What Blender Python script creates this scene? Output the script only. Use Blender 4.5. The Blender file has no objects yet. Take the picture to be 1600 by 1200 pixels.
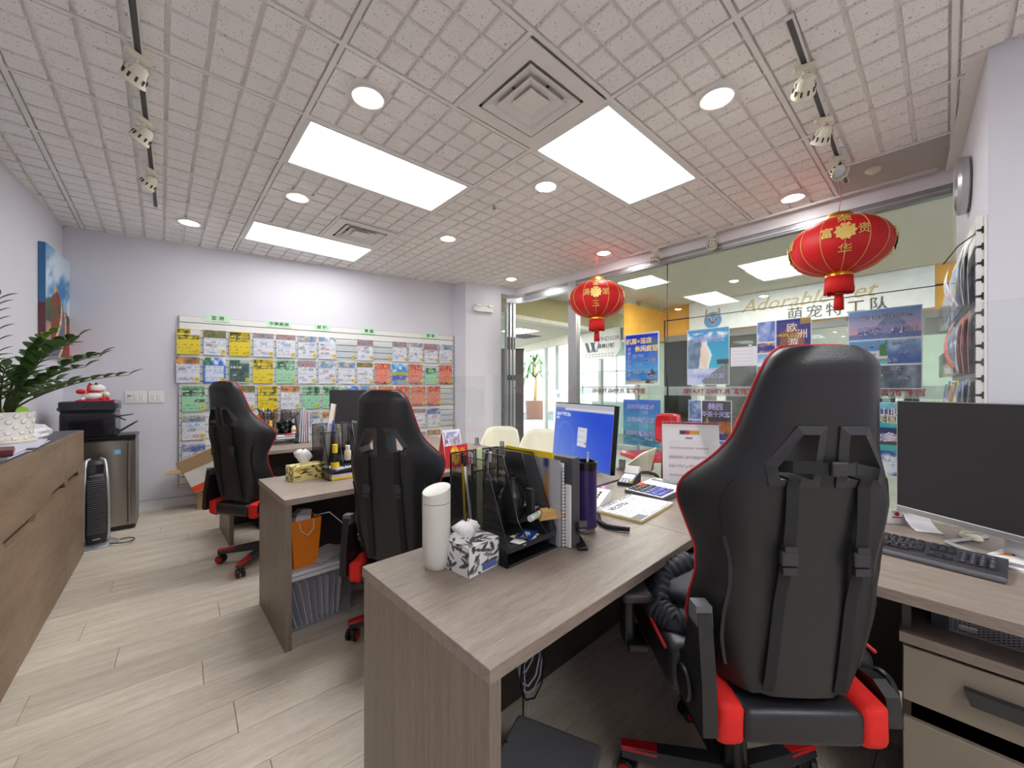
import bpy, bmesh, math, random
from mathutils import Vector, Matrix
random.seed(7)
S = bpy.context.scene
COL = S.collection
PI = math.pi
# ---------------------------------------------------------------- camera, world, exposure
EYE = 1.30                                   # eye height of the camera, metres
FPX, CX, CY = 610.0, 800.0, 606.0            # focal length and principal point in pixels of the 1600x1200 frame
YAW = math.atan(548/610)                     # the room's long axis (+Y) lies this far to the left of the optical axis
FW = Vector((math.sin(YAW), math.cos(YAW))); RT = Vector((math.cos(YAW), -math.sin(YAW)))
cam = bpy.data.cameras.new('camera'); cam.sensor_width = 36; cam.lens = FPX/1600*36
cam.shift_y = (CY-600)/1600; cam.clip_start = 0.05; cam.clip_end = 100
co = bpy.data.objects.new('camera', cam); COL.objects.link(co)
co.location = (0, 0, EYE); co.rotation_euler = (PI/2, 0, -YAW); S.camera = co
S.view_settings.view_transform = 'Standard'; S.view_settings.look = 'None'
S.view_settings.gamma = 1; S.view_settings.use_curve_mapping = False
S.view_settings.exposure = 1.15
W = bpy.data.worlds.new('sky'); S.world = W; W.use_nodes = True
W.node_tree.nodes['Background'].inputs[0].default_value = (0.80, 0.90, 1.0, 1)
W.node_tree.nodes['Background'].inputs[1].default_value = 3.0
S.cycles.max_bounces = 8; S.cycles.diffuse_bounces = 5; S.cycles.glossy_bounces = 4
S.cycles.transparent_max_bounces = 16; S.cycles.transmission_bounces = 6
S.cycles.sample_clamp_indirect = 6; S.cycles.caustics_reflective = False; S.cycles.caustics_refractive = False
TROFFER, DOWN, MALL = 8.5, 40.0, 30.0         # emission of ceiling panels, downlights and the mall's panels

def at(px, py, z=0.0):                       # where a sight line meets the height z (survey helper)
    d = (EYE-z)*FPX/(py-CY); p = (FW+RT*((px-CX)/FPX))*d
    return Vector((p.x, p.y, z))
def dep(px, d, py):                          # point at depth d along a sight line
    p = (FW+RT*((px-CX)/FPX))*d
    return Vector((p.x, p.y, EYE-(py-CY)/FPX*d))

# ---------------------------------------------------------------- colour and materials
def lin(c):
    return tuple(((v/12.92) if v <= .04045 else ((v+.055)/1.055)**2.4) for v in (x/255 for x in c))
MATS = {}
def nodes(name):
    m = bpy.data.materials.new(name); m.use_nodes = True; nt = m.node_tree
    return m, nt, nt.nodes['Principled BSDF']
def N(nt, t, **kw):
    n = nt.nodes.new(t)
    for k, v in kw.items(): setattr(n, k, v)
    return n
def setp(b, rough=.5, metal=0, spec=.5, coat=0, sheen=0):
    b.inputs['Roughness'].default_value = rough; b.inputs['Metallic'].default_value = metal
    b.inputs['Specular IOR Level'].default_value = spec
    if coat: b.inputs['Coat Weight'].default_value = coat
    if sheen: b.inputs['Sheen Weight'].default_value = sheen
def mat(name, c, rough=.5, metal=0, spec=.5, var=.06, scale=8, bump=0, bscale=200, coat=0, stretch=None, srgb=True):
    """plain surface with a little procedural variation of its colour and an optional fine relief"""
    if name in MATS: return MATS[name]
    m, nt, b = nodes(name); setp(b, rough, metal, spec, coat)
    c = lin(c) if srgb else c
    tc = N(nt, 'ShaderNodeTexCoord'); vec = tc.outputs['Object']
    if stretch:
        mp = N(nt, 'ShaderNodeMapping'); mp.inputs['Scale'].default_value = stretch
        nt.links.new(vec, mp.inputs[0]); vec = mp.outputs[0]
    nz = N(nt, 'ShaderNodeTexNoise'); nz.inputs['Scale'].default_value = scale; nz.inputs['Detail'].default_value = 5
    nt.links.new(vec, nz.inputs['Vector'])
    rp = N(nt, 'ShaderNodeValToRGB')
    rp.color_ramp.elements[0].position = .3; rp.color_ramp.elements[1].position = .7
    rp.color_ramp.elements[0].color = (*[v*(1-var) for v in c], 1); rp.color_ramp.elements[1].color = (*[min(1, v*(1+var)) for v in c], 1)
    nt.links.new(nz.outputs['Fac'], rp.inputs[0]); nt.links.new(rp.outputs[0], b.inputs['Base Color'])
    if bump:
        n2 = N(nt, 'ShaderNodeTexNoise'); n2.inputs['Scale'].default_value = bscale; n2.inputs['Detail'].default_value = 3
        nt.links.new(vec, n2.inputs['Vector'])
        bp = N(nt, 'ShaderNodeBump'); bp.inputs['Strength'].default_value = bump; bp.inputs['Distance'].default_value = .002
        nt.links.new(n2.outputs['Fac'], bp.inputs['Height']); nt.links.new(bp.outputs[0], b.inputs['Normal'])
    MATS[name] = m; return m
def wood(name, c1, c2, stretch, rough=.45, scale=3.0, streak=.6, c3=None):
    """wood laminate: long noise streaks along one axis (small stretch value = long)"""
    m, nt, b = nodes(name); setp(b, rough, 0, .4)
    tc = N(nt, 'ShaderNodeTexCoord'); oi = N(nt, 'ShaderNodeObjectInfo')
    ad = N(nt, 'ShaderNodeVectorMath', operation='ADD'); mu = N(nt, 'ShaderNodeVectorMath', operation='SCALE')
    cb = N(nt, 'ShaderNodeCombineXYZ'); nt.links.new(oi.outputs['Random'], cb.inputs[0]); nt.links.new(oi.outputs['Random'], cb.inputs[1])
    mu.inputs['Scale'].default_value = 37; nt.links.new(cb.outputs[0], mu.inputs[0])
    nt.links.new(tc.outputs['Object'], ad.inputs[0]); nt.links.new(mu.outputs[0], ad.inputs[1])
    mp = N(nt, 'ShaderNodeMapping'); mp.inputs['Scale'].default_value = stretch; nt.links.new(ad.outputs[0], mp.inputs[0])
    a = N(nt, 'ShaderNodeTexNoise'); a.inputs['Scale'].default_value = scale; a.inputs['Detail'].default_value = 6; a.inputs['Roughness'].default_value = .62
    d = N(nt, 'ShaderNodeTexNoise'); d.inputs['Scale'].default_value = scale*9; d.inputs['Detail'].default_value = 4
    nt.links.new(mp.outputs[0], a.inputs['Vector']); nt.links.new(mp.outputs[0], d.inputs['Vector'])
    mx = N(nt, 'ShaderNodeMix'); mx.inputs[0].default_value = 1-streak
    nt.links.new(a.outputs['Fac'], mx.inputs[2]); nt.links.new(d.outputs['Fac'], mx.inputs[3])
    rp = N(nt, 'ShaderNodeValToRGB'); e = rp.color_ramp.elements
    e[0].position = .36; e[1].position = .64; e[0].color = (*lin(c1), 1); e[1].color = (*lin(c2), 1)
    nt.links.new(mx.outputs[0], rp.inputs[0])
    hv = N(nt, 'ShaderNodeHueSaturation'); mr = N(nt, 'ShaderNodeMapRange')
    mr.inputs[3].default_value = .93; mr.inputs[4].default_value = 1.07
    nt.links.new(oi.outputs['Random'], mr.inputs[0]); nt.links.new(mr.outputs[0], hv.inputs['Value'])
    nt.links.new(rp.outputs[0], hv.inputs['Color']); nt.links.new(hv.outputs[0], b.inputs['Base Color'])
    MATS[name] = m; return m
def emit(name, c, s):
    m, nt, b = nodes(name); b.inputs['Base Color'].default_value = (.8, .8, .8, 1)
    b.inputs['Emission Color'].default_value = (*c, 1); b.inputs['Emission Strength'].default_value = s
    MATS[name] = m; return m
def glass(name, tint=(1, 1, 1), refl=1.0, rough=0.0, haze=0.0, hazec=(.8, .85, .85)):
    """thin pane: clear transmission with Fresnel reflection, optionally a milky part"""
    m, nt, b = nodes(name); nt.nodes.remove(b); out = nt.nodes['Material Output']
    tr = N(nt, 'ShaderNodeBsdfTransparent'); tr.inputs[0].default_value = (*tint, 1)
    gl = N(nt, 'ShaderNodeBsdfGlossy'); gl.inputs['Roughness'].default_value = rough
    ge = N(nt, 'ShaderNodeNewGeometry'); dt = N(nt, 'ShaderNodeVectorMath', operation='DOT_PRODUCT')
    nt.links.new(ge.outputs['Normal'], dt.inputs[0]); nt.links.new(ge.outputs['Incoming'], dt.inputs[1])
    ab = N(nt, 'ShaderNodeMath', operation='ABSOLUTE'); nt.links.new(dt.outputs['Value'], ab.inputs[0])
    om = N(nt, 'ShaderNodeMath', operation='SUBTRACT'); om.inputs[0].default_value = 1; nt.links.new(ab.outputs[0], om.inputs[1])
    pw = N(nt, 'ShaderNodeMath', operation='POWER'); pw.inputs[1].default_value = 5; nt.links.new(om.outputs[0], pw.inputs[0])
    ml = N(nt, 'ShaderNodeMath', operation='MULTIPLY_ADD'); ml.inputs[1].default_value = .9*refl; ml.inputs[2].default_value = .04*refl
    nt.links.new(pw.outputs[0], ml.inputs[0])      # Schlick's reflectance of each face of the sheet
    mx = N(nt, 'ShaderNodeMixShader'); nt.links.new(ml.outputs[0], mx.inputs[0])
    base = tr.outputs[0]
    if haze:
        df = N(nt, 'ShaderNodeBsdfDiffuse'); df.inputs[0].default_value = (*hazec, 1)
        m2 = N(nt, 'ShaderNodeMixShader'); m2.inputs[0].default_value = haze
        nt.links.new(tr.outputs[0], m2.inputs[1]); nt.links.new(df.outputs[0], m2.inputs[2]); base = m2.outputs[0]
    nt.links.new(base, mx.inputs[1]); nt.links.new(gl.outputs[0], mx.inputs[2]); nt.links.new(mx.outputs[0], out.inputs[0])
    MATS[name] = m; return m
def meshmetal(name, c, pitch=.0032, hole=.25):
    """fine perforated sheet metal: dots of nothing in a painted sheet"""
    m, nt, b = nodes(name); setp(b, .45, .3); b.inputs['Base Color'].default_value = (*lin(c), 1)
    tc = N(nt, 'ShaderNodeTexCoord'); sp = N(nt, 'ShaderNodeSeparateXYZ'); nt.links.new(tc.outputs['Object'], sp.inputs[0])
    hs = []
    for ax in (0, 1, 2):
        mu = N(nt, 'ShaderNodeMath', operation='MULTIPLY'); mu.inputs[1].default_value = PI/pitch
        sn = N(nt, 'ShaderNodeMath', operation='SINE'); ab = N(nt, 'ShaderNodeMath', operation='ABSOLUTE')
        nt.links.new(sp.outputs[ax], mu.inputs[0]); nt.links.new(mu.outputs[0], sn.inputs[0]); nt.links.new(sn.outputs[0], ab.inputs[0]); hs.append(ab)
    a1 = N(nt, 'ShaderNodeMath', operation='MAXIMUM'); nt.links.new(hs[0].outputs[0], a1.inputs[0]); nt.links.new(hs[1].outputs[0], a1.inputs[1])
    a2 = N(nt, 'ShaderNodeMath', operation='MULTIPLY'); nt.links.new(a1.outputs[0], a2.inputs[0]); nt.links.new(hs[2].outputs[0], a2.inputs[1])
    gt = N(nt, 'ShaderNodeMath', operation='LESS_THAN'); gt.inputs[1].default_value = 1-hole*1.6; nt.links.new(a2.outputs[0], gt.inputs[0])
    nt.links.new(gt.outputs[0], b.inputs['Alpha'])
    MATS[name] = m; return m
# flat print: the colours of a printed sheet, stored per vertex
def mk_print(name, rough, coat=0):
    m, nt, b = nodes(name); setp(b, rough, 0, .4, coat)
    at_ = N(nt, 'ShaderNodeVertexColor', layer_name='ink'); nt.links.new(at_.outputs[0], b.inputs['Base Color'])
    MATS[name] = m; return m
mk_print('printed paper', .45); mk_print('printed canvas', .7)
m, nt, b = nodes('lit screen'); setp(b, .25)
a_ = N(nt, 'ShaderNodeVertexColor', layer_name='ink'); b.inputs['Base Color'].default_value = (.01, .01, .01, 1)
nt.links.new(a_.outputs[0], b.inputs['Emission Color']); b.inputs['Emission Strength'].default_value = .38; MATS['lit screen'] = m

mat('wall paint', (216, 215, 224), .75, var=.012, scale=2, bump=.03, bscale=300)
mat('white trim', (226, 225, 230), .4, var=.01)
mat('ceiling tile', (240, 237, 235), .9, var=.02)
m = MATS['ceiling tile']; nt = m.node_tree; b = nt.nodes['Principled BSDF']   # pin holes of the mineral fibre
tc = N(nt, 'ShaderNodeTexCoord'); mp = N(nt, 'ShaderNodeMapping'); mp.inputs['Scale'].default_value = (1, .55, 1)
vo = N(nt, 'ShaderNodeTexVoronoi'); vo.inputs['Scale'].default_value = 130; nz = N(nt, 'ShaderNodeTexNoise'); nz.inputs['Scale'].default_value = 55
nt.links.new(tc.outputs['Object'], mp.inputs[0]); nt.links.new(mp.outputs[0], vo.inputs['Vector']); nt.links.new(tc.outputs['Object'], nz.inputs['Vector'])
sm = N(nt, 'ShaderNodeMath', operation='ADD'); nt.links.new(vo.outputs['Distance'], sm.inputs[0]); nt.links.new(nz.outputs['Fac'], sm.inputs[1])
rp = N(nt, 'ShaderNodeValToRGB'); e = rp.color_ramp.elements; e[0].position = .60; e[1].position = .68
e[0].color = (*lin((166, 160, 154)), 1); e[1].color = (*lin((242, 239, 237)), 1)
nt.links.new(sm.outputs[0], rp.inputs[0]); nt.links.new(rp.outputs[0], b.inputs['Base Color'])
mat('ceiling grid paint', (234, 231, 228), .6, var=.015)
mat('tile groove', (226, 221, 216), .95, var=.03)
wood('floor oak', (186, 174, 157), (218, 208, 192), (1.1, 9, 1), .5, 2.2, .6)
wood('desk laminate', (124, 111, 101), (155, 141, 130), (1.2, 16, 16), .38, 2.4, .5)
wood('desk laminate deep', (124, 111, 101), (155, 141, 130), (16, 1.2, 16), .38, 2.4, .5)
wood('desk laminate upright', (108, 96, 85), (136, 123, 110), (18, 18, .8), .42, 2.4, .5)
wood('cabinet oak', (116, 95, 76), (146, 123, 100), (9, .9, 7), .5, 1.6, .65)
mat('charcoal board', (80, 80, 84), .5)
mat('dark board', (58, 52, 48), .5)
mat('leather', (33, 33, 36), .4, spec=.45, var=.05, bump=.25, bscale=260)
mat('leather side', (33, 33, 36), .42, spec=.45, var=.05, bump=.25, bscale=260)
mat('red fabric', (214, 28, 22), .75, var=.06, scale=40, bump=.2, bscale=500)
mat('red piping', (186, 22, 26), .5)
mat('strap web', (22, 22, 24), .8, bump=.3, bscale=700)
mat('black plastic', (26, 26, 29), .4)
mat('grey plastic', (92, 92, 96), .4)
mat('dark plastic', (44, 44, 48), .45)
mat('satin black', (16, 16, 18), .3)
mat('bright metal', (200, 200, 202), .25, metal=1, var=.02)
mat('brushed steel', (150, 145, 138), .32, metal=1, var=.05, stretch=(30, 30, .6))
mat('aluminium', (196, 197, 200), .35, metal=.8, var=.02)
mat('grey aluminium', (156, 156, 160), .4, metal=.6, var=.02)
mat('white plastic', (232, 231, 228), .35, var=.01)
mat('tumbler grey', (206, 204, 196), .4, var=.01)
mat('cream plastic', (226, 220, 200), .45, var=.01)
mat('cream shell', (234, 228, 206), .35, var=.015)
mat('white enamel', (228, 227, 224), .4, var=.01)
mat('vent paint', (232, 229, 226), .5, var=.02)
mat('duct dark', (66, 64, 66), .8)
mat('paper', (238, 236, 238), .8, var=.02)
mat('cardboard', (178, 148, 112), .85, var=.06, stretch=(1, 1, 20))
mat('orange', (236, 128, 24), .6); mat('box orange', (232, 76, 34), .6)
mat('gold', (226, 172, 60), .3, metal=.9, var=.05); mat('gold ink', (226, 190, 104), .45, metal=.2)
mat('lantern red', (206, 14, 22), .55, var=.04, bump=.1, bscale=400)
mat('fringe red', (214, 26, 24), .7, var=.12, stretch=(60, 60, 2))
mat('magenta', (190, 30, 130), .6)
mat('pale green card', (196, 236, 200), .7); mat('ink black', (20, 20, 22), .6); mat('ink red', (196, 54, 58), .6)
mat('ink white', (246, 246, 250), .6); mat('ink yellow', (250, 214, 40), .6); mat('ink navy', (40, 40, 130), .6); mat('ink violet', (96, 84, 190), .6)
mat('sticker yellow', (232, 206, 40), .6)
mat('leaf green', (72, 106, 52), .4, var=.25, scale=6); mat('leaf young', (134, 178, 44), .4, var=.15, scale=6)
mat('stem green', (70, 84, 40), .6)
mat('soil', (50, 40, 32), .95)
mat('pot ceramic', (240, 236, 228), .35, var=.02)
mat('red glossy', (196, 34, 44), .25, coat=.5, var=.04)
mat('purple enamel', (52, 34, 92), .3, var=.04)
mat('mall floor', (132, 132, 124), .5, var=.16, scale=3, stretch=(6, .8, 1))
mat('mall ceiling', (204, 200, 186), .85, var=.03); mat('mall olive', (176, 168, 128), .8, var=.02)
mat('mall orange', (226, 170, 70), .6, var=.03); mat('mall grey', (124, 122, 118), .7); mat('mall dark', (84, 78, 80), .6)
mat('mall cream', (222, 218, 206), .7); mat('sign white', (228, 230, 230), .5)
mat('shop green', (176, 196, 176), .7)
glass('clear glass', (.95, .97, .96), 1.0); glass('acrylic', (.97, .98, .99), .6); glass('shield acrylic', (.97, .98, .98), 1.0)
glass('frosted band', (.9, .92, .92), .5, .3, .35)
glass('shop glass', (.90, .95, .94), .5)
glass('clear bin plastic', (.86, .87, .9), .6, .2, .14, (.8, .82, .88))
meshmetal('black mesh', (44, 44, 47), hole=.42)
emit('troffer diffuser', (.97, .985, 1.0), TROFFER); emit('troffer diffuser dimmed', (.98, .99, 1.0), TROFFER*.55); emit('lamp lens', (1.0, .97, .93), DOWN); emit('mall panel', (1, .97, .9), MALL)

# ---------------------------------------------------------------- mesh building
class B:
    def __init__(s): s.v = []; s.f = []
    def add(s, vs, fs):
        n = len(s.v); s.v += [Vector(v) for v in vs]; s.f += [tuple(i+n for i in f) for f in fs]; return s
    def box(s, x0, x1, y0, y1, z0, z1, M=None):
        vs = [Vector((x, y, z)) for z in (z0, z1) for y in (y0, y1) for x in (x0, x1)]
        if M: vs = [M @ v for v in vs]
        return s.add(vs, [(0, 2, 3, 1), (4, 5, 7, 6), (0, 1, 5, 4), (2, 6, 7, 3), (0, 4, 6, 2), (1, 3, 7, 5)])
    def prism(s, poly, d0, d1, axis='z', M=None):
        """polygon extruded from d0 to d1 along an axis: z (poly=xy), y (poly=xz), x (poly=yz)"""
        n = len(poly)
        def p(a, b, d): return {'z': (a, b, d), 'y': (a, d, b), 'x': (d, a, b)}[axis]
        vs = [Vector(p(a, b, d0)) for a, b in poly]+[Vector(p(a, b, d1)) for a, b in poly]
        if M: vs = [M @ v for v in vs]
        fs = [tuple(range(n))[::-1], tuple(range(n, 2*n))]+[(i, (i+1) % n, n+(i+1) % n, n+i) for i in range(n)]
        return s.add(vs, fs)
    def ring(s, po, pi, d0, d1, axis='y', M=None):
        """frame between an outer and an inner polygon with the same number of corners"""
        n = len(po)
        def p(a, b, d): return {'z': (a, b, d), 'y': (a, d, b), 'x': (d, a, b)}[axis]
        vs = [Vector(p(a, b, d)) for poly, d in ((po, d0), (pi, d0), (po, d1), (pi, d1)) for a, b in poly]
        if M: vs = [M @ v for v in vs]
        fs = []
        for i in range(n):
            j = (i+1) % n
            fs += [(i, j, n+j, n+i), (2*n+i, 3*n+i, 3*n+j, 2*n+j), (i, 2*n+i, 2*n+j, j), (n+i, n+j, 3*n+j, 3*n+i)]
        return s.add(vs, fs)
    def cyl(s, p0, p1, r0, r1=None, n=16, caps=True):
        return s.loft([p0, p1], [r0, r0 if r1 is None else r1], n, caps)
    def loft(s, pts, rs, n=10, caps=True, close=False):
        """round tube through points with a radius at each"""
        pts = [Vector(p) for p in pts]
        if not isinstance(rs, (list, tuple)): rs = [rs]*len(pts)
        t0 = (pts[1]-pts[0]).normalized(); up = Vector((0, 0, 1)) if abs(t0.z) < .9 else Vector((1, 0, 0))
        a = t0.cross(up).normalized(); vs = []; K = len(pts)
        for i, p in enumerate(pts):
            if close: t = (pts[(i+1) % K]-pts[i-1])
            else: t = pts[min(i+1, K-1)]-pts[max(i-1, 0)]
            if t.length < 1e-9: t = t0
            t.normalize(); a = (a-t*a.dot(t))
            if a.length < 1e-6: a = t.orthogonal()
            a.normalize(); b_ = t.cross(a)
            vs += [p+(a*math.cos(2*PI*k/n)+b_*math.sin(2*PI*k/n))*rs[i] for k in range(n)]
        fs = [(i*n+k, i*n+(k+1) % n, ((i+1) % K)*n+(k+1) % n, ((i+1) % K)*n+k) for i in range(K if close else K-1) for k in range(n)]
        if caps and not close: fs += [tuple(range(n))[::-1], tuple(range((K-1)*n, K*n))]
        return s.add(vs, fs)
    def lathe(s, prof, n=24, c=(0, 0, 0), axis='z', sx=1, sy=1):
        c = Vector(c); vs = []
        for r, z in prof:
            for k in range(n):
                x, y = r*math.cos(2*PI*k/n)*sx, r*math.sin(2*PI*k/n)*sy
                vs.append(c+Vector({'z': (x, y, z), 'y': (x, z, y), 'x': (z, x, y)}[axis]))
        K = len(prof); fs = [(i*n+k, i*n+(k+1) % n, (i+1)*n+(k+1) % n, (i+1)*n+k) for i in range(K-1) for k in range(n)]
        if K == 2: return s.add(vs, fs)
        if prof[0][0] > 1e-6: fs.append(tuple(range(n))[::-1])
        if prof[-1][0] > 1e-6: fs.append(tuple(range((K-1)*n, K*n)))
        return s.add(vs, fs)
    def ribbon(s, pts, wvec, w, th, nvec=None):
        """flat band of width w (along wvec) and thickness th through points"""
        pts = [Vector(p) for p in pts]; wv = Vector(wvec).normalized(); vs = []; K = len(pts)
        for i, p in enumerate(pts):
            t = (pts[min(i+1, K-1)]-pts[max(i-1, 0)]).normalized(); nn = t.cross(wv).normalized()
            vs += [p-wv*w/2-nn*th/2, p+wv*w/2-nn*th/2, p+wv*w/2+nn*th/2, p-wv*w/2+nn*th/2]
        fs = [(i*4+k, i*4+(k+1) % 4, (i+1)*4+(k+1) % 4, (i+1)*4+k) for i in range(K-1) for k in range(4)]
        fs += [(3, 2, 1, 0), tuple((K-1)*4+k for k in range(4))]
        return s.add(vs, fs)
    def rbox(s, x0, x1, y0, y1, z0, z1, r=.01, seg=2, M=None):
        bm = bmesh.new(); bmesh.ops.create_cube(bm, size=1)
        for v in bm.verts: v.co = Vector(((x0+x1)/2+v.co.x*(x1-x0), (y0+y1)/2+v.co.y*(y1-y0), (z0+z1)/2+v.co.z*(z1-z0)))
        bmesh.ops.bevel(bm, geom=bm.edges[:], offset=r, segments=seg, profile=.5, affect='EDGES')
        bm.verts.index_update(); vs = [v.co.copy() for v in bm.verts]
        if M: vs = [M @ v for v in vs]
        fs = [tuple(v.index for v in f.verts) for f in bm.faces]; bm.free()
        return s.add(vs, fs)
    def mesh(s, name, m=None, smooth=False, fix=True):
        me = bpy.data.meshes.new(name); me.from_pydata([tuple(v) for v in s.v], [], s.f)
        if fix:
            bm = bmesh.new(); bm.from_mesh(me); bmesh.ops.recalc_face_normals(bm, faces=bm.faces[:]); bm.to_mesh(me); bm.free()
        if m: me.materials.append(MATS[m] if isinstance(m, str) else m)
        if smooth:
            me.shade_smooth()
            if smooth != 'all': me.set_sharp_from_angle(angle=math.radians(38 if smooth is True else smooth))
        return me
    def obj(s, name, m, parent=None, smooth=False, loc=None, rot=None, fix=True, **tags):
        return place(name, s.mesh(name, m, smooth, fix), parent, loc, rot, **tags)
def place(name, me, parent=None, loc=None, rot=None, **tags):
    o = bpy.data.objects.new(name, me); COL.objects.link(o)
    if parent: o.parent = parent
    if loc is not None: o.location = loc
    if rot is not None: o.rotation_euler = rot if isinstance(rot, (tuple, list)) else (0, 0, rot)
    for k, v in tags.items(): o[k] = v
    return o
def thing(name, label, category, loc=(0, 0, 0), rot=0, group=None):
    o = bpy.data.objects.new(name, None); COL.objects.link(o); o.empty_display_size = .05
    o.location = loc; o.rotation_euler = rot if isinstance(rot, (tuple, list)) else (0, 0, rot)
    o['label'] = label; o['category'] = category
    if group: o['group'] = group
    return o
def dup(root, label, loc, rot=0, group=None):
    """copy a thing with its parts and sub-parts"""
    def cp(o, par):
        c = o.copy(); COL.objects.link(c)
        if par: c.parent = par
        for ch in [x for x in KIDS.get(o.name, [])]: cp(ch, c)
        return c
    KIDS = {}
    for x in COL.objects:
        if x.parent: KIDS.setdefault(x.parent.name, []).append(x)
    r = cp(root, None); r['label'] = label; r.location = loc
    r.rotation_euler = rot if isinstance(rot, (tuple, list)) else (0, 0, rot)
    if group: r['group'] = group
    return r
def struct(o): o['kind'] = 'structure'; return o

# ---------------------------------------------------------------- printed sheets and lettering
def hsh(i, j, s): 
    n = (i*374761393+j*668265263+s*974634777) & 0xffffffff
    n = ((n ^ (n >> 13))*1274126177) & 0xffffffff
    return ((n ^ (n >> 16)) & 0xffff)/65535
def vn(x, y, s=0):
    i, j = math.floor(x), math.floor(y); fx, fy = x-i, y-j; fx = fx*fx*(3-2*fx); fy = fy*fy*(3-2*fy)
    return (hsh(i, j, s)*(1-fx)+hsh(i+1, j, s)*fx)*(1-fy)+(hsh(i, j+1, s)*(1-fx)+hsh(i+1, j+1, s)*fx)*fy
def fbm(x, y, s=0): return vn(x, y, s)*.55+vn(x*2.1, y*2.1, s+1)*.28+vn(x*4.3, y*4.3, s+2)*.17
def mixc(a, b, t): t = max(0, min(1, t)); return tuple(p*(1-t)+q*t for p, q in zip(a, b))
def sheet(name, w, h, nx, ny, fn, parent=None, loc=None, rot=None, m='printed paper', th=.0012, shape=None, **tags):
    """printed sheet in the local XZ plane, face towards -Y, centred on x, bottom at z=0; fn(u,v)->sRGB colour 0-255"""
    vs = []; cs = []
    for j in range(ny+1):
        for i in range(nx+1):
            u, v = i/nx, j/ny; p = Vector(((u-.5)*w, 0, v*h))
            if shape: p = shape(u, v, p)
            vs.append(p); cs.append((*lin(fn(u, v)), 1))
    fs = [(j*(nx+1)+i, j*(nx+1)+i+1, (j+1)*(nx+1)+i+1, (j+1)*(nx+1)+i) for j in range(ny) for i in range(nx)]
    n = len(vs); bd = [i for i in range(nx+1)]+[(j*(nx+1)+nx) for j in range(1, ny+1)]+[ny*(nx+1)+i for i in range(nx-1, -1, -1)]+[j*(nx+1) for j in range(ny-1, 0, -1)]
    vs += [vs[k]+Vector((0, th, 0)) for k in bd]; cs += [(.8, .8, .8, 1)]*len(bd); K = len(bd)
    fs += [(bd[k], n+k, n+(k+1) % K, bd[(k+1) % K]) for k in range(K)]
    if not shape: fs += [tuple(range(n, n+K))[::-1]]
    me = bpy.data.meshes.new(name); me.from_pydata([tuple(v) for v in vs], [], fs)
    ca = me.color_attributes.new('ink', 'FLOAT_COLOR', 'POINT')
    ca.data.foreach_set('color', [x for c in cs for x in c]); me.materials.append(MATS[m])
    return place(name, me, parent, loc, rot, **tags)
TEXTQ = []
def text(body, size, m, parent, loc, name='lettering', rot=(PI/2, 0, 0), align='CENTER', ext=.0006, off=0.0, shear=0, sx=1.0, spacing=1.0, line=1.0):
    """lettering laid on a surface (default: upright, readable from -Y); meshed in one go at the end"""
    cu = bpy.data.curves.new(name, 'FONT'); cu.body = body; cu.size = size; cu.align_x = align; cu.align_y = 'CENTER'
    cu.extrude = ext; cu.offset = off; cu.shear = shear; cu.space_character = spacing; cu.space_line = line; cu.resolution_u = 2
    o = bpy.data.objects.new(name, cu); COL.objects.link(o); o.parent = parent
    o.location = loc; o.rotation_euler = rot; o.scale = (sx, 1, 1); TEXTQ.append((o, m)); return o
def flush_text():
    bpy.context.view_layer.update(); dg = bpy.context.evaluated_depsgraph_get(); out = []
    for o, m in TEXTQ: out.append(bpy.data.meshes.new_from_object(o.evaluated_get(dg)))
    for (o, m), me in zip(TEXTQ, out):
        me.materials.clear(); me.materials.append(MATS[m]); nm = o.data.name.split('.')[0]; par = o.parent
        lo, ro, sc = o.location.copy(), o.rotation_euler.copy(), o.scale.copy(); cu = o.data
        bpy.data.objects.remove(o); bpy.data.curves.remove(cu)
        n = place(nm, me, par, lo, tuple(ro)); n.scale = sc
    TEXTQ.clear()
# ================================================================ THE ROOM
ZC = 2.895                                      # ceiling height
LW = (Vector((-.809, 4.857)), Vector((.0905, .9959)))          # left wall: point, direction
BW = (Vector((-.187, 5.725)), Vector((.9851, -.1719)))         # back wall
def lw(y): return LW[0].x+LW[1].x/LW[1].y*(y-LW[0].y)
def bw(s, off=0.0):
    p = BW[0]+BW[1]*s; n = Vector((-.1719, -.9851)); return p+n*off
BROT = math.atan2(-.1719, .9851)
cornerL = Vector((-.722, 5.819)); cornerB = Vector((3.36, 5.106))
def slab(p, q, z0, z1, t):                      # wall panel from p to q, thickness t to the left of the direction p->q
    d = (Vector(q)-Vector(p)).normalized(); n = Vector((-d.y, d.x))*t
    a, b_ = Vector(p), Vector(q)
    return B().prism([tuple(a), tuple(b_), tuple(b_+n), tuple(a+n)], z0, z1)
struct(slab((lw(-3.4), -3.4), cornerL+LW[1]*.1, 0, ZC+.1, .12).obj('wall_left', 'wall paint'))
struct(slab(cornerL-BW[1]*.0, cornerB+BW[1]*.05, 0, ZC+.1, .12).obj('wall_back', 'wall paint'))
# pillar in the far right corner, with the header it carries over the door
c1 = Vector((3.413, 4.845)); jamb = Vector((4.001, 4.711)); c2 = Vector((4.36, 4.629))
struct(B().prism([(3.36, 5.106), tuple(c1), tuple(jamb), (4.06, 4.97), (4.06, 5.3), (3.38, 5.3)], 0, ZC+.1).obj('wall_pillar', 'wall paint'))
struct(B().prism([tuple(jamb), tuple(c2), (4.42, 4.9), (4.06, 4.97)], 2.79, ZC+.1).obj('wall_header', 'wall paint'))
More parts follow.
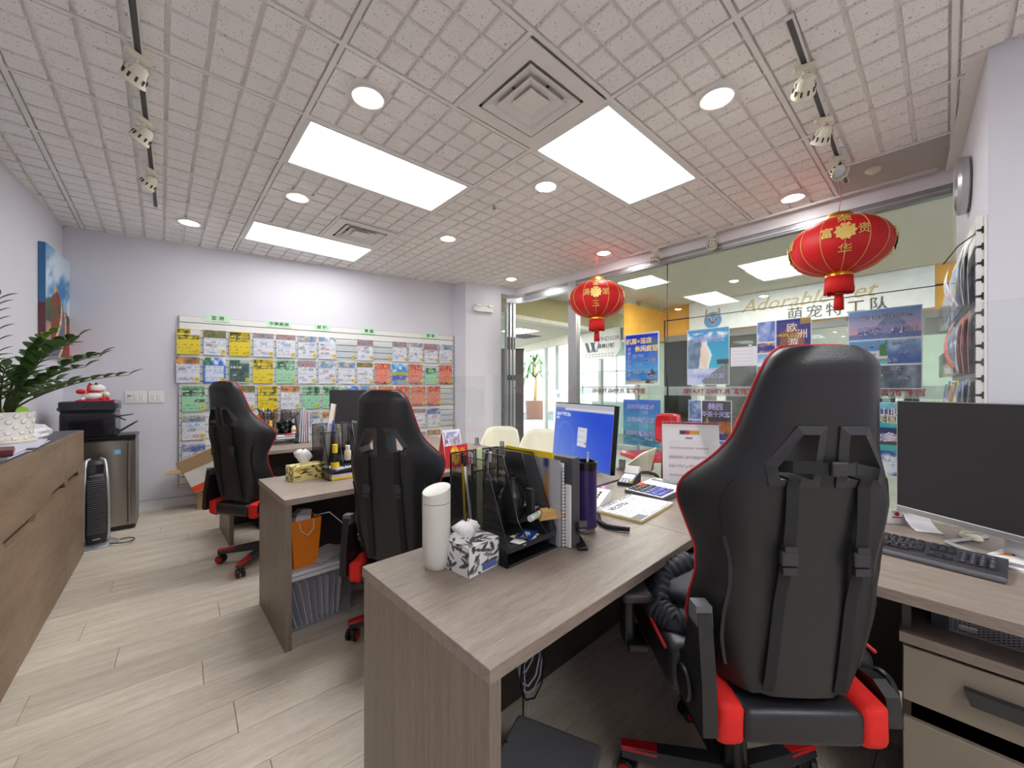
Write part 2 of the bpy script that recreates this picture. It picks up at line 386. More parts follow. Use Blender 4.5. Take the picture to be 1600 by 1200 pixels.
# right wall with its corner beside the camera
rp0 = Vector((4.40, -.048)); rp1 = Vector((2.90, -.130))
struct(slab(rp1, rp0, 0, ZC+.1, -.16).obj('wall_right', 'wall paint'))
struct(B().box(2.90, 3.02, -3.4, -.2935, 0, ZC+.1).obj('wall_right_return', 'wall paint'))
struct(B().box(lw(-3.4)-.2, 3.1, -3.52, -3.4, 0, ZC+.1).obj('wall_front', 'wall paint'))
# fascia above the shopfront
struct(B().box(4.26, 4.42, -.05, 4.66, 2.785, ZC+.1).obj('trim_1', 'white trim'))
# ---- baseboards
sb = slab(bw(-.5, .014), bw(3.55, .014), 0, .094, .0135); sb.add(*[[v for v in slab(bw(-.5, .017), bw(3.55, .017), .084, .094, .0165).v], slab(bw(-.5, .017), bw(3.55, .017), .084, .094, .0165).f])
struct(sb.obj('baseboard_back', 'white trim'))
struct(slab((lw(-3.35)+.014, -3.35), (lw(5.8)+.014, 5.8), 0, .094, .0135).obj('baseboard_left', 'white trim'))

# ---- floor of oak planks
fl = struct(B().prism([(lw(-3.45)-.1, -3.45), (4.33, -3.45), (4.33, 5.3), (lw(6)-.05, 6.0)], -.06, -.004).obj('floor', mat('floor joint', (120, 106, 92), .8)))
PW, PL = .196, 1.285; n = 0; rows = {}
for r in range(-30, 20):
    yc = 2.28+r*PW
    for k in range(-4, 5):
        off = {0: .139, 1: -.418+PL, 2: -.162, 3: .25, 4: .97}.get(r, hsh(r, 3, 11)*PL)
        x0 = off+k*PL; x1 = x0+PL
        xl = lw(yc)-.05
        a, c = max(x0, xl), min(x1, 4.29)
        if c-a < .04 or yc > 5.75: continue
        L = round(c-a, 4); key = (L,)
        if key not in rows:
            g = .0005
            bb = B(); vs = [(g, g, -.003), (L-g, g, -.003), (L-g, PW-g, -.003), (g, PW-g, -.003)]
            e = .0014; vt = [(g+e, g+e, 0), (L-g-e, g+e, 0), (L-g-e, PW-g-e, 0), (g+e, PW-g-e, 0)]
            vb = [(g, g, -.004), (L-g, g, -.004), (L-g, PW-g, -.004), (g, PW-g, -.004)]
            bb.add(vb+vs+vt, [(3, 2, 1, 0)]+[(i, (i+1) % 4, 4+(i+1) % 4, 4+i) for i in range(4)]+[(4+i, 4+(i+1) % 4, 8+(i+1) % 4, 8+i) for i in range(4)]+[(8, 9, 10, 11)])
            rows[key] = bb.mesh('plank', 'floor oak')
        place('plank', rows[key], fl, (a, yc-PW/2-.03*a, 0), -.03)   # the boards run 1.7 degrees off the room's axis

# ---- suspended ceiling: tees and scored mineral tiles
cl = struct(B().prism([(lw(-3.45)-.05, -3.45), (4.42, -3.45), (4.42, 4.7), (4.06, 5.3), (3.3, 5.3), (lw(6.0)-.05, 6.0)], ZC+.03, ZC+.09).obj('ceiling', 'tile groove'))
X0, DX, Y0, DY = .627, 1.213, 1.238, .632
CUT = [(Vector((-.809, 4.857, 0)), Vector((-.9959, .0905, 0))), (Vector((-.187, 5.725, 0)), Vector((.1719, .9851, 0))), (Vector((4.262, 0, 0)), Vector((1, 0, 0)))]
CUTR = [(Vector((2.9, -.126, 0)), Vector((.0546, -.9985, 0)))]
def clipped(bm, planes):
    for p, nrm in planes:
        g = bm.verts[:]+bm.edges[:]+bm.faces[:]
        bmesh.ops.bisect_plane(bm, geom=g, plane_co=p, plane_no=nrm, clear_outer=True)
def tile_bm(nx, ny):
    """a tile of nx by ny raised pads in a grid of scored grooves, local origin at its corner, face at z=0"""
    w, h = DX*nx/8-.02, DY*ny/4-.02; bb = B(); bb.add([(0, 0, .019), (w, 0, .019), (w, h, .019), (0, h, .019)], [(0, 1, 2, 3)])
    px_, py_ = w/nx, h/ny; g = .0092; e = .0022
    for i in range(nx):
        for j in range(ny):
            a, b_, c, d = i*px_+g, (i+1)*px_-g, j*py_+g, (j+1)*py_-g
            bb.add([(a, c, .019), (b_, c, .019), (b_, d, .019), (a, d, .019), (a+e, c+e, 0), (b_-e, c+e, 0), (b_-e, d-e, 0), (a+e, d-e, 0)],
                   [(4, 7, 6, 5), (0, 4, 5, 1), (1, 5, 6, 2), (2, 6, 7, 3), (3, 7, 4, 0)])
    return bb
full, half = tile_bm(8, 4).mesh('ceiling_tile', 'ceiling tile', fix=False), tile_bm(4, 4).mesh('ceiling_tile', 'ceiling tile', fix=False)
for me in (full, half): me.materials.append(MATS['tile groove'])
SKIP = {(0, -5): 'light', (-1, -5): 'light', (1, 0): 'light', (0, 2): 'light', (0, 5): 'light', (0, 0): 'ventR', (0, 4): 'ventR', (2, -2): 'grille'}
for k in range(-2, 3):
    for j in range(-8, 8):
        kind = SKIP.get((k, j)); x, y = X0+DX*k+.01, Y0+DY*j+.01
        if kind == 'light': continue
        me = half if kind else full; w = (DX/2 if kind else DX)-.02
        corners = [Vector((x, y, 0)), Vector((x+w, y, 0)), Vector((x, y+DY, 0)), Vector((x+w, y+DY, 0))]
        pl = [c for c in CUT]
        if x > 2.0: pl = pl+(CUTR if x > 2.9 else [])
        need = [c for c in pl if any((q-c[0]).dot(c[1]) > 0 for q in corners)]
        if any(all((q-c[0]).dot(c[1]) > -.01 for q in corners) for c in pl): continue
        if x+w > 3.3 and y > 4.5:
            need = need+[(Vector((3.413, 4.845, 0)), Vector((.2222, .975, 0)))]
        if need:
            bm = bmesh.new(); bm.from_mesh(me); bmesh.ops.translate(bm, vec=(x, y, 0), verts=bm.verts[:]); clipped(bm, need)
            bmesh.ops.translate(bm, vec=(-x, -y, 0), verts=bm.verts[:])
            if not bm.faces: bm.free(); continue
            m2 = bpy.data.meshes.new('ceiling_tile'); bm.to_mesh(m2); bm.free()
            for mm in me.materials: m2.materials.append(mm)
            place('ceiling_tile', m2, cl, (x, y, ZC))
        else: place('ceiling_tile', me, cl, (x, y, ZC))
# tees (each its own part), face 6 mm below the tiles' pads
def tee(x0, y0, x1, y1, w=.024):
    d = (Vector((x1, y1))-Vector((x0, y0))); L = d.length; a = math.atan2(d.y, d.x)
    B().box(0, L, -w/2, w/2, -.003 if abs(d.y) > abs(d.x) else -.0024, .02).obj('ceiling_tee', 'ceiling grid paint', cl, loc=(x0, y0, ZC), rot=a)
for k in range(-1, 3):
    x = X0+DX*k; yend = (BW[0].y-(x-BW[0].x)*.1745); 
    tee(x, -3.4 if x < 2.9 else -.13, x, yend-.0)
for j in range(-7, 8):
    y = Y0+DY*j; xr = 4.26 if -.12 < y < 4.66 else (2.9 if y <= -.12 else 3.4)
    xl = lw(y)
    if y > 5.15: xr = min(xr, BW[0].x+(BW[0].y-y)/.1745)
    if y > 5.72: continue
    tee(xl, y, xr, y, .022)
for k, j in ((0, 0), (0, 4)): tee(X0+DX*k+DX/2, Y0+DY*j, X0+DX*k+DX/2, Y0+DY*(j+1))
tee(X0+DX*2.5, Y0+DY*-2, X0+DX*2.5, Y0-DY)
# edge angles where ceiling meets the walls
for p, q in (((lw(-3.4), -3.4), cornerL), (cornerL, cornerB), (rp1, rp0)):
    p, q = Vector(p), Vector(q); d = q-p; nrm = Vector((d.y, -d.x)).normalized()*(.011 if p != rp1 else -.03)
    w = .022 if p != rp1 else .06
    B().box(0, d.length, -w/2, w/2, -.006, .02).obj('edge_angle', 'ceiling grid paint', cl, loc=(p.x+nrm.x, p.y+nrm.y, ZC), rot=math.atan2(d.y, d.x))

# ---- shopfront: frame and panes
win = struct(B().box(4.27, 4.34, -.05, 3.42, 2.715, 2.785).box(4.27, 4.34, -.05, 3.42, 0, .06).obj('window_1', 'grey aluminium'))
B().box(4.255, 4.355, 3.42, 3.555, 0, 2.785).obj('mullion', 'aluminium', win)
B().box(4.262, 4.352, -.02, 3.42, 2.735, 2.752).obj('head_bead', 'aluminium', win)
for y0, y1, z0, z1 in ((-.03, 2.128, .06, 2.06), (-.03, 2.128, 2.064, 2.715), (2.132, 3.42, .06, 2.715)):
    B().box(4.295, 4.305, y0, y1, z0, z1).obj('pane', 'clear glass', win)
for y0, y1, z0, z1 in ((-.03, 2.13, 2.059, 2.065), (2.127, 2.133, .06, 2.715)):
    B().box(4.294, 4.306, y0, y1, z0, z1).obj('joint_seal', 'black plastic', win)
for k, y in enumerate((1.49, .16)):
    B().box(4.288, 4.312, y-.03, y+.03, .06, .10).obj('glass_clamp', 'aluminium', win)
# frosted strip with the agency's name for passers-by (mirrored from inside)
for y0, y1 in ((2.14, 3.40), (.98, 2.12), (-.02, .96)):
    st = B().box(4.306, 4.308, y0, y1, 1.215, 1.315).obj('frosted_strip', 'frosted band', win)
    o = text('吉祥旅游 FLYING TRAVEL', .066, mat('band red', (150, 58, 60), .6).name, st, (4.2925, (y0+y1)/2+.02, 1.262), rot=(PI/2, 0, PI/2), off=.002, spacing=1.05)
# ---- door opening: curved head track and the folded glass leaves parked at the pillar
dr = struct(B().box(4.27, 4.34, 3.555, 4.45, 2.735, 2.785).obj('door_1', 'grey aluminium'))
bb = B(); pts = []
for i in range(9):
    a = i/8; pts.append((4.285-.22*a**2.2, 4.42+.24*a, 2.70-.03*a))
bb.ribbon(pts, (0, 0, 1), .075, .05).obj('head_track', 'aluminium', dr)
bb = B().box(4.262, 4.345, 3.555, 4.43, 2.663, 2.738); bb.obj('head_rail', 'aluminium', dr)
for i, (dx, m) in enumerate(((0, 'grey aluminium'), (.052, 'aluminium'), (.104, 'aluminium'))):
    x = 4.025+dx; y = 4.60-.02*i
    lf = B().box(x, x+.042, y, y+.055, .02, 2.64).obj('door_stile', m, dr)
    B().box(x+.006, x+.036, y-.004, y, 1.42, 1.50).obj('finger_pull' if i == 2 else 'seal_strip', 'black plastic', lf)
    B().box(x+.012, x+.030, y+.055, y+.60, .08, 2.58).obj('door_glass', 'clear glass', lf)
    B().box(x+.01, x+.032, y-.003, y, 1.9, 2.1).obj('seal_strip', 'black plastic', lf)
B().cyl((4.15, 4.555, 1.30), (4.15, 4.54, 1.30), .017, n=14).obj('lock_cylinder', 'bright metal', dr)

# ================================================================ CEILING FITTINGS
def troffer(x, y, label, lens='troffer diffuser'):
    t = thing('ceiling_light', label, 'ceiling light', (x, y, ZC), group='fluorescent ceiling panels')
    w, h = DX-.022, DY-.022; m_ = .028
    po = [(0, 0), (w, 0), (w, h), (0, h)]; pi = [(m_, m_), (w-m_, m_), (w-m_, h-m_), (m_, h-m_)]
    B().ring(po, pi, -.004, .02, 'z').obj('frame', 'white enamel', t)
    B().box(m_, w-m_, m_, h-m_, .004, .008).obj('diffuser', lens, t)
    B().box(.01, w-.01, .01, h-.01, .02, .028).obj('housing', 'white enamel', t)
troffer(X0+.011, Y0+DY*2+.011, 'long glowing ceiling panel left of the big square vent, in mid ceiling')
troffer(X0+DX+.011, Y0+.011, 'glowing ceiling panel nearest the camera, touching the big square vent')
troffer(X0+.011, Y0+DY*5+.011, 'glowing ceiling panel farthest away, beside the small vent by the back wall', 'troffer diffuser dimmed')  # emission lowered here to keep the back wall from burning out
for k_, j_, l_ in ((0, -5, 'added fill light panel farthest behind the camera'), (-1, -5, 'added fill light panel behind the camera by the left wall')):  # unseen panels added behind the camera to brighten the foreground
    troffer(X0+DX*k_+.011, Y0+DY*j_+.011, l_)
def downlight(x, y, label, square=.19):
    t = thing('downlight', label, 'downlight', (x, y, ZC), group='recessed downlights')
    s = square/2; po = [(s*math.cos(a+PI/8*0), s*math.sin(a)) for a in [i*2*PI/24 for i in range(24)]]
    q = .1; B().prism([(-q, -q), (q, -q), (q, q), (-q, q)], -.0015, .012).obj('plate', 'ceiling grid paint', t)
    B().lathe([(.062, -.0016), (.088, -.0016), (.09, -.006), (.085, -.012), (.07, -.012), (.062, -.008), (.062, -.0016)], 28).obj('trim_ring', 'white enamel', t, smooth=True)
    B().lathe([(0, -.028), (.025, -.0255), (.045, -.0185), (.0605, -.0075)], 24).obj('lens', 'lamp lens', t, smooth='all')
for x, y, l in ((.842, 2.117, 'bright round downlight just in front of the mid-ceiling panel'), (2.268, .843, 'bright round downlight to the right of the nearest panel, largest of them'),
                (.846, 3.62, 'small downlight between the mid-ceiling panel and the far panel'), (2.259, 2.114, 'downlight between two panels, just below the big square vent'),
                (3.93, .86, 'downlight beside the large red lantern, next to the grey ribbed grille'), (.202, 4.87, 'downlight left of the far panel, nearest the back left corner'),
                (2.271, 3.548, 'downlight right of the small vent, above the middle of the brochure wall'), (3.88, 2.70, 'downlight above the small red lantern'),
                (3.80, 4.25, 'downlight by the pillar and the shop door')):
    downlight(x, y, l)
def vent(x, y, label, s=.58, round_=False):
    t = thing('air_vent', label, 'air vent', (x, y, ZC), group=None)
    def sq(a): return [(-a, -a), (a, -a), (a, a), (-a, a)]
    B().ring(sq(s/2), sq(s/2-.080), -.008, .0, 'z').obj('flange', 'vent paint', t)
    B().ring(sq(s/2-.055), sq(s/2-.06), -.006, .09, 'z').obj('neck', 'duct dark', t)
    B().box(-s/2+.06, s/2-.06, -s/2+.06, s/2-.06, .085, .09).obj('duct_back', 'duct dark', t)
    for i, a in enumerate((s/2-.095, s/2-.155)):
        w = .064; bb = B(); o1, o2 = sq(a), sq(a-w)
        vs = [(p[0], p[1], -.014+.004*i) for p in o1]+[(p[0], p[1], .018) for p in o2]+[(p[0], p[1], -.010+.004*i) for p in o1]+[(p[0], p[1], .022) for p in o2]
        fs = []
        for k in range(4):
            l = (k+1) % 4; fs += [(k, l, 4+l, 4+k), (8+k, 12+k, 12+l, 8+l), (k, 8+k, 8+l, l), (4+k, 4+l, 12+l, 12+k)]
        bb.add(vs, fs).obj('cone', 'vent paint', t)
    a = s/2-.215
    B().rbox(-a, a, -a, a, -.006, .004, .004).obj('centre_plate', 'vent paint', t)
    for sx, sy in ((1, 0), (-1, 0), (0, 1), (0, -1)):
        B().box(-.006+sx*.13, .006+sx*.13, -.006+sy*.13, .006+sy*.13, .01, .088).obj('strut', 'duct dark', t)
    return t
vent(X0+DX*.75+.0, Y0+DY/2, 'large square stepped ceiling vent nearest the camera')
vent(X0+DX*.75, Y0+DY*4.5, 'square stepped ceiling vent farther back, touching the far light panel')
# ribbed return grille with its round sensor
gx0, gy0 = X0+DX*2.5+.012, Y0-2*DY+.012
t = thing('ribbed_grille', 'grey ribbed ceiling panel in the corner above the large lantern', 'ceiling grille', (gx0, gy0, ZC))
gw, gh = 4.25-gx0, DY-.024
B().box(0, gw, 0, gh, .008, .014).obj('panel', mat('grille taupe', (132, 120, 114), .7), t)
rib = B().box(0, .0075, 0, gh, 0, .009).mesh('rib', mat('grille rib', (214, 204, 198), .6))
for i in range(30): place('rib', rib, t, (i*gw/30+.004, 0, 0))
t = thing('smoke_sensor', 'small round sensor on the grey ribbed ceiling panel', 'sensor', (3.86, .36, ZC))
B().lathe([(0, -.03), (.03, -.028), (.045, -.012), (.047, -.0005)], 24).obj('cover', 'cream plastic', t, smooth=True)
B().lathe([(0, -.036), (.018, -.034), (.02, -.029)], 16).obj('cap', 'white plastic', t, smooth=True)
t = thing('sprinkler', 'small sprinkler head hanging in mid ceiling right of the long panel', 'sprinkler', (2.151, 2.627, ZC))
B().lathe([(0, -.002), (.028, -.002), (.03, .002)], 20).obj('escutcheon', 'white enamel', t)
B().cyl((0, 0, -.002), (0, 0, -.03), .007, n=10).obj('body', 'bright metal', t)
B().lathe([(0, -.042), (.016, -.042), (.016, -.039), (0, -.039)], 14).box(-.012, -.009, -.003, .003, -.04, -.02).box(.009, .012, -.003, .003, -.04, -.02).obj('deflector', 'grey aluminium', t)
# track lights
def track(label, x0, y0, x1, y1):
    L = math.hypot(x1-x0, y1-y0); t = thing('light_track', label, 'light track', (x0, y0, ZC), math.atan2(y1-y0, x1-x0))
    bb = B().box(0, L, -.018, .018, -.004, 0).box(0, L, -.018, -.012, -.02, -.004).box(0, L, .012, .018, -.02, -.004); bb.obj('rail', 'white enamel', t)
    B().box(0, L, -.011, .011, -.0075, -.0045).obj('slot', mat('slot grey', (96, 96, 98), .5), t)
    B().box(-.004, .0, -.018, .018, -.02, 0).box(L, L+.004, -.018, .018, -.02, 0).obj('end_cap', 'white plastic', t)
track('ceiling light track on the left side over the walkway', -.10, 1.7, -.035, 4.62)
track('ceiling light track on the right ending at the grey ribbed grille', 2.0, .452, 3.93, .515)
track('short white light track along the shopfront fascia', 4.19, 2.55, 4.19, .05)
def spot(x, y, yaw, tilt, label, z=ZC-.02):
    t = thing('track_spotlight', label, 'spotlight', (x, y, z), yaw, group='cream track spotlights')
    B().box(-.045, .045, -.014, .014, -.028, 0).obj('adapter', 'cream plastic', t)
    B().cyl((0, 0, -.028), (0, 0, -.06), .009, n=10).obj('stem', 'cream plastic', t)
    M = Matrix.Translation((0, 0, -.095)) @ Matrix.Rotation(tilt, 4, 'X')
    B().ribbon([M @ Vector((-.042, 0, 0)), M @ Vector((-.042, 0, .02)), M @ Vector((-.025, 0, .038)), M @ Vector((.025, 0, .038)), M @ Vector((.042, 0, .02)), M @ Vector((.042, 0, 0))], M.to_3x3() @ Vector((0, 1, 0)), .016, .003).obj('yoke', 'cream plastic', t)
    hd = [(0, .0)]; bb = B(); bb.lathe([(0, .045), (.022, .043), (.034, .03), (.038, .0), (.05, -.035), (.052, -.045), (.046, -.045), (.04, -.02), (0, -.015)], 22)
    bb.v = [M @ v for v in bb.v]; h = bb.obj('head', 'cream plastic', t, smooth=True)
    for k in range(10):
        a = k*2*PI/10; Mk = M @ Matrix.Rotation(a, 4, 'Z')
        B().box(.0435, .0475, -.004, .004, -.028, -.004, Mk).obj('cooling_slot', 'dark plastic', h)
    bb = B().lathe([(0, -.02), (.03, -.022), (.037, -.026), (0, -.027)], 18); bb.v = [M @ v for v in bb.v]; bb.obj('lamp_face', 'bright metal', t)
for x, y, yaw, tl, l in ((-.087, 2.55, .6, .75, 'cream spotlight on the left track, nearest the camera'), (-.078, 3.14, .9, .7, 'cream spotlight on the left track, middle of the three'),
                         (-.062, 3.83, .9, .7, 'cream spotlight on the left track, farthest from the camera'), (2.34, .463, -1.2, 1.2, 'cream spotlight on the right track, nearest the camera'),
                         (2.88, .481, -.9, .8, 'cream spotlight in the middle of the right ceiling track'), (3.43, .498, 2.3, .8, 'cream spotlight at the end of the right track beside the ribbed grille'),
                         (4.19, 2.22, 1.57, .15, 'cream spotlight on the fascia track, nearer the small lantern'), (4.19, 1.60, 1.57, .5, 'cream spotlight on the fascia track, nearer the large lantern')):
    spot(x, y, yaw, tl, l)
# ================================================================ LEFT WALL AND BACK LEFT CORNER
LROT = math.atan2(-LW[1].x, LW[1].y)             # rotation that lays local +Y along the left wall
# ---- long oak cabinet; local +Y runs away from the camera, front face at x=0, body towards -x
cab = thing('sideboard_cabinet', 'long oak sideboard cabinet with dark top along the left wall', 'cabinet', (-.447, 4.47, 0), -.0217*1.0)
CL, CH, CD = 3.1, .974, .385
y0 = -CL
B().box(-CD, -.024, y0, 0, .0, CH-.03).obj('carcass', 'cabinet oak', cab)
B().box(-CD, -.022, y0, -.0, CH-.03, CH).obj('worktop', 'charcoal board', cab)
def front(name, ya, yb, za, zb, notch):
    """door or drawer front with a slanted finger notch cut in its upper or lower edge"""
    g = .0022; a, b_, lo, hi = ya+g, yb-g, za+g, zb-g
    if notch is None: poly = [(a, lo), (b_, lo), (b_, hi), (a, hi)]
    else:
        n0, n1, side = notch; dpt = .034
        if side == 'low': poly = [(a, lo), (n0, lo), (n0+.02, lo+dpt), (n1-.02, lo+dpt), (n1, lo), (b_, lo), (b_, hi), (a, hi)]
        else: poly = [(a, lo), (b_, lo), (b_, hi), (n1, hi), (n1-.02, hi-dpt), (n0+.02, hi-dpt), (n0, hi), (a, hi)]
    poly = [p for p in poly]
    f = B().prism(poly, -.022, 0, 'x').obj(name, 'cabinet oak', cab)
    return f
ZS = .66
for ya, yb, nt in ((-.66, 0, (-.60, -.22, 'low')), (-1.98, -.66, (-1.05, -.668, 'low')), (-3.1, -1.98, (-2.7, -2.1, 'low'))):
    front('drawer', ya, yb, ZS, CH-.0, (nt[0], nt[1], 'low'))
for ya, yb, nt in ((-.66, 0, None), (-1.98, -.66, (-1.86, -1.36, 'high')), (-3.1, -1.98, None)):
    front('door', ya, yb, .015, ZS, nt)
B().box(-.0235, -.0225, y0+.02, -.02, ZS-.04, ZS+.04).obj('notch_shade_strip', 'dark board', cab)  # dark strip that colours in the shade behind the finger notches
# ---- things on it (local cabinet frame -> world)
CM = Matrix.Translation((-.447, 4.47, 0)) @ Matrix.Rotation(-.0217, 4, 'Z')
def oncab(x, y, z=CH): v = CM @ Vector((x, y, z)); return v
# potted zamioculcas
pp = oncab(-.20, -.98, CH+.0205)
pl = thing('potted_plant', 'leafy green houseplant in a white round pot on the oak sideboard', 'plant', pp)
B().lathe([(.0, 0), (.105, 0), (.118, .03), (.128, .10), (.130, .165), (.131, .172), (.122, .172), (.119, .15), (0, .15)], 40).obj('pot', 'pot ceramic', pl, smooth=True)
B().lathe([(.0, 0), (.135, 0), (.142, .012), (.14, .016), (.10, .014)], 36).obj('saucer', 'cream plastic', pl, smooth=True)
B().lathe([(0, .156), (.118, .152)], 24).obj('soil', 'soil', pl)
dim = B()
for i in range(14):                                # dimpled relief on the pot
    for j in range(5):
        a = 2*PI*(i+.5*(j % 2))/14; r = .118+.013*min(1, j/3); z = .03+j*.03
        dim.lathe([(0, .0011), (.010, .0007), (.015, 0)], 6, axis='y'); M = Matrix.Translation((r*math.cos(a), r*math.sin(a), z)) @ Matrix.Rotation(a-PI/2+PI, 4, 'Z')
        dim.v[-18:] = [M @ Vector((v.x, -v.y, v.z)) for v in dim.v[-18:]]
dim.obj('relief', 'pot ceramic', pl, smooth='all', kind='stuff')
def leaf_bm(L, wd, n=5):
    bb = B(); vs = []; 
    for i in range(n+1):
        t = i/n; w = wd*math.sin(PI*min(1, t*.96+.03))**.8; z = .22*L*t*(1-t)*1.6
        vs += [(-w, t*L, z+.18*w), (0, t*L, z-.1*w), (w, t*L, z+.18*w)]
    fs = [(i*3+k, i*3+k+1, i*3+k+4, i*3+k+3) for i in range(n) for k in range(2)]
    return bb.add(vs, fs)
leafm = [leaf_bm(.092, .023).mesh('leaf', 'leaf green', 'all'), leaf_bm(.078, .021).mesh('leaf', 'leaf green', 'all'), leaf_bm(.06, .017).mesh('leaf', 'leaf young', 'all')]
rs = random.Random(5)
stems = [(-.02, .05, .66, 1.75, .30), (.05, .36, .40, 5.5, .5), (.02, .50, .24, .30, .46), (-.04, .10, .52, 2.9, .3), (.06, .22, .40, 1.1, .4), (0, .20, .48, .7, .25), (.04, .28, .30, 4.4, .42), (-.02, .12, .36, 3.6, .4), (.02, .32, .28, 6.0, .4), (.03, .18, .50, .2, .2), (-.02, .14, .30, 2.2, .36), (.05, .34, .36, .05, .36), (.0, .22, .26, 5.0, .3), (.02, .32, .24, 1.5, .34),
         (.02, .40, .36, .55, .4), (.02, .26, .20, .9, .4), (.02, .3, .18, 5.7, .4), (.02, .24, .40, 5.9, .4), (.02, .22, .34, 1.9, .4), (.0, .28, .46, 6.2, .3), (.0, .18, .22, .4, .3), (.0, .2, .17, 4.7, .3)]
for si, (ox, reach, ht, ang, bend) in enumerate(stems):
    pts = []
    for i in range(9):
        t = i/8; r = .02+reach*(t**1.35); z = .15+ht*(1-(1-t)**1.5)
        pts.append(Vector((ox*.5+math.cos(ang)*r, math.sin(ang)*r, z)))
    st = B().loft(pts, [.0065*(1-.7*i/8) for i in range(9)], 6).obj('stem', 'stem green', pl, smooth='all')
    nl = 8 if si < 6 else 6
    for k in range(2*nl+1):
        t = .30+.70*(k//2)/nl if k < 2*nl else 1.0; f = t*8; i = min(7, int(f)); p = pts[i].lerp(pts[i+1], f-i); d = (pts[i+1]-pts[i]).normalized()
        side = d.cross(Vector((0, 0, 1))).normalized()*(1 if k % 2 else -1)
        yv = (d*.55+side*(1.0 if k < 2*nl else 0)+Vector((0, 0, .25))).normalized(); xv = yv.cross(Vector((0, 0, 1))).normalized(); zv = xv.cross(yv)
        M = Matrix((xv, yv, zv)).transposed().to_4x4(); M.translation = p
        lm = leafm[2] if (si in (4, 9) and t > .7) else leafm[rs.randrange(2)]
        o = place('leaf', lm, st); o.matrix_local = M @ Matrix.Scale(rs.uniform(.8, 1.15), 4)
# green wrapping paper tucked in the pot
B().prism([(-.1, .15), (.12, .15), (.115, .205), (.09, .215), (-.1, .17)], .0, .004, 'y').obj('wrap', mat('lime paper', (168, 214, 52), .6), pl, loc=(.03, -.075, 0), rot=(-.35, 0, .5))
# crumpled white plastic bag
t = thing('plastic_bag', 'crumpled white plastic bag beside the plant pot on the sideboard', 'bag', oncab(-.16, -.66), .1)
bm = bmesh.new(); bmesh.ops.create_icosphere(bm, subdivisions=3, radius=1)
for v in bm.verts:
    n_ = fbm(v.co.x*3+5, v.co.y*3+v.co.z*3.3, 4)-.5; q = v.co*(1+.55*n_)
    v.co = Vector((q.x*.10, q.y*.17, max(0, .045+q.z*.06)))
me = bpy.data.meshes.new('bag_body'); bm.to_mesh(me); bm.free(); me.materials.append(mat('bag white', (236, 236, 238), .5)); place('bag_body', me, t)
B().prism([(0, 0), (.05, .01), (.08, .05), (.03, .045), (-.01, .03)], -.01, .012, 'y').obj('bag_handle', 'bag white', t, loc=(.02, .15, .02), rot=.9)
# loose stacks of paper
rs = random.Random(3)
def paper_pile(label, x, y, rot, w, d, n, zz=CH, ww=None):
    t = thing('paper_stack', label, 'papers', oncab(x, y, zz), rot)
    for i in range(n):
        ox, oy = rs.uniform(-.012, .012), rs.uniform(-.02, .02)
        B().box(-w/2+ox, w/2+ox, -d/2+oy, d/2+oy, i*.004, i*.004+.0032).obj('sheet', ['paper', mat('paper lilac', (206, 204, 222), .8), mat('paper grey', (176, 178, 190), .8)][i % 3], t, rot=rs.uniform(-.06, .06))
    return t
paper_pile('loose papers fanned along the sideboard edge by the plant pot', -.13, -1.09, .06, .20, .50, 5)
paper_pile('second pile of loose papers nearer the camera on the sideboard', -.14, -1.52, -.05, .22, .34, 5)
t = thing('wallet_case', 'dark red box lying on the papers at the left edge', 'box', oncab(-.075, -1.62, CH+.021), .15)
B().rbox(-.055, .055, -.09, .09, 0, .030, .005).obj('cover', mat('maroon', (92, 24, 32), .35), t)
B().box(-.0565, .0565, -.088, .088, .008, .016).obj('metal_band', 'bright metal', t)
# wall outlet with plugs and cables behind the bag
t = thing('wall_outlet', 'white wall outlet with black plugs and cables beside the plant', 'outlet', (lw(4.30)+.001, 4.30, 1.10), LROT-PI/2)
B().rbox(-.037, .037, -.001, .008, -.057, .057, .003).obj('plate', 'white plastic', t)
for z in (-.022, .024): B().rbox(-.014, .014, .008, .035, z-.012, z+.012, .003).obj('plug', 'black plastic', t)
for k, (z, sx) in enumerate(((-.022, .02), (.024, .10), (.024, .17))):
    pts = [(0, .034, z), (sx*.4, .05, z+.03*k), (sx, .06, z+.01*k), (sx+.01, .06, -.07), (sx*.9, .05, -.122)]
    B().loft([Vector(p) for p in pts], .004, 6).obj('cable', 'black plastic', t, smooth='all')
# ---- canvas painting of a wall on a mountain ridge
def paint_fn(u, v):
    n1, n2 = fbm(u*3, v*5, 21), fbm(u*9+3, v*11, 31)
    sky = mixc((70, 130, 186), (206, 222, 236), (fbm(u*2.2+1, v*6-u*1.5, 40)-.36)*3.2)
    ridge = .50+.12*math.exp(-((u-.42)/.22)**2)-.22*max(0, u-.55)+.03*(n1-.5)
    if v > ridge:
        if .30 < u < .47 and ridge-.02 < v < .655-.02*(u > .4): return mixc((216, 190, 150), (160, 120, 92), n2*1.1-.2)
        return sky
    c = mixc(mixc((150, 62, 44), (74, 98, 70), (n1-.35)*3), (62, 66, 84), (n2-.5)*2.4)
    t = (v-.0)/.52; cx = .50+.24*math.sin(t*2.7)-.26*(1-t)+.02; w = .21*(1-t)+.035
    if abs(u-cx) < w: c = mixc((92, 98, 124), (120, 124, 140), n2)
    if abs(u-cx+w) < .035*(1-t)+.018: c = (222, 206, 164)
    if abs(u-cx-w) < .03*(1-t)+.014: c = (214, 190, 146)
    if v < .3 and u < .18: c = mixc((206, 206, 190), c, n1)
    if u > .8 and v < .32: c = mixc((176, 52, 44), (96, 120, 80), (n2-.4)*2)
    return c
pa = thing('canvas_painting', 'tall canvas painting of an old stone wall on a red mountain ridge', 'painting', (lw(5.51)+.003, 5.51, 1.585), PI/2+LROT)
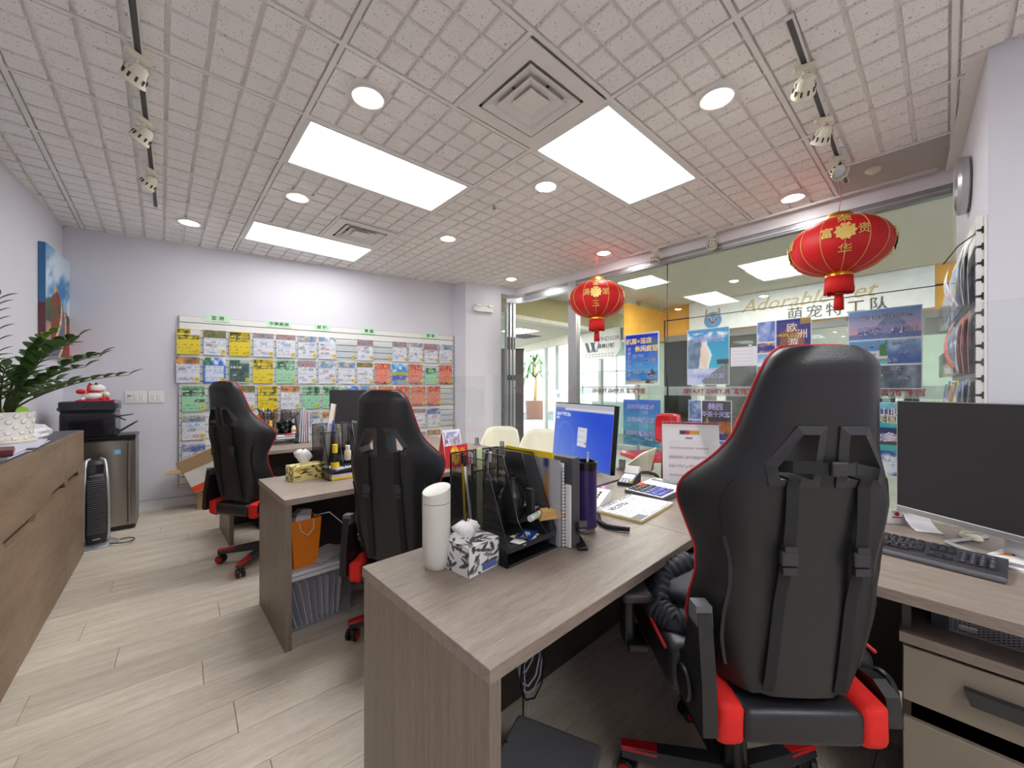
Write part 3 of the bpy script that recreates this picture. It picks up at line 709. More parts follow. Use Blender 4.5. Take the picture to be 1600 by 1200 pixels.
# local x runs towards the camera side mirrored: sheet faces -Y after rotation = room
PWD, PHT = .70, .965
sheet('canvas', PWD, PHT, 36, 54, paint_fn, pa, loc=(0, -.042, 0), m='printed canvas', th=.001)
sheet('canvas_edge', .042, PHT, 3, 44, lambda u, v: (58, 112, 158) if v > .47 else mixc((124, 40, 40), (92, 70, 92), fbm(u, v*8, 5)), pa, loc=(-PWD/2, -.021, 0), rot=-PI/2, m='printed canvas')
B().box(-PWD/2+.002, PWD/2, -.0405, 0, 0, PHT).obj('stretcher', 'paper', pa)

# ---- mini fridge, printer and ornament
fr = thing('mini_fridge', 'brushed steel mini fridge standing by the back wall', 'fridge', (-.408, 5.215, 0), -.03)
fw, fd, fh = .47, .42, .865                    # local x along wall, front at -y
B().rbox(-fw/2, fw/2, -fd/2+.05, fd/2, .02, fh-.03, .006).obj('cabinet_body', mat('fridge grey', (120, 118, 116), .45), fr)
B().rbox(-fw/2-.004, fw/2+.004, -fd/2+.03, fd/2, fh-.03, fh, .006).obj('fridge_top', 'satin black', fr)
bb = B(); pts = []
for i in range(13):
    u = -1+i/6; pts.append((u*fw/2, -fd/2+.045-.035*(1-u*u)))
poly = pts+[(fw/2, -fd/2+.05), (-fw/2, -fd/2+.05)]
bb.prism(poly, .045, fh-.045, 'z'); bb.obj('door', 'brushed steel', fr, smooth=20)
B().rbox(fw/2-.05, fw/2-.028, -fd/2+.010, -fd/2+.04, .06, fh-.06, .006).obj('door_pull', 'brushed steel', fr)
B().box(-fw/2, fw/2, -fd/2+.012, -fd/2+.05, fh-.045, fh-.03).obj('door_cap', 'satin black', fr)
B().rbox(fw/2-.12, fw/2, -fd/2+.01, -fd/2+.06, fh, fh+.012, .004).obj('hinge_cover', 'grey plastic', fr)
for sx in (-1, 1): B().cyl((sx*.2, -.15, 0), (sx*.2, -.15, .022), .018, n=12).obj('foot', 'black plastic', fr)
B().box(-fw/2, fw/2, -fd/2+.04, fd/2-.02, .012, .03).obj('plinth', 'black plastic', fr)
B().box(fw/2-.135, fw/2-.095, -fd/2+.0145, -fd/2+.018, fh-.165, fh-.125).obj('energy_sticker', mat('sticker blue', (120, 196, 236), .5), fr)
pr = thing('printer', 'black multifunction printer on top of the mini fridge', 'printer', (-.47, 5.195, fh+.001), -.05)
B().rbox(-.17, .17, -.17, .17, 0, .21, .012).obj('body', mat('printer black', (34, 33, 40), .22, coat=.3), pr)
B().rbox(-.175, .175, -.18, .175, .225, .315, .014).obj('scanner_lid', 'printer black', pr)
B().rbox(-.165, .165, -.165, .165, .205, .23, .006).obj('neck', 'satin black', pr)
B().rbox(-.12, .10, -.178, -.168, .03, .165, .004).obj('front_panel', mat('printer gloss', (22, 22, 30), .12, coat=.6), pr)
B().rbox(-.10, .08, -.186, -.178, .245, .258, .003).obj('lid_grip', 'dark plastic', pr)
B().prism([(.165, .03), (.285, .115), (.300, .108), (.175, .012)], -.12, .12, 'y').obj('output_tray', 'dark plastic', pr)
B().prism([(.165, .165), (.27, .182), (.27, .187), (.165, .175)], -.10, .10, 'y').obj('rear_tray', 'satin black', pr)
B().prism([(.168, .16), (.218, .125), (.223, .131), (.175, .168)], -.02, .02, 'y').obj('tray_brace', 'satin black', pr)
B().rbox(-.19, -.17, -.12, -.08, .235, .262, .003).obj('hinge_knob', 'black plastic', pr)
B().rbox(.172, .184, -.10, .02, .245, .29, .003).obj('side_button_panel', 'grey plastic', pr)
fg = thing('toy_figurine', 'red and white lucky toy figurine sitting on the printer', 'figurine', (-.455, 5.13, fh+.3165), -.05)
B().rbox(-.10, .14, -.07, .07, 0, .010, .004).obj('base_cloth', mat('pink cloth', (206, 44, 84), .7), fg)
def egg(a, b_, c, n=16): return [(a*math.sin(PI*i/10), -c*math.cos(PI*i/10)) for i in range(11)]
B().lathe(egg(.075, 0, .04), 18, (0, 0, .045), sx=1, sy=.75).obj('body', 'white plastic', fg, smooth='all')
B().lathe(egg(.052, 0, .038), 18, (.02, 0, .115), sx=1.15, sy=.9).obj('head', 'white plastic', fg, smooth='all')
B().prism([(-.035, .135), (-.02, .165), (.0, .145)], -.03, -.01, 'y').obj('ear', mat('brown plush', (120, 66, 44), .8), fg)
B().prism([(.005, .145), (.02, .168), (.035, .148)], -.03, -.01, 'y').obj('ear', 'brown plush', fg)
B().lathe(egg(.03, 0, .022), 12, (-.075, -.02, .085)).obj('red_bow', 'red fabric', fg, smooth='all')
B().lathe([(.03, -.006), (.05, -.004), (.05, .004), (.03, .006)], 18, (.015, 0, .088)).obj('collar', 'red fabric', fg)
for x, y in ((-.06, -.04), (.06, -.045), (.09, -.01)): B().lathe(egg(.018, 0, .014), 10, (x, y, .022)).obj('paw', 'red fabric' if x > 0 else 'white plastic', fg, smooth='all')
B().prism([(-.034, .07), (-.022, .07), (-.012, .12), (-.018, .15), (-.03, .14), (-.036, .10)], -.05, -.042, 'y').obj('ribbon', 'red fabric', fg)
B().lathe(egg(.022, 0, .024), 12, (.085, -.03, .06)).obj('small_figure', 'cream plastic', fg, smooth='all')
# ---- tower heater
th_ = thing('tower_heater', 'grey and silver tower heater on a round base in front of the fridge', 'heater', (-.405, 4.70, 0), .15)
B().lathe([(0, 0), (.135, 0), (.14, .008), (.12, .02), (.05, .028), (0, .03)], 36).obj('base', 'aluminium', th_, smooth=True)
prof = [(.03, .0, .07), (.10, .01, .076), (.35, .028, .074), (.55, .02, .068), (.66, -.005, .062), (.70, -.02, .056)]
bb = B(); vs = []
for z, yo, hw in prof:
    for k in range(16):
        a = 2*PI*k/16; c_, s_ = math.cos(a), math.sin(a)
        vs.append((hw*math.copysign(abs(c_)**.6, c_), -yo*1.4+hw*.95*math.copysign(abs(s_)**.8, s_), z))
bb.add(vs, [(i*16+k, i*16+(k+1) % 16, (i+1)*16+(k+1) % 16, (i+1)*16+k) for i in range(5) for k in range(16)]+[tuple(range(16))[::-1], tuple(range(80, 96))])
bb.obj('shell', 'dark plastic', th_, smooth=True)
for sx in (-1, 1):
    B().loft([(sx*hw*.93, -yo*1.4-hw*.62, z) for z, yo, hw in prof]+[(sx*.03, .01, .715)], .011, 8).obj('silver_rail', 'aluminium', th_, smooth='all')
gr = B()
for i in range(26): z = .12+i*.017; yo = .028-.00004*(i-13)**2; gr.box(-.052, .052, -yo*1.4-.078, -yo*1.4-.071, z, z+.006)
gr.obj('grille', 'grey plastic', th_)
B().rbox(-.045, .045, -.078, -.055, .60, .675, .006).obj('control_panel', 'printer gloss', th_)
B().box(-.04, .04, -.098, -.092, .585, .589).obj('chrome_line', 'bright metal', th_)
B().box(-.022, .022, -.0865, -.083, .065, .073).obj('maker_badge', 'bright metal', th_)
pts = []
for i in range(15): a = i/14*2*PI*.8; pts.append((.02+.075*math.sin(a*.9)+.02, -.06+.1*math.cos(a), .006+.02*math.sin(a*.5)))
B().loft([Vector(p) for p in pts]+[Vector((-.09, .06, .03))], .0045, 6).obj('power_cord', 'black plastic', th_, smooth='all', loc=(.105, -.04, 0))
# ---- switch plates
for s0, s1, n, lab in ((-.098, .071, 3, 'wide white switch plate with three rockers on the back wall'), (.086, .211, 2, 'narrow white switch plate with two rockers, nearer the brochure wall')):
    c = bw((s0+s1)/2); t = thing('switch_plate', lab, 'light switch', (c.x, c.y, 1.20), BROT)
    w = s1-s0; B().rbox(-w/2, w/2, -.008, .002, -.061, .061, .003).obj('plate', 'white plastic', t)
    for i in range(n):
        x = (i-(n-1)/2)*.047; B().rbox(x-.017, x+.017, -.012, -.007, -.034, .034, .002).obj('rocker', 'white enamel', t)
    if n == 3: B().box(-.062, -.034, -.0128, -.0118, .012, .02).obj('status_window', 'dark plastic', t)

# ================================================================ BROCHURE WALL
SW0, SW1, SZ0, SZ1 = .345, 3.59, .21, 2.10
def swp(s, off, z): p = bw(s, off); return Vector((p.x, p.y, z))
sl = thing('slatwall', 'white slatted display wall carrying rows of brochures', 'display wall', swp(SW0, .0, 0), BROT)
SL = SW1-SW0; pit = .0815
B().box(0, SL, -.012, -.001, SZ0, SZ1).obj('backing', mat('groove grey', (96, 96, 100), .7), sl)
z = SZ1; zs = [SZ1, SZ1-.073]
while zs[-1]-pit > SZ0: zs.append(zs[-1]-pit)
zs.append(SZ0)
for a, b_ in zip(zs[1:], zs[:-1]):
    g = .004
    B().prism([(-.028, a+g), (-.028, b_-g), (-.012, b_-g), (-.012, a+g)], 0, SL, 'x').obj('slat', 'white enamel', sl)
B().box(-.006, 0, -.03, 0, SZ0, SZ1).obj('edge_strip', 'grey aluminium', sl); B().box(SL, SL+.006, -.03, 0, SZ0, SZ1).obj('edge_strip', 'grey aluminium', sl)
# green destination cards
for s0, s1, z0, z1, tx, lab in ((.569, .799, 2.055, 2.13, '亚 洲', 'leftmost'), (1.153, 1.418, 2.043, 2.112, '中南美洲', 'four-character'), (1.669, 1.856, 2.035, 2.118, '邮 轮', 'middle'),
                              (2.239, 2.45, 2.035, 2.115, '美 国', 'fourth'), (3.10, 3.351, 2.034, 2.11, '欧 洲', 'rightmost')):
    p = swp((s0+s1)/2, .0335, (z0+z1)/2)
    t = thing('destination_card', '%s pale green card reading %s along the top of the display wall' % (lab, tx.replace(' ', '')), 'sign card', p, BROT, 'green destination cards')
    w, h = s1-s0, z1-z0; B().box(-w/2, w/2, 0, .002, -h/2, h/2).obj('card', 'pale green card', t)
    text(tx, .052, 'ink black', t, (0, -.001, 0), off=.0006)
# ---- flyers
YEL, WHT, GRN, SAL, BLU, DGR = (242, 214, 44), (238, 236, 240), (168, 222, 178), (240, 142, 118), (70, 120, 206), (150, 206, 168)
def flyer_fn(kind, sd):
    r = random.Random(sd)
    top = r.choice([.70, .74, .78]); hues = r.choice([((96, 140, 190), (226, 190, 140)), ((180, 120, 90), (90, 120, 70)), ((176, 124, 118), (140, 150, 172)), ((220, 160, 90), (120, 90, 80)), ((120, 150, 180), (240, 240, 244)), ((90, 104, 160), (214, 218, 234))])
    cells = [(r.uniform(.04, .62), r.uniform(.08, .6), r.uniform(.16, .32), r.uniform(.05, .11), r.choice([(110, 120, 170), (160, 120, 90), (90, 140, 200), (70, 74, 90), (206, 90, 80)])) for _ in range(6)]
    base = {'y': YEL, 'w': WHT, 'g': GRN, 's': SAL, 'b': BLU, 'd': DGR, 'p': (120, 170, 220)}[kind]
    def fn(u, v):
        n1 = fbm(u*5+sd, v*5, sd); n2 = vn(u*26, v*30, sd+9)
        if kind in 'yg':
            c = base
            if u < .03 or u > .97 or v > .97 or v < .03: return base
            if v > .62: c = mixc(tuple(x*.78 for x in base), (40, 42, 24) if kind == 'y' else (44, 74, 60), (n1-.38)*3.2)
            if v > .62 and (int(v*24) % 3) == 1 and n2 > .45 and v < .9: c = mixc(base, (255, 255, 230), .4)
            if v <= .62:
                if (int(v*26) % 3 == 0) and n2 > .62: c = tuple(x*.72 for x in base)
                if .34 < v < .5 and u > .52 and n2 > .35 and sd % 3 == 0: c = mixc(base, (60, 50, 20), .75)
            if kind == 'y' and sd % 5 == 1 and u > .58 and v > .78: c = (226, 222, 226)
            return c
        if kind == 'd':
            if u < .05 or u > .95 or v > .95 or v < .05: return (176, 224, 190)
            c = mixc((44, 62, 58), (92, 128, 112), (n1-.3)*2)
            if v > .8 and u > .5: c = (170, 180, 176)
            if .6 < v < .68 and int(u*14) % 2 and u < .62: c = (220, 236, 226)
            if .3 < v < .36 and n2 > .5 and .2 < u < .5: c = (206, 224, 214)
            return c
        if kind == 's':
            c = base
            if v > .70 and n2 > .45: c = mixc(base, (120, 50, 40), .7)
            elif int(v*22) % 3 == 0 and n2 > .55: c = mixc(base, (130, 70, 60), .5)
            if v < .12 and u < .75 and n2 > .4: c = (110, 50, 42)
            return c
        if kind == 'b':
            c = mixc((52, 96, 196), (110, 150, 226), n1)
            if v > .72: c = mixc((60, 120, 70) if u < .35 else (70, 110, 210), (230, 238, 246), (n1-.45)*4)
            elif .1 < u < .9 and .06 < v < .7: c = (226, 232, 246) if not (int(v*30) % 3 == 0 and n2 > .5) else (150, 170, 214)
            return c
        if kind == 'p':
            if v > .62: return mixc((46, 130, 214), (220, 236, 248), (n1-.4)*3)
            if v > .42: return mixc((226, 190, 40), (150, 180, 90), n2)
            if v > .2: return (84, 96, 190) if n2 > .3 else (180, 190, 236)
            return mixc((90, 130, 210), (190, 214, 180), n1*1.3)
        c = WHT
        if v > top:
            c = mixc(hues[0], hues[1], (fbm(u*4, v*7, sd)-.3)*2.2)
            if n2 > .78: c = mixc(c, (60, 50, 50), .6)
        else:
            if int(v*30) % 3 == 0 and n2 > .4: c = (196, 198, 208)
            if n2 > .93: c = (206, 140, 130)
            for x, y, w, h, cc in cells:
                if x < u < x+w and y < v < y+h: c = mixc(cc, WHT, .25+n2*.65)
        return c
    return fn
KN = {'y': 'yellow', 'w': 'white', 'g': 'light green', 's': 'salmon red', 'b': 'blue', 'd': 'dark green', 'p': 'blue-yellow'}
ROWS = [(0, 31, 1.681, .282, 0.0, 'ywywwww.w.wwww'), (1, 45, 1.363, .288, -.004, 'wbdygwwwwspsgs'), (2, 59, 1.045, .288, .045, 'ggwywggbwwsss.'),
        (3, 73, .728, .275, .045, 'w..wwwww..www.'), (4, 87, .41, .272, .045, 'w..........ww')]
ORD = 'first second third fourth fifth sixth seventh eighth ninth tenth eleventh twelfth thirteenth fourteenth'.split()
RN = ['top', 'second', 'third', 'fourth', 'lowest']
FW_, PIT = .215, .2335
for ri, num, zb, fh_, ds, ks in ROWS:
    for i, k in enumerate(ks):
        s = .318+ds+PIT*i+FW_/2; nm = ORD[i]
        if ri == 4 and k == '.': continue
        if ri == 3 and i in (1, 2, 8, 9): continue
        if s+FW_/2 > SW1+.06: continue
        p = swp(s, .034, zb)
        hd = thing('brochure_holder', 'clear acrylic brochure pocket, %s from left in the %s row' % (nm, RN[ri]), 'brochure holder', p, BROT, 'acrylic brochure holders')
        B().box(-.112, .112, -.024, -.022, -.012, .2).obj('front_panel', 'acrylic', hd)
        B().box(-.112, .112, -.0, .003, -.012, .24).box(-.112, .112, -.024, 0, -.0145, -.012).obj('back_panel', 'acrylic', hd)
        st = B().lathe([(0, -.0265), (.021, -.0265), (.0215, -.0245)], 18, (.078, 0, .032), axis='y').obj('number_sticker', 'sticker yellow', hd)
        text(str(num+i), .026, 'ink black', st, (.078, -.0272, .032), name='number', ext=.0003, off=.0003)
        if k != '.':
            h = fh_; w = FW_-.012
            if ri == 1 and i == 12: w, h = .17, .25
            f = sheet('flyer', w, h, 18, 24, flyer_fn(k, num+i+(10 if k != 'w' else 0)), None, loc=tuple(swp(s, .046, zb-.01)), rot=BROT)
            f['label'] = '%s travel flyer in the %s row of the display wall, %s pocket from left' % (KN[k], RN[ri], nm)
            f['category'] = 'flyer'; f['group'] = 'travel flyers on the display wall'
# ---- cardboard boxes against the display wall
bx = thing('cardboard_box', 'closed brown cardboard box with a white label, underneath the open one', 'box', (.47, 5.46, 0), BROT+.02)
B().rbox(-.17, .20, -.12, .10, 0, .235, .003).obj('carton', 'cardboard', bx)
B().box(-.09, .16, -.122, -.120, .03, .215).obj('shipping_label', 'paper', bx)
for i in range(5): B().box(-.07, .05+.02*(i % 3), -.1226, -.1218, .06+i*.028, .066+i*.028).obj('print_line', 'paper grey', bx)
B().box(-.17, .2, -.01, .03, .235, .236).obj('packing_tape', mat('tape', (190, 166, 130), .3), bx)
bx = thing('open_box', 'open white and orange carton tipped over with its flaps out', 'box', (.42, 5.36, .372), (0, -.42, BROT))
W_, H_, D_ = .42, .30, .24
for nm, a in (('side_panel', (-.2, .2, -D_/2, -D_/2+.005, -.10, .13)), ('side_panel', (-.2, .2, D_/2-.005, D_/2, -.10, .13)), ('bottom_panel', (-.2, .2, -D_/2, D_/2, -.105, -.1)), ('end_panel', (.195, .2, -D_/2, D_/2, -.1, .13)), ('end_panel', (-.2, -.195, -D_/2, D_/2, -.1, .13))):
    B().box(*a).obj(nm, mat('carton white', (222, 216, 210), .7), bx)
B().box(-.2, .2, -D_/2-.0015, -D_/2, -.10, -.035).obj('orange_band', 'box orange', bx)
B().box(-.02, .12, -D_/2-.003, -D_/2-.0015, -.075, -.062).obj('print_line', 'paper', bx)
M = Matrix.Translation((0, -D_/2, .13)) @ Matrix.Rotation(.35, 4, 'X'); B().box(-.2, .2, -.003, .003, 0, .14, M).obj('flap', 'cardboard', bx)
M = Matrix.Translation((-.2, 0, .13)) @ Matrix.Rotation(-1.1, 4, 'Y'); B().box(-.003, .003, -D_/2, D_/2, 0, .15, M).obj('flap', 'cardboard', bx)
M = Matrix.Translation((0, D_/2, .13)) @ Matrix.Rotation(-.5, 4, 'X'); B().box(-.2, .2, -.003, .003, 0, .13, M).obj('flap', 'cardboard', bx)
# ---- emergency light on the pillar
pc = c1+(jamb-c1)*.47; prot = math.atan2((jamb-c1).y, (jamb-c1).x)
t = thing('emergency_light', 'white emergency light unit high on the pillar', 'emergency light', (pc.x, pc.y, 2.515), prot)
B().rbox(-.16, .15, -.055, .0, -.05, .03, .008).obj('housing', 'white plastic', t)
B().rbox(-.16, .15, -.045, 0, .03, .055, .006).obj('housing_top', 'cream plastic', t)
for x in (-.10, .11):
    B().rbox(x-.045, x+.045, -.075, -.02, .02, .058, .01).obj('lamp_head', 'white enamel', t); B().box(x-.03, x+.03, -.0765, -.075, .028, .05).obj('lamp_glass', 'paper', t)
# ================================================================ GAMING CHAIRS
def interp(tab, t):
    for (a, x), (b_, y) in zip(tab[:-1], tab[1:]):
        if t <= b_: 
            f = (t-a)/(b_-a); f = f*f*(3-2*f) if False else f; return x+(y-x)*f
    return tab[-1][1]
def smooth_tab(tab, t, h=.02): return (interp(tab, max(0, t-h))+2*interp(tab, t)+interp(tab, min(1, t+h)))/4
HW = [(0, .068), (.008, .088), (.025, .104), (.06, .118), (.12, .129), (.2, .145), (.26, .158), (.31, .180), (.35, .205), (.39, .228), (.43, .240), (.48, .238), (.54, .224), (.60, .210), (.68, .205), (.76, .214), (.85, .212), (.93, .198), (1, .178)]
GF = [(0, .012), (.1, .03), (.25, .05), (.33, .085), (.40, .135), (.46, .15), (.54, .12), (.62, .085), (.72, .085), (.85, .11), (1, .10)]
TH = [(0, .05), (.02, .07), (.08, .085), (.25, .085), (.4, .09), (.6, .09), (1, .085)]
BZ0, BZ1 = .47, 1.287
def back_y(u, t):
    g = smooth_tab(GF, t); a = abs(u)
    y = g*max(0, (a-.50)/.50)**1.9-.016*(1-a*a)
    if t > .36: y += .010*math.exp(-((a-.50)/.06)**2)*min(1, (t-.36)/.06)
    if t < .05: y += .02*(1-t/.05)
    return y
def back_pt(u, t, off=0.0):
    """point of the backrest's rear surface (chair frame, lift 0); off = outwards (backwards)"""
    z = BZ1-(BZ1-BZ0)*t; rec = -.215-.14*(z-BZ0)
    return Vector((smooth_tab(HW, t, .012)*u, rec+back_y(u, t)-off-.075, z))
def make_chair(label, loc, heading, lift, strap_across):
    c = thing('gaming_chair', label, 'chair', (loc[0], loc[1], 0), -heading, 'black and red gaming chairs')
    up = Vector((0, 0, lift)); NR, M_ = 56, 20
    rows = [(i/NR) for i in range(NR+1)]; rows = sorted(set(rows+[.004, .009, .03]))
    bb = B(); R_ = 2*(M_+1); vs = []
    for t in rows:
        th = smooth_tab(TH, t)
        back = [back_pt(-1+2*k/M_, t) for k in range(M_+1)]
        frontp = []
        for k in range(M_, -1, -1):
            u = -1+2*k/M_; p = back_pt(u, t).copy(); p.y += .032+(th-.032)*(1-abs(u)**4); frontp.append(p)
        vs += [p+up for p in back+frontp]
    K = len(rows); fs = [(i*R_+k, i*R_+(k+1) % R_, (i+1)*R_+(k+1) % R_, (i+1)*R_+k) for i in range(K-1) for k in range(R_)]
    fs += [tuple(range(R_))[::-1], tuple(range((K-1)*R_, K*R_))]
    bb.add(vs, fs); shell = bb.obj('backrest', 'leather', c)
    # two holes for the belts
    holes = []
    def hole(sx, e): return [(sx*x, BZ1-d) for x, d in ((.030-e, .188-e), (.064+e*.5, .188-e), (.108+e, .262-e*.2), (.102+e, .288+e), (.034-e, .288+e))]
    for sx in (1, -1):
        poly = hole(sx, 0); cut = B().prism([(x, z+lift) for x, z in poly], -.6, .2, 'y').obj('cut', 'leather', c)
        md = shell.modifiers.new('hole', 'BOOLEAN'); md.object = cut; md.operation = 'DIFFERENCE'; md.solver = 'EXACT'; holes.append(cut)
    bpy.context.view_layer.update(); dg = bpy.context.evaluated_depsgraph_get()
    me = bpy.data.meshes.new_from_object(shell.evaluated_get(dg)); shell.modifiers.clear()
    me.materials.clear(); me.materials.append(MATS['leather']); me.shade_smooth(); me.set_sharp_from_angle(angle=math.radians(50))
    shell.data = me; me.name = 'backrest'
    for h in holes: bpy.data.objects.remove(h)
    # plastic trims lining the holes
    def rear_y(x, z):
        t = (BZ1-z)/(BZ1-BZ0); w = smooth_tab(HW, t, .012); return back_pt(max(-1, min(1, x/w)), t).y
    for sx in (1, -1):
        po, pi = hole(sx, .017), hole(sx, -.001)
        if sx < 0: po, pi = po[::-1], pi[::-1]
        vs = []
        for poly, dy in ((po, -.004), (pi, -.009), (po, .01), (pi, .092)):
            vs += [Vector((x, rear_y(x, z)+dy, z+lift)) for x, z in poly]
        n = 5; fs = []
        for i in range(n):
            j = (i+1) % n; fs += [(i, j, n+j, n+i), (n+i, n+j, 3*n+j, 3*n+i), (i, 2*n+i, 2*n+j, j)]
        B().add(vs, fs).obj('hole_trim', 'dark plastic', c, fix=True)
    # red piping along the front rim
    pts = []
    for t in [1-i/60 for i in range(60)]: p = back_pt(-1, t); p.y += .032; pts.append(p+up)
    for k in range(13): p = back_pt(-1+2*k/12, 0); p.y += .034; p.z += .002; pts.append(p+up)
    for t in [i/60 for i in range(1, 61)]: p = back_pt(1, t); p.y += .032; pts.append(p+up)
    B().loft(pts, .0040, 7).obj('piping', 'red piping', c, smooth='all')
    # side wing seams
    for sx in (-1, 1):
        B().loft([back_pt(sx*.80, .36+.30*i/14, .0008)+up for i in range(15)], .0016, 5).obj('seam', 'strap web', c)
        pts = [back_pt(sx*.80, .54+.40*i/14, .001)+up for i in range(15)]
        B().ribbon(pts, (1, 0, 0), .012, .004).obj('zip_strip', 'satin black', c)
    # belts with buckles
    for sx in (-1, 1):
        pts = [Vector((sx*.074, rear_y(.074, BZ1-.286)+.05, BZ1-.283))+up, Vector((sx*.074, rear_y(.074, BZ1-.286)-.013, BZ1-.285))+up]
        for i in range(22):
            t = .37+.61*i/21; w = smooth_tab(HW, t, .012); x = sx*(.074+.012*(t-.37)); p = back_pt(x/w, t, .006+.01*math.sin(PI*min(1, (t-.37)*3))*(1 if t < .7 else .6)); pts.append(p+up)
        st = B().ribbon(pts, (1, 0, 0), .026, .0025).obj('belt', 'strap web', c)
        t = .565; w = smooth_tab(HW, t); p = back_pt(sx*.076/w, t, .019)+up
        k = B().rbox(p.x-.018, p.x+.018, p.y-.007, p.y+.007, p.z-.016, p.z+.018, .004).box(p.x-.013, p.x+.013, p.y-.009, p.y+.006, p.z+.016, p.z+.028).box(p.x-.016, p.x+.016, p.y-.007, p.y+.006, p.z-.034, p.z-.018).obj('buckle', 'dark plastic', st)
    if strap_across:
        z = BZ1-.262; pts = [Vector((-.105, rear_y(.1, z)+.02, z))]+[Vector((x, rear_y(x, z)-.012, z+(.004 if abs(x) > .03 else 0))) for x in (-.08, -.05, -.02, .01, .03, .05)]+[Vector((.07, rear_y(.07, z)+.03, z))]
        st = B().ribbon([p+up for p in pts], (0, 0, 1), .026, .0025).obj('neck_belt', 'strap web', c)
        B().rbox(-.008, .026, rear_y(.01, z)-.022, rear_y(.01, z)-.010, z-.015+lift, z+.017+lift, .004).box(.026, .040, rear_y(.01, z)-.020, rear_y(.01, z)-.012, z-.012+lift, z+.014+lift).obj('buckle', 'dark plastic', st)
    # seat
    sz = .36+lift
    B().rbox(-.17, .17, -.22, .27, sz+.03, sz+.115, .03, 3).obj('seat', 'leather', c, smooth=True)
    for sx in (-1, 1):
        a, b_ = (.15, .27) if sx > 0 else (-.27, -.15)
        B().rbox(a, b_, -.20, .26, sz+.02, sz+.15, .035, 3).obj('seat_bolster', 'leather', c, smooth=True)
        a, b_ = sorted((sx*.136, sx*.204))
        bm_ = B().rbox(a, b_, -.315, -.17, sz-.005, sz+.10, .022, 3)
        for v in bm_.v:
            v.x += .006*math.sin(v.z*90)*sx; v.z += .01*math.sin(v.y*30)
        bm_.obj('seat_corner', 'red fabric', c, smooth=True)
        pts = [(sx*.273, -.18, sz+.14), (sx*.276, .0, sz+.152), (sx*.276, .2, sz+.150), (sx*.262, .268, sz+.11)]
        B().loft([Vector(p) for p in pts], .005, 6).obj('seat_piping', 'red piping', c, smooth='all')
        # recliner cover between seat and back
        bb = B(); poly = [(-.33, sz+.03), (-.16, sz+.03), (-.16, sz+.11), (-.22, sz+.17), (-.255, sz+.30), (-.30, sz+.30), (-.325, sz+.14)]
        if sx > 0: poly = [(-.295, sz+.035), (-.17, sz+.035), (-.17, sz+.09), (-.205, sz+.115), (-.25, sz+.12), (-.285, sz+.10)]
        bb.prism(poly, *sorted((sx*.206, sx*.240)), axis='x'); hc = bb.obj('recliner_cover', 'black plastic', c)
        x0, x1 = sorted((sx*.204, sx*.242))
        if sx < 0: B().prism([(-.302, sz+.27), (-.253, sz+.27), (-.257, sz+.315), (-.296, sz+.315)], x0, x1, 'x').obj('cover_tip', 'grey plastic', hc)
        B().lathe([(0, -.006), (.038, -.006), (.042, 0), (.038, .006), (0, .006)], 20, (sx*.245, -.235, sz+.09), axis='x').obj('hinge_disc', 'black plastic', hc, smooth=True)
        # armrest
        ar = B().rbox(*sorted((sx*.268, sx*.33)), -.03, .09, sz+.02, sz+.045, .006).rbox(*sorted((sx*.305, sx*.335)), .0, .065, sz+.02, sz+.20, .008).obj('armrest_post', 'black plastic', c)
        B().rbox(*sorted((sx*.275, sx*.365)), -.09, .17, sz+.20, sz+.232, .014, 3).obj('armrest_pad', 'dark plastic', c, smooth=True)
    B().rbox(-.140, .140, -.318, -.17, sz-.0, sz+.085, .02, 3).obj('seat_rear', 'leather', c, smooth=True)
    B().rbox(-.16, .16, -.16, .15, sz-.01, sz+.03, .01).obj('seat_plate', 'black plastic', c)
    B().loft([(.0, .02, sz), (.16, .03, sz-.005), (.27, .03, sz-.01)], .006, 8).obj('lift_lever', 'satin black', c)
    # base
    B().loft([(0, 0, sz-.0), (0, 0, sz-.06), (0, 0, .25), (0, 0, .2499), (0, 0, .09)], [.05, .028, .028, .034, .04], 18).obj('gas_lift', 'satin black', c, smooth=True)
    for k in range(5):
        a = BASE0+k*2*PI/5; Mr = Matrix.Rotation(a, 4, 'Z'); ca = Vector((math.cos(a), math.sin(a), 0))
        def leg(x0, x1, w0, w1, z0a, z0b, z1a, z1b):
            return [Mr @ Vector(p) for p in ((x0, -w0, z0a), (x0, w0, z0a), (x0, w0*.7, z0b), (x0, -w0*.7, z0b), (x1, -w1, z1a), (x1, w1, z1a), (x1, w1*.7, z1b), (x1, -w1*.7, z1b))]
        qf = [(0, 3, 2, 1), (4, 5, 6, 7), (0, 1, 5, 4), (1, 2, 6, 5), (2, 3, 7, 6), (3, 0, 4, 7)]
        lg = B().add(leg(.02, .335, .036, .024, .085, .135, .07, .098), qf).obj('base_leg', 'dark plastic', c)
        B().add(leg(.225, .337, .024, .021, .099, .1125, .092, .102), qf).obj('red_cap', 'red piping', lg)
        cp = ca*.318
        fk = B().prism([(-.012, .03), (.024, .03), (.03, .05), (.012, .07), (-.012, .07)], -.008, .008, 'y')
        Mc = Matrix.Translation(cp) @ Matrix.Rotation(a+.7+k*1.1, 4, 'Z')
        fk.v = [Mc @ v for v in fk.v]; fko = fk.obj('caster_fork', 'black plastic', c)
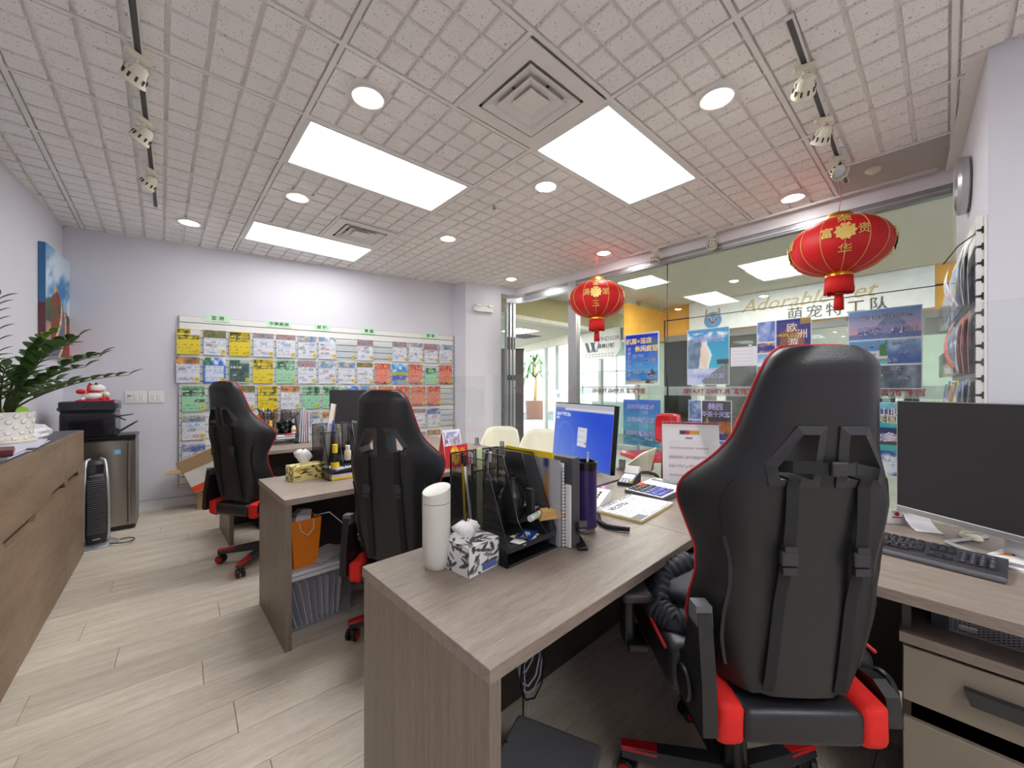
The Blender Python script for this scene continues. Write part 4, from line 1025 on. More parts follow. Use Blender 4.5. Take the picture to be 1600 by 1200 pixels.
        for s_ in (-1, 1):
            wb = B().lathe([(0, -.009), (.026, -.009), (.03, -.006), (.03, .006), (.026, .009), (0, .009)], 22, (0, s_*.018, .0302), axis='y'); wb.v = [Mc @ v for v in wb.v]
            wb.obj('wheel', 'black plastic', fko, smooth=True)
            hb = B().lathe([(0, .0115), (.007, .0115), (.007, .0095), (.017, .0095), (.017, .0112), (.021, .0112), (.021, .0085)], 22, (0, s_*.018, .0302), axis='y')
            if s_ < 0:
                for v in hb.v: v.y = -.036-v.y
            for q in range(5):
                M5 = Matrix.Translation((0, s_*.0285, .0302)) @ Matrix.Rotation(q*2*PI/5, 4, 'Y'); hb.box(-.003, .003, -.0012, .0012, .006, .018, M5)
            hb.v = [Mc @ v for v in hb.v]; hb.obj('wheel_hub', 'red piping', fko)
    return c
H1, H2, H3 = math.radians(44), math.radians(50), math.radians(57)
BASE0 = .35; make_chair('large black gaming chair in the foreground with a belt buckled across its neck holes', (1.33, .445), H1, .103, True)
BASE0 = .05; make_chair('black gaming chair with red piping in the middle, behind the white tumbler', (1.045, 1.985), H2, 0, False)
BASE0 = 1.187; make_chair('black gaming chair farthest away, in front of the brochure wall', (.62, 3.47), H3, .055, False)

# ================================================================ DESKS
DK = [(.476, .594, .026), (.447, 2.160, .02), (.412, 3.93, .02)]
ZT = .75
def desk(i, label, ymin, ymax=.66):
    x, y, r = DK[i]; d = thing('l_shaped_desk', label, 'desk', (x, y, 0), r, 'grey oak L-shaped desks')
    B().rbox(0, .992, 0, .61, ZT-.031, ZT, .0012, 1).obj('return_top', 'desk laminate', d)
    B().rbox(.994, 1.86, ymin, ymax, ZT-.031, ZT, .0012, 1).obj('main_top', 'desk laminate deep', d)
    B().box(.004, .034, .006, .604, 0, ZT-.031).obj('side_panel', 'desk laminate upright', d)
    B().box(.034, 1.80, .585, .603, 0.0, ZT-.031).obj('back_panel', 'dark board', d)
    B().box(1.78, 1.80, ymin+.02, .585, .05, ZT-.031).obj('modesty_panel', 'dark board', d)
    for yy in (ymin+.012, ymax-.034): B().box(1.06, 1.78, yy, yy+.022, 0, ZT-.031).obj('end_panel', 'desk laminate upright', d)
    B().cyl((1.70, .30, ZT-.001), (1.70, .30, ZT+.003), .03, n=20).obj('cable_grommet', 'black plastic', d)
    return d
d1 = desk(0, 'grey oak L-shaped desk in the foreground under the white tumbler', -1.3)
d2 = desk(1, 'grey oak L-shaped desk in the middle with a yellow floral tissue box', -.872)
d3 = desk(2, 'grey oak L-shaped desk farthest back, below the brochure wall', -1.095)
# drawer pedestal and open shelf under the near desk
pd = thing('drawer_pedestal', 'cream-fronted drawer pedestal with an open shelf under the near desk, bottom right', 'drawers', (1.575, .085, 0), .026)
B().box(0, .48, -.46, -.442, 0, .715).box(0, .48, -.018, 0, 0, .715).box(.46, .48, -.46, 0, 0, .715).obj('carcass', 'dark board', pd)
B().box(-.022, .48, -.465, .005, .585, .613).obj('shelf', 'desk laminate deep', pd)
for z0, z1 in ((.425, .575), (.20, .375), (.02, .19)):
    dr_ = B().rbox(-.02, 0, -.458, -.002, z0, z1, .002, 1).obj('drawer', mat('drawer cream', (138, 127, 112), .45, var=.015), pd)
    B().prism([(-.345, z0+.098), (-.115, z0+.098), (-.125, z0+.062), (-.335, z0+.062)], -.042, -.02, 'x').obj('handle', 'dark plastic', dr_)
    B().box(0, .42, -.44, -.02, z0+.02, z1-.05).obj('drawer_box', 'satin black', dr_)
pc_ = thing('computer_case', 'computer case with a perforated metal front lying on the shelf under the near desk', 'computer', (1.66, .0, .6135), .026)
B().rbox(.012, .30, -.30, .03, 0, .098, .004).obj('case_body', 'black plastic', pc_)
B().box(0, .012, -.005, .03, 0, .098).obj('bezel', 'dark plastic', pc_)
bb = B(); hexes = []
px_ = .0085
B().box(.004, .008, -.30, -.005, .002, .096).obj('front_grille_back', 'satin black', pc_)
for iy in range(34):
    for iz in range(13):
        y = -.008-iy*px_; z = .004+iz*.0074+(.0037 if iy % 2 else 0)
        if z > .093: continue
        po = [(y+.0046*math.cos(k*PI/3), z+.0043*math.sin(k*PI/3)) for k in range(6)]; pi = [(y+.0030*math.cos(k*PI/3), z+.0028*math.sin(k*PI/3)) for k in range(6)]
        bb.ring(po, pi, .001, .003, 'x')
bb.obj('front_grille', 'grey aluminium', pc_, kind='stuff', fix=False)
B().rbox(-.002, .002, -.057, -.022, .012, .026, .001).obj('badge', 'bright metal', pc_); B().rbox(-.002, .003, -.14, -.105, .05, .09, .003).obj('badge_plate', 'grey plastic', pc_)
B().rbox(-.001, .004, -.30, -.22, .055, .096, .002).obj('port_panel', 'black plastic', pc_)
B().box(0, .004, -.30, -.005, 0, .003).box(0, .004, -.30, -.005, .095, .098).obj('front_rim', 'grey aluminium', pc_)

# ================================================================ ACRYLIC SHIELDS ALONG THE VISITOR EDGE
def shield(label, y0, y1, x, h):
    t = thing('desk_shield', label, 'acrylic shield', (x, y0, ZT+.001), .02)
    B().box(-.003, .003, 0, y1-y0, .004, h).obj('sheet', 'shield acrylic', t)
    for y in (.12, y1-y0-.12):
        B().rbox(-.022, .022, y-.03, y+.03, 0, .012, .003).box(-.009, -.004, y-.02, y+.02, .01, .07).box(.004, .009, y-.02, y+.02, .01, .07).obj('clip', 'bright metal', t)
shield('clear acrylic shield standing along the near desk in front of the shop window', -.55, 1.245, 2.30, .87)
shield('clear acrylic shield on the middle desk, left of the blue screen', 1.33, 2.78, 2.295, .665)
shield('clear acrylic shield on the farthest desk by the pillar', 2.90, 4.50, 2.26, .665)
# ================================================================ THINGS ON THE NEAR DESK
def A(px, py, dz=.0005): return at(px, py, ZT+dz)
# white tumbler
t = thing('tumbler', 'tall white slanted-top tumbler at the front of the near desk', 'tumbler', A(682, 885))
bb = B().lathe([(0, 0), (.031, 0), (.034, .004), (.040, .02), (.0425, .06), (.0425, .198)], 36); bb.obj('body', 'tumbler grey', t, smooth=True)
bb = B(); n = 36; vs = []
for k in range(n):
    a = 2*PI*k/n; vs.append((.0425*math.cos(a), .0425*math.sin(a), .200))
for k in range(n):
    a = 2*PI*k/n; vs.append((.0425*math.cos(a), .0425*math.sin(a), .238+.012*math.cos(a-.2)))
for k in range(n):
    a = 2*PI*k/n; vs.append((.036*math.cos(a), .036*math.sin(a), .236+.011*math.cos(a-.2)))
bb.add(vs, [(k, (k+1) % n, n+(k+1) % n, n+k) for k in range(n)]+[(n+k, n+(k+1) % n, 2*n+(k+1) % n, 2*n+k) for k in range(n)]+[tuple(range(2*n, 3*n)), tuple(range(n))[::-1]])
bb.obj('lid', 'tumbler grey', t, smooth=True)
B().cyl((0, 0, .1975), (0, 0, .2005), .0418, n=36).obj('lid_gap', 'grey plastic', t)
# tissue boxes
def leafprint(bg, ink1, ink2, sd, sc=1.0):
    r = random.Random(sd); lv = [(r.uniform(0, 1), r.uniform(0, 1), r.uniform(0, PI), r.uniform(.10, .2)*sc, r.choice([ink1, ink1, ink2])) for _ in range(26)]
    def fn(u, v):
        for x, y, a, L, c in lv:
            dx, dy = u-x, v-y; p, q = dx*math.cos(a)+dy*math.sin(a), -dx*math.sin(a)+dy*math.cos(a)
            if abs(p) < L and abs(q) < .29*L*(1-(p/L)**2): return c
        return bg
    return fn
def tissue_box(label, loc, rot, w, d, h, fn_, tissue):
    t = thing('tissue_box', label, 'tissue box', loc, rot)
    B().box(.001, w-.001, .001, d-.001, 0, h-.001).obj('carton', 'paper', t)
    for k, (L, rz, ox, oy) in enumerate(((w, 0, w/2, 0), (d, -PI/2, 0, d/2), (w, PI, w/2, d), (d, PI/2, w, d/2))):
        sheet('printed_side', L, h, 44, 30, fn_(k), t, loc=(ox, oy, 0), rot=rz)
    sheet('printed_top', w, d, 44, 44, fn_(7), t, loc=(w/2, 0, h+.0005), rot=(-PI/2, 0, 0))
    bb = B(); vs = []; n = 18
    for i, (r, z) in enumerate(((.010, 0), (.018, .018), (.030, .036), (.030, .055), (.012, .070))):
        for k in range(n): 
            a = 2*PI*k/n; rr = r*(1+.35*math.sin(k*2.2+i)); vs.append((w*.45+rr*1.35*math.cos(a)-i*.004, d*.5+rr*.6*math.sin(a), h+z*tissue+.006*math.sin(k*1.7)))
    bb.add(vs, [(i*n+k, i*n+(k+1) % n, (i+1)*n+(k+1) % n, (i+1)*n+k) for i in range(4) for k in range(n)]+[tuple(range(4*n, 5*n))])
    bb.obj('tissue', 'paper', t, smooth='all')
    return t
p0 = A(733, 905)
tb = tissue_box('black and white leaf-patterned tissue box beside the white tumbler', p0, .12, .126, .128, .088, lambda k: leafprint((226, 224, 222), (70, 70, 72), (120, 120, 122), 30+k, 1.1), .75)
B().box(.052, .110, -.003, -.0015, .006, .026).obj('brand_patch', mat('patch blue', (92, 104, 160), .5), tb)
# black mesh desk organiser
def organiser(label, loc, rot, contents=True):
    t = thing('desk_organizer', label, 'desk organizer', loc, rot, 'black wire-mesh desk organizers')
    Wd, D = .280, .30
    side = [(0, 0), (0, .065), (.105, .315), (D, .315), (D, 0)]
    mid = [(.0, .055), (.05, .105), (.125, .315), (D, .315), (D, .055)]
    def panel(x, poly, name):
        B().prism(poly, x-.0006, x+.0006, 'x').obj(name, 'black mesh', t)
        B().loft([(x, p, q) for p, q in poly], .0028, 6, close=True).obj('wire_rim', 'satin black', t, smooth='all')
    panel(0, side, 'side_panel'); panel(Wd-.055, side, 'side_panel'); panel(.095, mid, 'divider'); panel(.185, mid, 'divider'); panel(Wd, [(.0, 0), (.0, .04), (.20, .30), (D, .30), (D, 0)], 'side_panel')
    B().box(0, Wd, D-.0006, D+.0006, 0, .315).obj('back_panel', 'black mesh', t)
    B().loft([(0, D, .315), (Wd-.055, D, .315)], .0028, 6).loft([(0, 0, .006), (Wd-.055, 0, .006)], .003, 6).obj('wire_rim', 'satin black', t)
    B().box(0, Wd, 0, D, 0, .002).obj('base_plate', 'satin black', t)
    B().box(.002, Wd-.057, -.004, D, .052, .0535).box(.002, Wd-.057, -.004, -.002, .045, .062).obj('lower_tray', 'dark plastic', t)
    B().box(.097, Wd-.057, .06, D, .098, .0995).obj('upper_tray', 'dark plastic', t)
    B().box(.0, .095, .165, .1662, .055, .27).obj('pen_pocket_front', 'black mesh', t); B().loft([(0, .165, .27), (.095, .165, .27)], .0028, 6).obj('wire_rim', 'satin black', t)
    return t
oo = A(793, 889, .0); og = organiser('black mesh desk organizer on the near desk full of pens and papers', oo, .03)
OM = Matrix.Translation(oo) @ Matrix.Rotation(.03, 4, 'Z')
def org(x, y, z, M=OM): return M @ Vector((x, y, z))
def pen(M, x, y, z, L, body, tip, lean, label):
    t = thing('pen', label, 'pen', org(x, y, z, M), (lean[0], lean[1], 0))
    B().loft([(0, 0, .0), (0, 0, .012), (0, 0, L)], [.0015, .0045, .0045], 8).obj('barrel', body, t, smooth=True)
    B().loft([(0, 0, L-.035), (0, 0, L+.004)], [.0055, .005], 8).box(.004, .0065, -.0015, .0015, L-.03, L).obj('cap', tip, t)
    return t
pens = [(.02, .20, 'white plastic', 'satin black', (-.05, -.10), 'white pen with black cap leaning left in the near organizer'), (.035, .21, 'satin black', 'bright metal', (-.1, .04), 'black pen with metal cap in the near organizer'),
        (.05, .24, 'grey plastic', 'satin black', (-.06, .05), 'grey pen standing in the near organizer'), (.062, .22, 'satin black', 'ink navy', (-.15, .1), 'black pen with navy cap in the near organizer'),
        (.075, .20, 'acrylic', 'white plastic', (-.05, .14), 'clear pen with white cap in the near organizer'), (.085, .24, 'satin black', 'dark plastic', (-.08, .2), 'black marker leaning right in the near organizer'), (.028, .25, 'ink yellow', 'satin black', (.0, -.05), 'yellow pencil with black cap in the near organizer')]
for x, y, b_, tp, ln, lb in pens: pen(OM, x, y, .056, .262, b_, tp, ln, lb)
t = thing('eraser_block', 'pale green rounded eraser stick standing among the near pens', 'eraser', org(.046, .19, .056), (-.04, .02, 0))
B().rbox(-.011, .011, -.005, .005, 0, .285, .0048).obj('stick', mat('pale green rubber', (198, 214, 160), .6), t)
t = thing('glue_bottle', 'black conical bottle standing on the upper tray of the near organizer', 'bottle', org(.135, .12, .1))
B().lathe([(0, 0), (.038, 0), (.04, .006), (.04, .07), (.037, .078), (.02, .115), (.018, .135), (.022, .137), (.022, .143), (.014, .143), (.014, .128), (0, .128)], 28).obj('body', 'satin black', t, smooth=True)
for k in range(8): B().loft([(.0385*math.cos(k*PI/4), .0385*math.sin(k*PI/4), .078), (.021*math.cos(k*PI/4), .021*math.sin(k*PI/4), .116)], .0016, 5).obj('rib', 'dark plastic', t)
t = thing('stapler_refill', 'black upright marker box beside the conical bottle', 'box', org(.172, .06, .1), .1); B().rbox(0, .018, 0, .03, 0, .10, .003).obj('case', 'dark plastic', t); B().box(.002, .016, .0, .03, .08, .083).obj('band', 'grey plastic', t)
t = thing('correction_roll', 'white and green glue stick lying on the organizer shelf', 'glue stick', org(.135, .035, .1125), (0, PI/2, .25))
B().cyl((0, 0, 0), (0, 0, .07), .0105, n=18).obj('tube', 'white plastic', t, smooth=True); B().cyl((0, 0, .012), (0, 0, .05), .0108, n=18).obj('green_band', 'shop green', t); B().cyl((0, 0, .07), (0, 0, .078), .0095, n=18).obj('cap', mat('pale pink', (230, 200, 206), .5), t)
def crumple(name, label, cat, loc, rot, sx, sy, sz, m, sd, part):
    t = thing(name, label, cat, loc, rot); bm = bmesh.new(); bmesh.ops.create_icosphere(bm, subdivisions=3, radius=1)
    for v in bm.verts:
        q = v.co*(1+.8*(fbm(v.co.x*3+sd, v.co.y*3+v.co.z*4, sd)-.5)); v.co = Vector((q.x*sx, q.y*sy, max(0, q.z*sz+sz*.7)))
    me = bpy.data.meshes.new(part); bm.to_mesh(me); bm.free(); me.materials.append(MATS[m]); place(part, me, t); return t
crumple('foil_wrapper', 'crumpled silver foil wrapper in the near organizer', 'wrapper', org(.225, .12, .1), .3, .035, .05, .022, 'bright metal', 3, 'foil')
crumple('receipt_ball', 'crumpled white receipt paper behind the foil wrapper', 'paper', org(.225, .22, .1), .3, .035, .055, .04, 'paper', 8, 'paper_crumple')
t = thing('paper_bag', 'folded brown paper bag wedged in front of the files', 'bag', org(.225, .015, .105), (.2, -.1, -.5))
bb = B()
for i in range(4): bb.prism([(-.05+.004*i, .0+.006*i), (.05, -.004+.006*i), (.053, .003+.006*i), (-.045+.004*i, .006+.006*i)], -.015+.003*i, .03-.002*i, 'y')
bb.obj('folds', mat('kraft', (196, 158, 98), .7), t)
for k, (dx, dy, r, m, lb, nm) in enumerate(((.10, .03, .3, 'paper', 'white printed card lying lowest on the organizer tray', 'note_card'), (.12, .045, .0, mat('pale yellow', (226, 214, 150), .7).name, 'yellowish note in the card pile on the tray', 'note_card'), (.125, .04, .45, mat('card blue', (28, 62, 140), .4).name, 'dark blue plastic card on top of the organizer tray', 'gift_card'))):
    t = thing(nm, lb, 'card', org(dx, dy, .0545+.003*k), r); B().rbox(-.043, .043, -.027, .027, 0, .0016, .0006, 1).obj('card', m, t)
    if k == 2:
        for i in range(4): B().box(-.03+.014*i, -.022+.014*i, -.012+.006*(i % 2), .012, .0016, .0019).obj('printed_stroke', 'ink white', t)
# files standing at the organiser's right end
t = thing('clear_folder', 'clear plastic folder with a grey cover sheet standing in the near organizer', 'folder', org(.231, -.015, .004))
B().box(0, .001, .0, .29, 0, .30).obj('cover', 'acrylic', t)
sheet('cover_sheet', .285, .296, 20, 24, lambda u, v: (178, 178, 184) if u < .72 else ((206, 204, 206) if u > .82 else ((60, 60, 130) if v > .9 else mixc((220, 150, 80), (120, 140, 170), abs(v-.6)*2.2))) if not (.42 < u < .58 and .74 < v < .79 and vn(u*60, v*80) > .4) else (96, 96, 104), t, loc=(.003, .145, 0), rot=-PI/2)
t = thing('yellow_folder', 'yellow folder behind the clear one in the near organizer', 'folder', org(.2365, .02, .004)); B().box(0, .003, 0, .255, 0, .318).obj('cover', 'ink yellow', t); B().box(.003, .0045, .01, .25, .01, .309).obj('sheets', 'paper', t)
t = thing('spiral_notebook', 'spiral notebook standing between the folders and the binder', 'notebook', org(.244, -.02, .004))
B().box(0, .008, .004, .22, 0, .285).obj('pages', 'paper', t); B().box(-.001, 0, .004, .22, 0, .287).obj('cover', 'acrylic', t)
bb = B()
for i in range(24): bb.loft([(.004+.006*math.cos(a*PI/4), .002+.006*math.sin(a*PI/4), .012+i*.0112) for a in range(8)], .0011, 4, close=True)
bb.obj('spiral', 'satin black', t, kind='stuff')
t = thing('loose_sheets', 'white loose sheets leaning against the binder', 'papers', org(.255, -.04, .003)); B().prism([(0, 0), (.006, .0), (.006, .21), (.002, .215)], 0, .20, 'y').obj('sheets', 'paper', t)
t = thing('ring_binder', 'dark grey binder standing at the end of the near organizer', 'binder', org(.262, -.045, .001))
B().rbox(0, .040, 0, .26, 0, .308, .003).obj('case', mat('binder grey', (74, 74, 78), .6, bump=.3, bscale=900), t); B().box(.002, .038, .2585, .262, .006, .302).obj('page_block', 'paper', t)
t = thing('stapler', 'black stapler lying beside the binder', 'stapler', A(905, 850), .9)
B().rbox(-.06, .07, -.017, .017, 0, .012, .003).obj('base', 'satin black', t); M = Matrix.Translation((.065, 0, .02)) @ Matrix.Rotation(.42, 4, 'Y')
B().rbox(-.14, .0, -.017, .017, 0, .026, .006, M=M).obj('arm', 'dark plastic', t); B().rbox(-.128, -.02, -.012, .012, -.008, 0, .002, M=M).obj('magazine', 'grey plastic', t)
# purple insulated tumbler with a pen in it
t = thing('purple_tumbler', 'tall purple steel tumbler with a black rim on the near desk', 'tumbler', A(915, 830))
B().lathe([(.036, .018), (.042, .022), (.0425, .24)], 36).obj('body', 'purple enamel', t, smooth=True); B().lathe([(0, 0), (.033, 0), (.036, .003), (.036, .0185), (0, .0185)], 36).obj('steel_foot', 'brushed steel', t, smooth=True)
B().lathe([(.0428, .238), (.0435, .243), (.0435, .268), (.040, .271), (.037, .268), (.036, .12), (0, .12)], 36).obj('rim', 'satin black', t, smooth=True)
text('WE BE', .017, 'ink white', t, (.0, .0, 0), name='printed_mark') if False else None
for i in range(2):
    for j in range(3): B().box(-.004, .004, -.0006, .0008, 0, .011).obj('printed_mark', 'ink white', t, loc=(.0425*math.sin(.55+.22*j), -.0425*math.cos(.55+.22*j), .152-.016*i), rot=.55+.22*j)
tp = A(915, 830); t = thing('pen', 'silver pen sticking out of the purple tumbler', 'pen', (tp.x+.0, tp.y+.0, tp.z+.125), (-.1, .22, 0)); B().loft([(0, 0, 0), (0, 0, .17)], [.004, .004], 8).obj('barrel', 'bright metal', t); B().loft([(0, 0, .14), (0, 0, .178)], [.0046, .003], 8).obj('cap', 'white plastic', t)
# notepad with newspaper
c_ = [A(935, 800), A(1003, 821), A(1052, 792), A(975, 773)]
ctr = sum(c_, Vector())/4; ra = math.atan2((c_[2]-c_[1]).y, (c_[2]-c_[1]).x)
t = thing('notepad', 'newspaper printout on a yellow-edged notepad beside the calculator', 'notepad', ctr, ra)
w, d = (c_[2]-c_[1]).length, (c_[0]-c_[1]).length
B().box(-w/2, w/2, -d/2, d/2, 0, .010).obj('pad', 'pale yellow', t); B().box(-w/2+.004, w/2+.012, -d/2, d/2-.006, .010, .012).obj('page', 'paper', t)
def news(u, v):
    n2 = vn(u*40, v*50, 2)
    if v > .9: return (120, 124, 132) if n2 > .4 else (220, 222, 226)
    if .66 < v < .8 and .1 < u < .6: return (60, 62, 70) if n2 > .45 else (228, 228, 232)
    if v < .2 and u < .22: return (110, 110, 116)
    return (226, 227, 232) if (int(v*40) % 3 or n2 < .45) else (150, 152, 160)
sheet('newsprint', w-.01, d-.01, 40, 44, news, t, loc=(0, -d/2+.005, .0135), rot=(-PI/2, 0, 0))
# telephone, mostly hidden behind the purple tumbler, and its coiled cord
t = thing('telephone', 'white desk telephone behind the purple tumbler', 'telephone', A(919, 786, .0), .25)
B().prism([(-.09, 0), (.09, 0), (.09, .055), (.07, .06), (-.09, .018)], -.085, .085, 'y').obj('base', 'white plastic', t)
B().box(-.03, .05, -.055, .03, .0, .002).obj('keypad_panel', 'cream plastic', t, loc=(0, 0, .036), rot=(0, -.26, 0))
for i in range(4):
    for j in range(3): B().rbox(-.007, .007, -.006, .006, 0, .004, .0015, 1).obj('key', 'dark plastic', t, loc=(-.035+.022*i, -.05+.022*j, .0315+.006*i), rot=(0, -.26, 0))
B().rbox(-.08, .09, .035, .08, .03, .085, .015).obj('handset', 'satin black', t)
t = thing('coiled_cord', 'black coiled telephone cord on the desk by the purple tumbler', 'cord', A(925, 822, 0.0))
path = [(-.02, .04), (.0, .01), (.03, -.022), (.075, -.045), (.12, -.055)]
pts = []
q0 = A(925, 822)
wp = [A(934, 808), A(936, 820), A(948, 827), A(965, 830), A(984, 832)]
for i in range(230):
    f = i/229*4; k = min(3, int(f)); p = wp[k].lerp(wp[k+1], f-k)-q0; d_ = (wp[k+1]-wp[k]).normalized(); nn = Vector((-d_.y, d_.x, 0)); a = i*1.05
    pts.append(p+nn*.0085*math.cos(a)+Vector((0, 0, .011+.0085*math.sin(a))))
B().loft(pts, .0021, 5).obj('coil', 'satin black', t, smooth='all')
t = thing('eraser_block', 'small pink eraser on the desk behind the purple tumbler', 'eraser', A(943, 765), .6); B().rbox(-.03, .03, -.012, .012, 0, .014, .004).obj('block', mat('pink rubber', (214, 150, 196), .6), t)
# card terminal
t = thing('payment_terminal', 'grey card payment terminal with a small screen beside the calculator', 'payment terminal', (A(970, 764, 0)+A(996, 747, 0))/2, math.atan2((A(996, 747)-A(970, 764)).y, (A(996, 747)-A(970, 764)).x)-PI/2)
M = Matrix.Translation((0, 0, .0)) @ Matrix.Rotation(.22, 4, 'X')
B().prism([(-.09, .0), (.075, .0), (.09, .06), (.03, .052), (-.09, .018)], -.042, .042, 'x').obj('body', 'dark plastic', t)
Mt = Matrix.Translation((0, -.09, .0195)) @ Matrix.Rotation(.28, 4, 'X')
B().box(-.040, .040, .002, .10, 0, .0015, Mt).obj('face', 'grey plastic', t); B().box(-.033, .033, .052, .105, .0015, .0025, Mt).obj('screen', mat('pale screen', (196, 196, 214), .2), t)
for i in range(4):
    for j in range(4): B().rbox(-.033+.0175*i, -.020+.0175*i, .004+.011*j, .012+.011*j, .0015, .004, .0012, 1, Mt).obj('key', ('leaf young' if (i == 3 and j == 0) else 'box orange' if (i == 3 and j == 1) else 'ink yellow' if (i == 3 and j == 2) else 'paper lilac'), t)
B().prism([(.03, .052), (.075, .0), (.10, .05), (.085, .085), (.055, .088)], -.04, .04, 'x').obj('printer_cover', 'white plastic', t)
t = thing('terminal_cord', 'black coiled cord running from the payment terminal', 'cord', A(1002, 746, 0))
pts = []; wp = [A(998, 742), A(1012, 741), A(1024, 744), A(1030, 752)]
for i in range(120):
    f = i/119*3; k = min(2, int(f)); p = wp[k].lerp(wp[k+1], f-k)-A(1002, 746, 0); d_ = (wp[k+1]-wp[k]).normalized(); nn = Vector((-d_.y, d_.x, 0)); a = i*1.2
    pts.append(p+nn*.009*math.cos(a)+Vector((0, 0, .012+.009*math.sin(a))))
B().loft(pts, .0024, 5).obj('coil', 'satin black', t, smooth='all')
# calculator
ca_, cb_, cc_ = A(976, 770), A(1035, 785), A(1056, 771)
t = thing('calculator', 'large desk calculator with blue and orange keys by the payment terminal', 'calculator', ca_, math.atan2((cb_-ca_).y, (cb_-ca_).x))
w, d = (cb_-ca_).length, (A(996, 753)-ca_).length
B().prism([(0, 0), (d, 0), (d, .042), (.0, .018)], 0, w, 'x').obj('case', 'grey plastic', t)
Mt = Matrix.Translation((0, 0, .0182)) @ Matrix.Rotation(math.atan2(.024, d), 4, 'X')
B().rbox(.004, w-.004, .003, d-.004, -.001, .003, .001, 1, Mt).obj('face', 'white plastic', t); B().box(.012, w-.012, d-.058, d-.012, .003, .0045, Mt).obj('display_bezel', 'dark plastic', t); B().box(.018, w*.72, d-.05, d-.02, .0045, .0055, Mt).obj('display', mat('lcd', (126, 140, 136), .2), t)
kw = (w-.02)/6
for i in range(6):
    for j in range(5): B().rbox(.012+kw*i, .012+kw*(i+1)-.006, .012+.025*j, .030+.025*j, .003, .010, .002, 1, Mt).obj('key', 'box orange' if i == 0 and j > 2 else (mat('key blue', (74, 84, 170), .4).name if i > 2 else 'dark plastic'), t)
# desk calendar
cpos = A(1036, 757, 0)+Vector((.54, -.84, 0))*.15; t = thing('desk_calendar', 'spiral desk calendar standing on the near desk with a cartoonless photo strip' if False else 'white spiral desk calendar standing behind the calculator', 'calendar', cpos, -1.0)
cw, chh = .30, .35
def cal(u, v):
    n2 = vn(u*50, v*60, 6)
    if v > .93: return (226, 224, 226)
    if .80 < v < .88 and .32 < u < .66: return (60, 60, 90) if u < .42 else ((190, 50, 50) if u < .49 else (214, 160, 60))
    if .735 < v < .765 and .42 < u < .53: return (80, 80, 90)
    if .1 < u < .82 and v < .72: return (190, 178, 184) if int(v*28) % 4 == 0 and n2 > .25 else (234, 228, 232)
    if v < .03 and u < .08: return (190, 30, 40)
    return (238, 234, 236)
Mx = (math.radians(-9), 0, 0)
sheet('page', cw, .355, 40, 44, cal, t, loc=(0, 0, 0), rot=Mx)
sheet('back_board', cw, .355, 2, 2, lambda u, v: (196, 40, 48), t, loc=(0, .108, 0), rot=(math.radians(9), 0, 0), th=.002)
bb = B()
for i in range(26): 
    x = -cw/2+.006+i*(cw-.012)/25; bb.loft([(x, .055+.006*math.cos(a*PI/4), .350+.008*math.sin(a*PI/4)) for a in range(8)], .0011, 4, close=True)
bb.obj('spiral', 'grey aluminium', t, kind='stuff')
# blue-screen monitor of the middle desk
def screen_fn(u, v):
    if v > .93: return (186, 188, 198)
    if v > .885: return (120, 130, 170) if u < .2 else (214, 216, 226)
    if .46 < u < .62 and .30 < v < .62:
        return (150, 150, 168) if (.34 < v < .38 and u > .585) else ((196, 196, 210) if int(v*44) % 4 == 0 and u < .58 else (222, 222, 230))
    if .78 < v < .84 and .02 < u < .3: return (206, 214, 244) if vn(u*60, v*70) > .42 else (120, 146, 226)
    if .72 < v < .76 and .02 < u < .09: return (214, 216, 240)
    c = mixc((96, 130, 222), (20, 72, 214), u*1.1+(v-.5)*.6)
    r = math.hypot((u-.22)/.20, (v-.18)/.52)
    if .93 < r < .97: c = mixc(c, (170, 190, 240), .35)
    return c
s0 = Vector((1.975, 1.322, 0)); s1 = Vector((2.20, 1.985, 0)); sd_ = (s1-s0); sa = math.atan2(sd_.y, sd_.x)
t = thing('monitor', 'monitor with a bright blue screen facing left on the middle desk', 'monitor', ((s0.x+s1.x)/2, (s0.y+s1.y)/2, ZT+.0005), sa+PI)
mw, mh = sd_.length, .415
tilt = (math.radians(-5), 0, 0)
sheet('screen', mw-.012, mh-.014, 64, 48, screen_fn, t, loc=(0, -.008, .037), rot=tilt, m='lit screen')
bb = B().rbox(-mw/2, mw/2, -.006, .028, 0, mh, .004); bb.obj('housing', 'satin black', t, loc=(0, 0, .03), rot=tilt)
B().box(-mw/2, mw/2, -.0085, -.006, 0, .010).obj('chin', 'grey aluminium', t, loc=(0, 0, .03), rot=tilt)
B().rbox(-.03, .03, .03, .06, .0, .25, .006).obj('stand_neck', 'grey aluminium', t); B().rbox(-.13, .13, -.08, .12, 0, .008, .003).obj('stand_foot', 'grey aluminium', t)
text('DXR', .04, 'ink white', t, (mw/2-.075, -.0165+.03, mh-.10), rot=(PI/2+tilt[0], 0, 0), name='screen_word', ext=.0002) if False else None
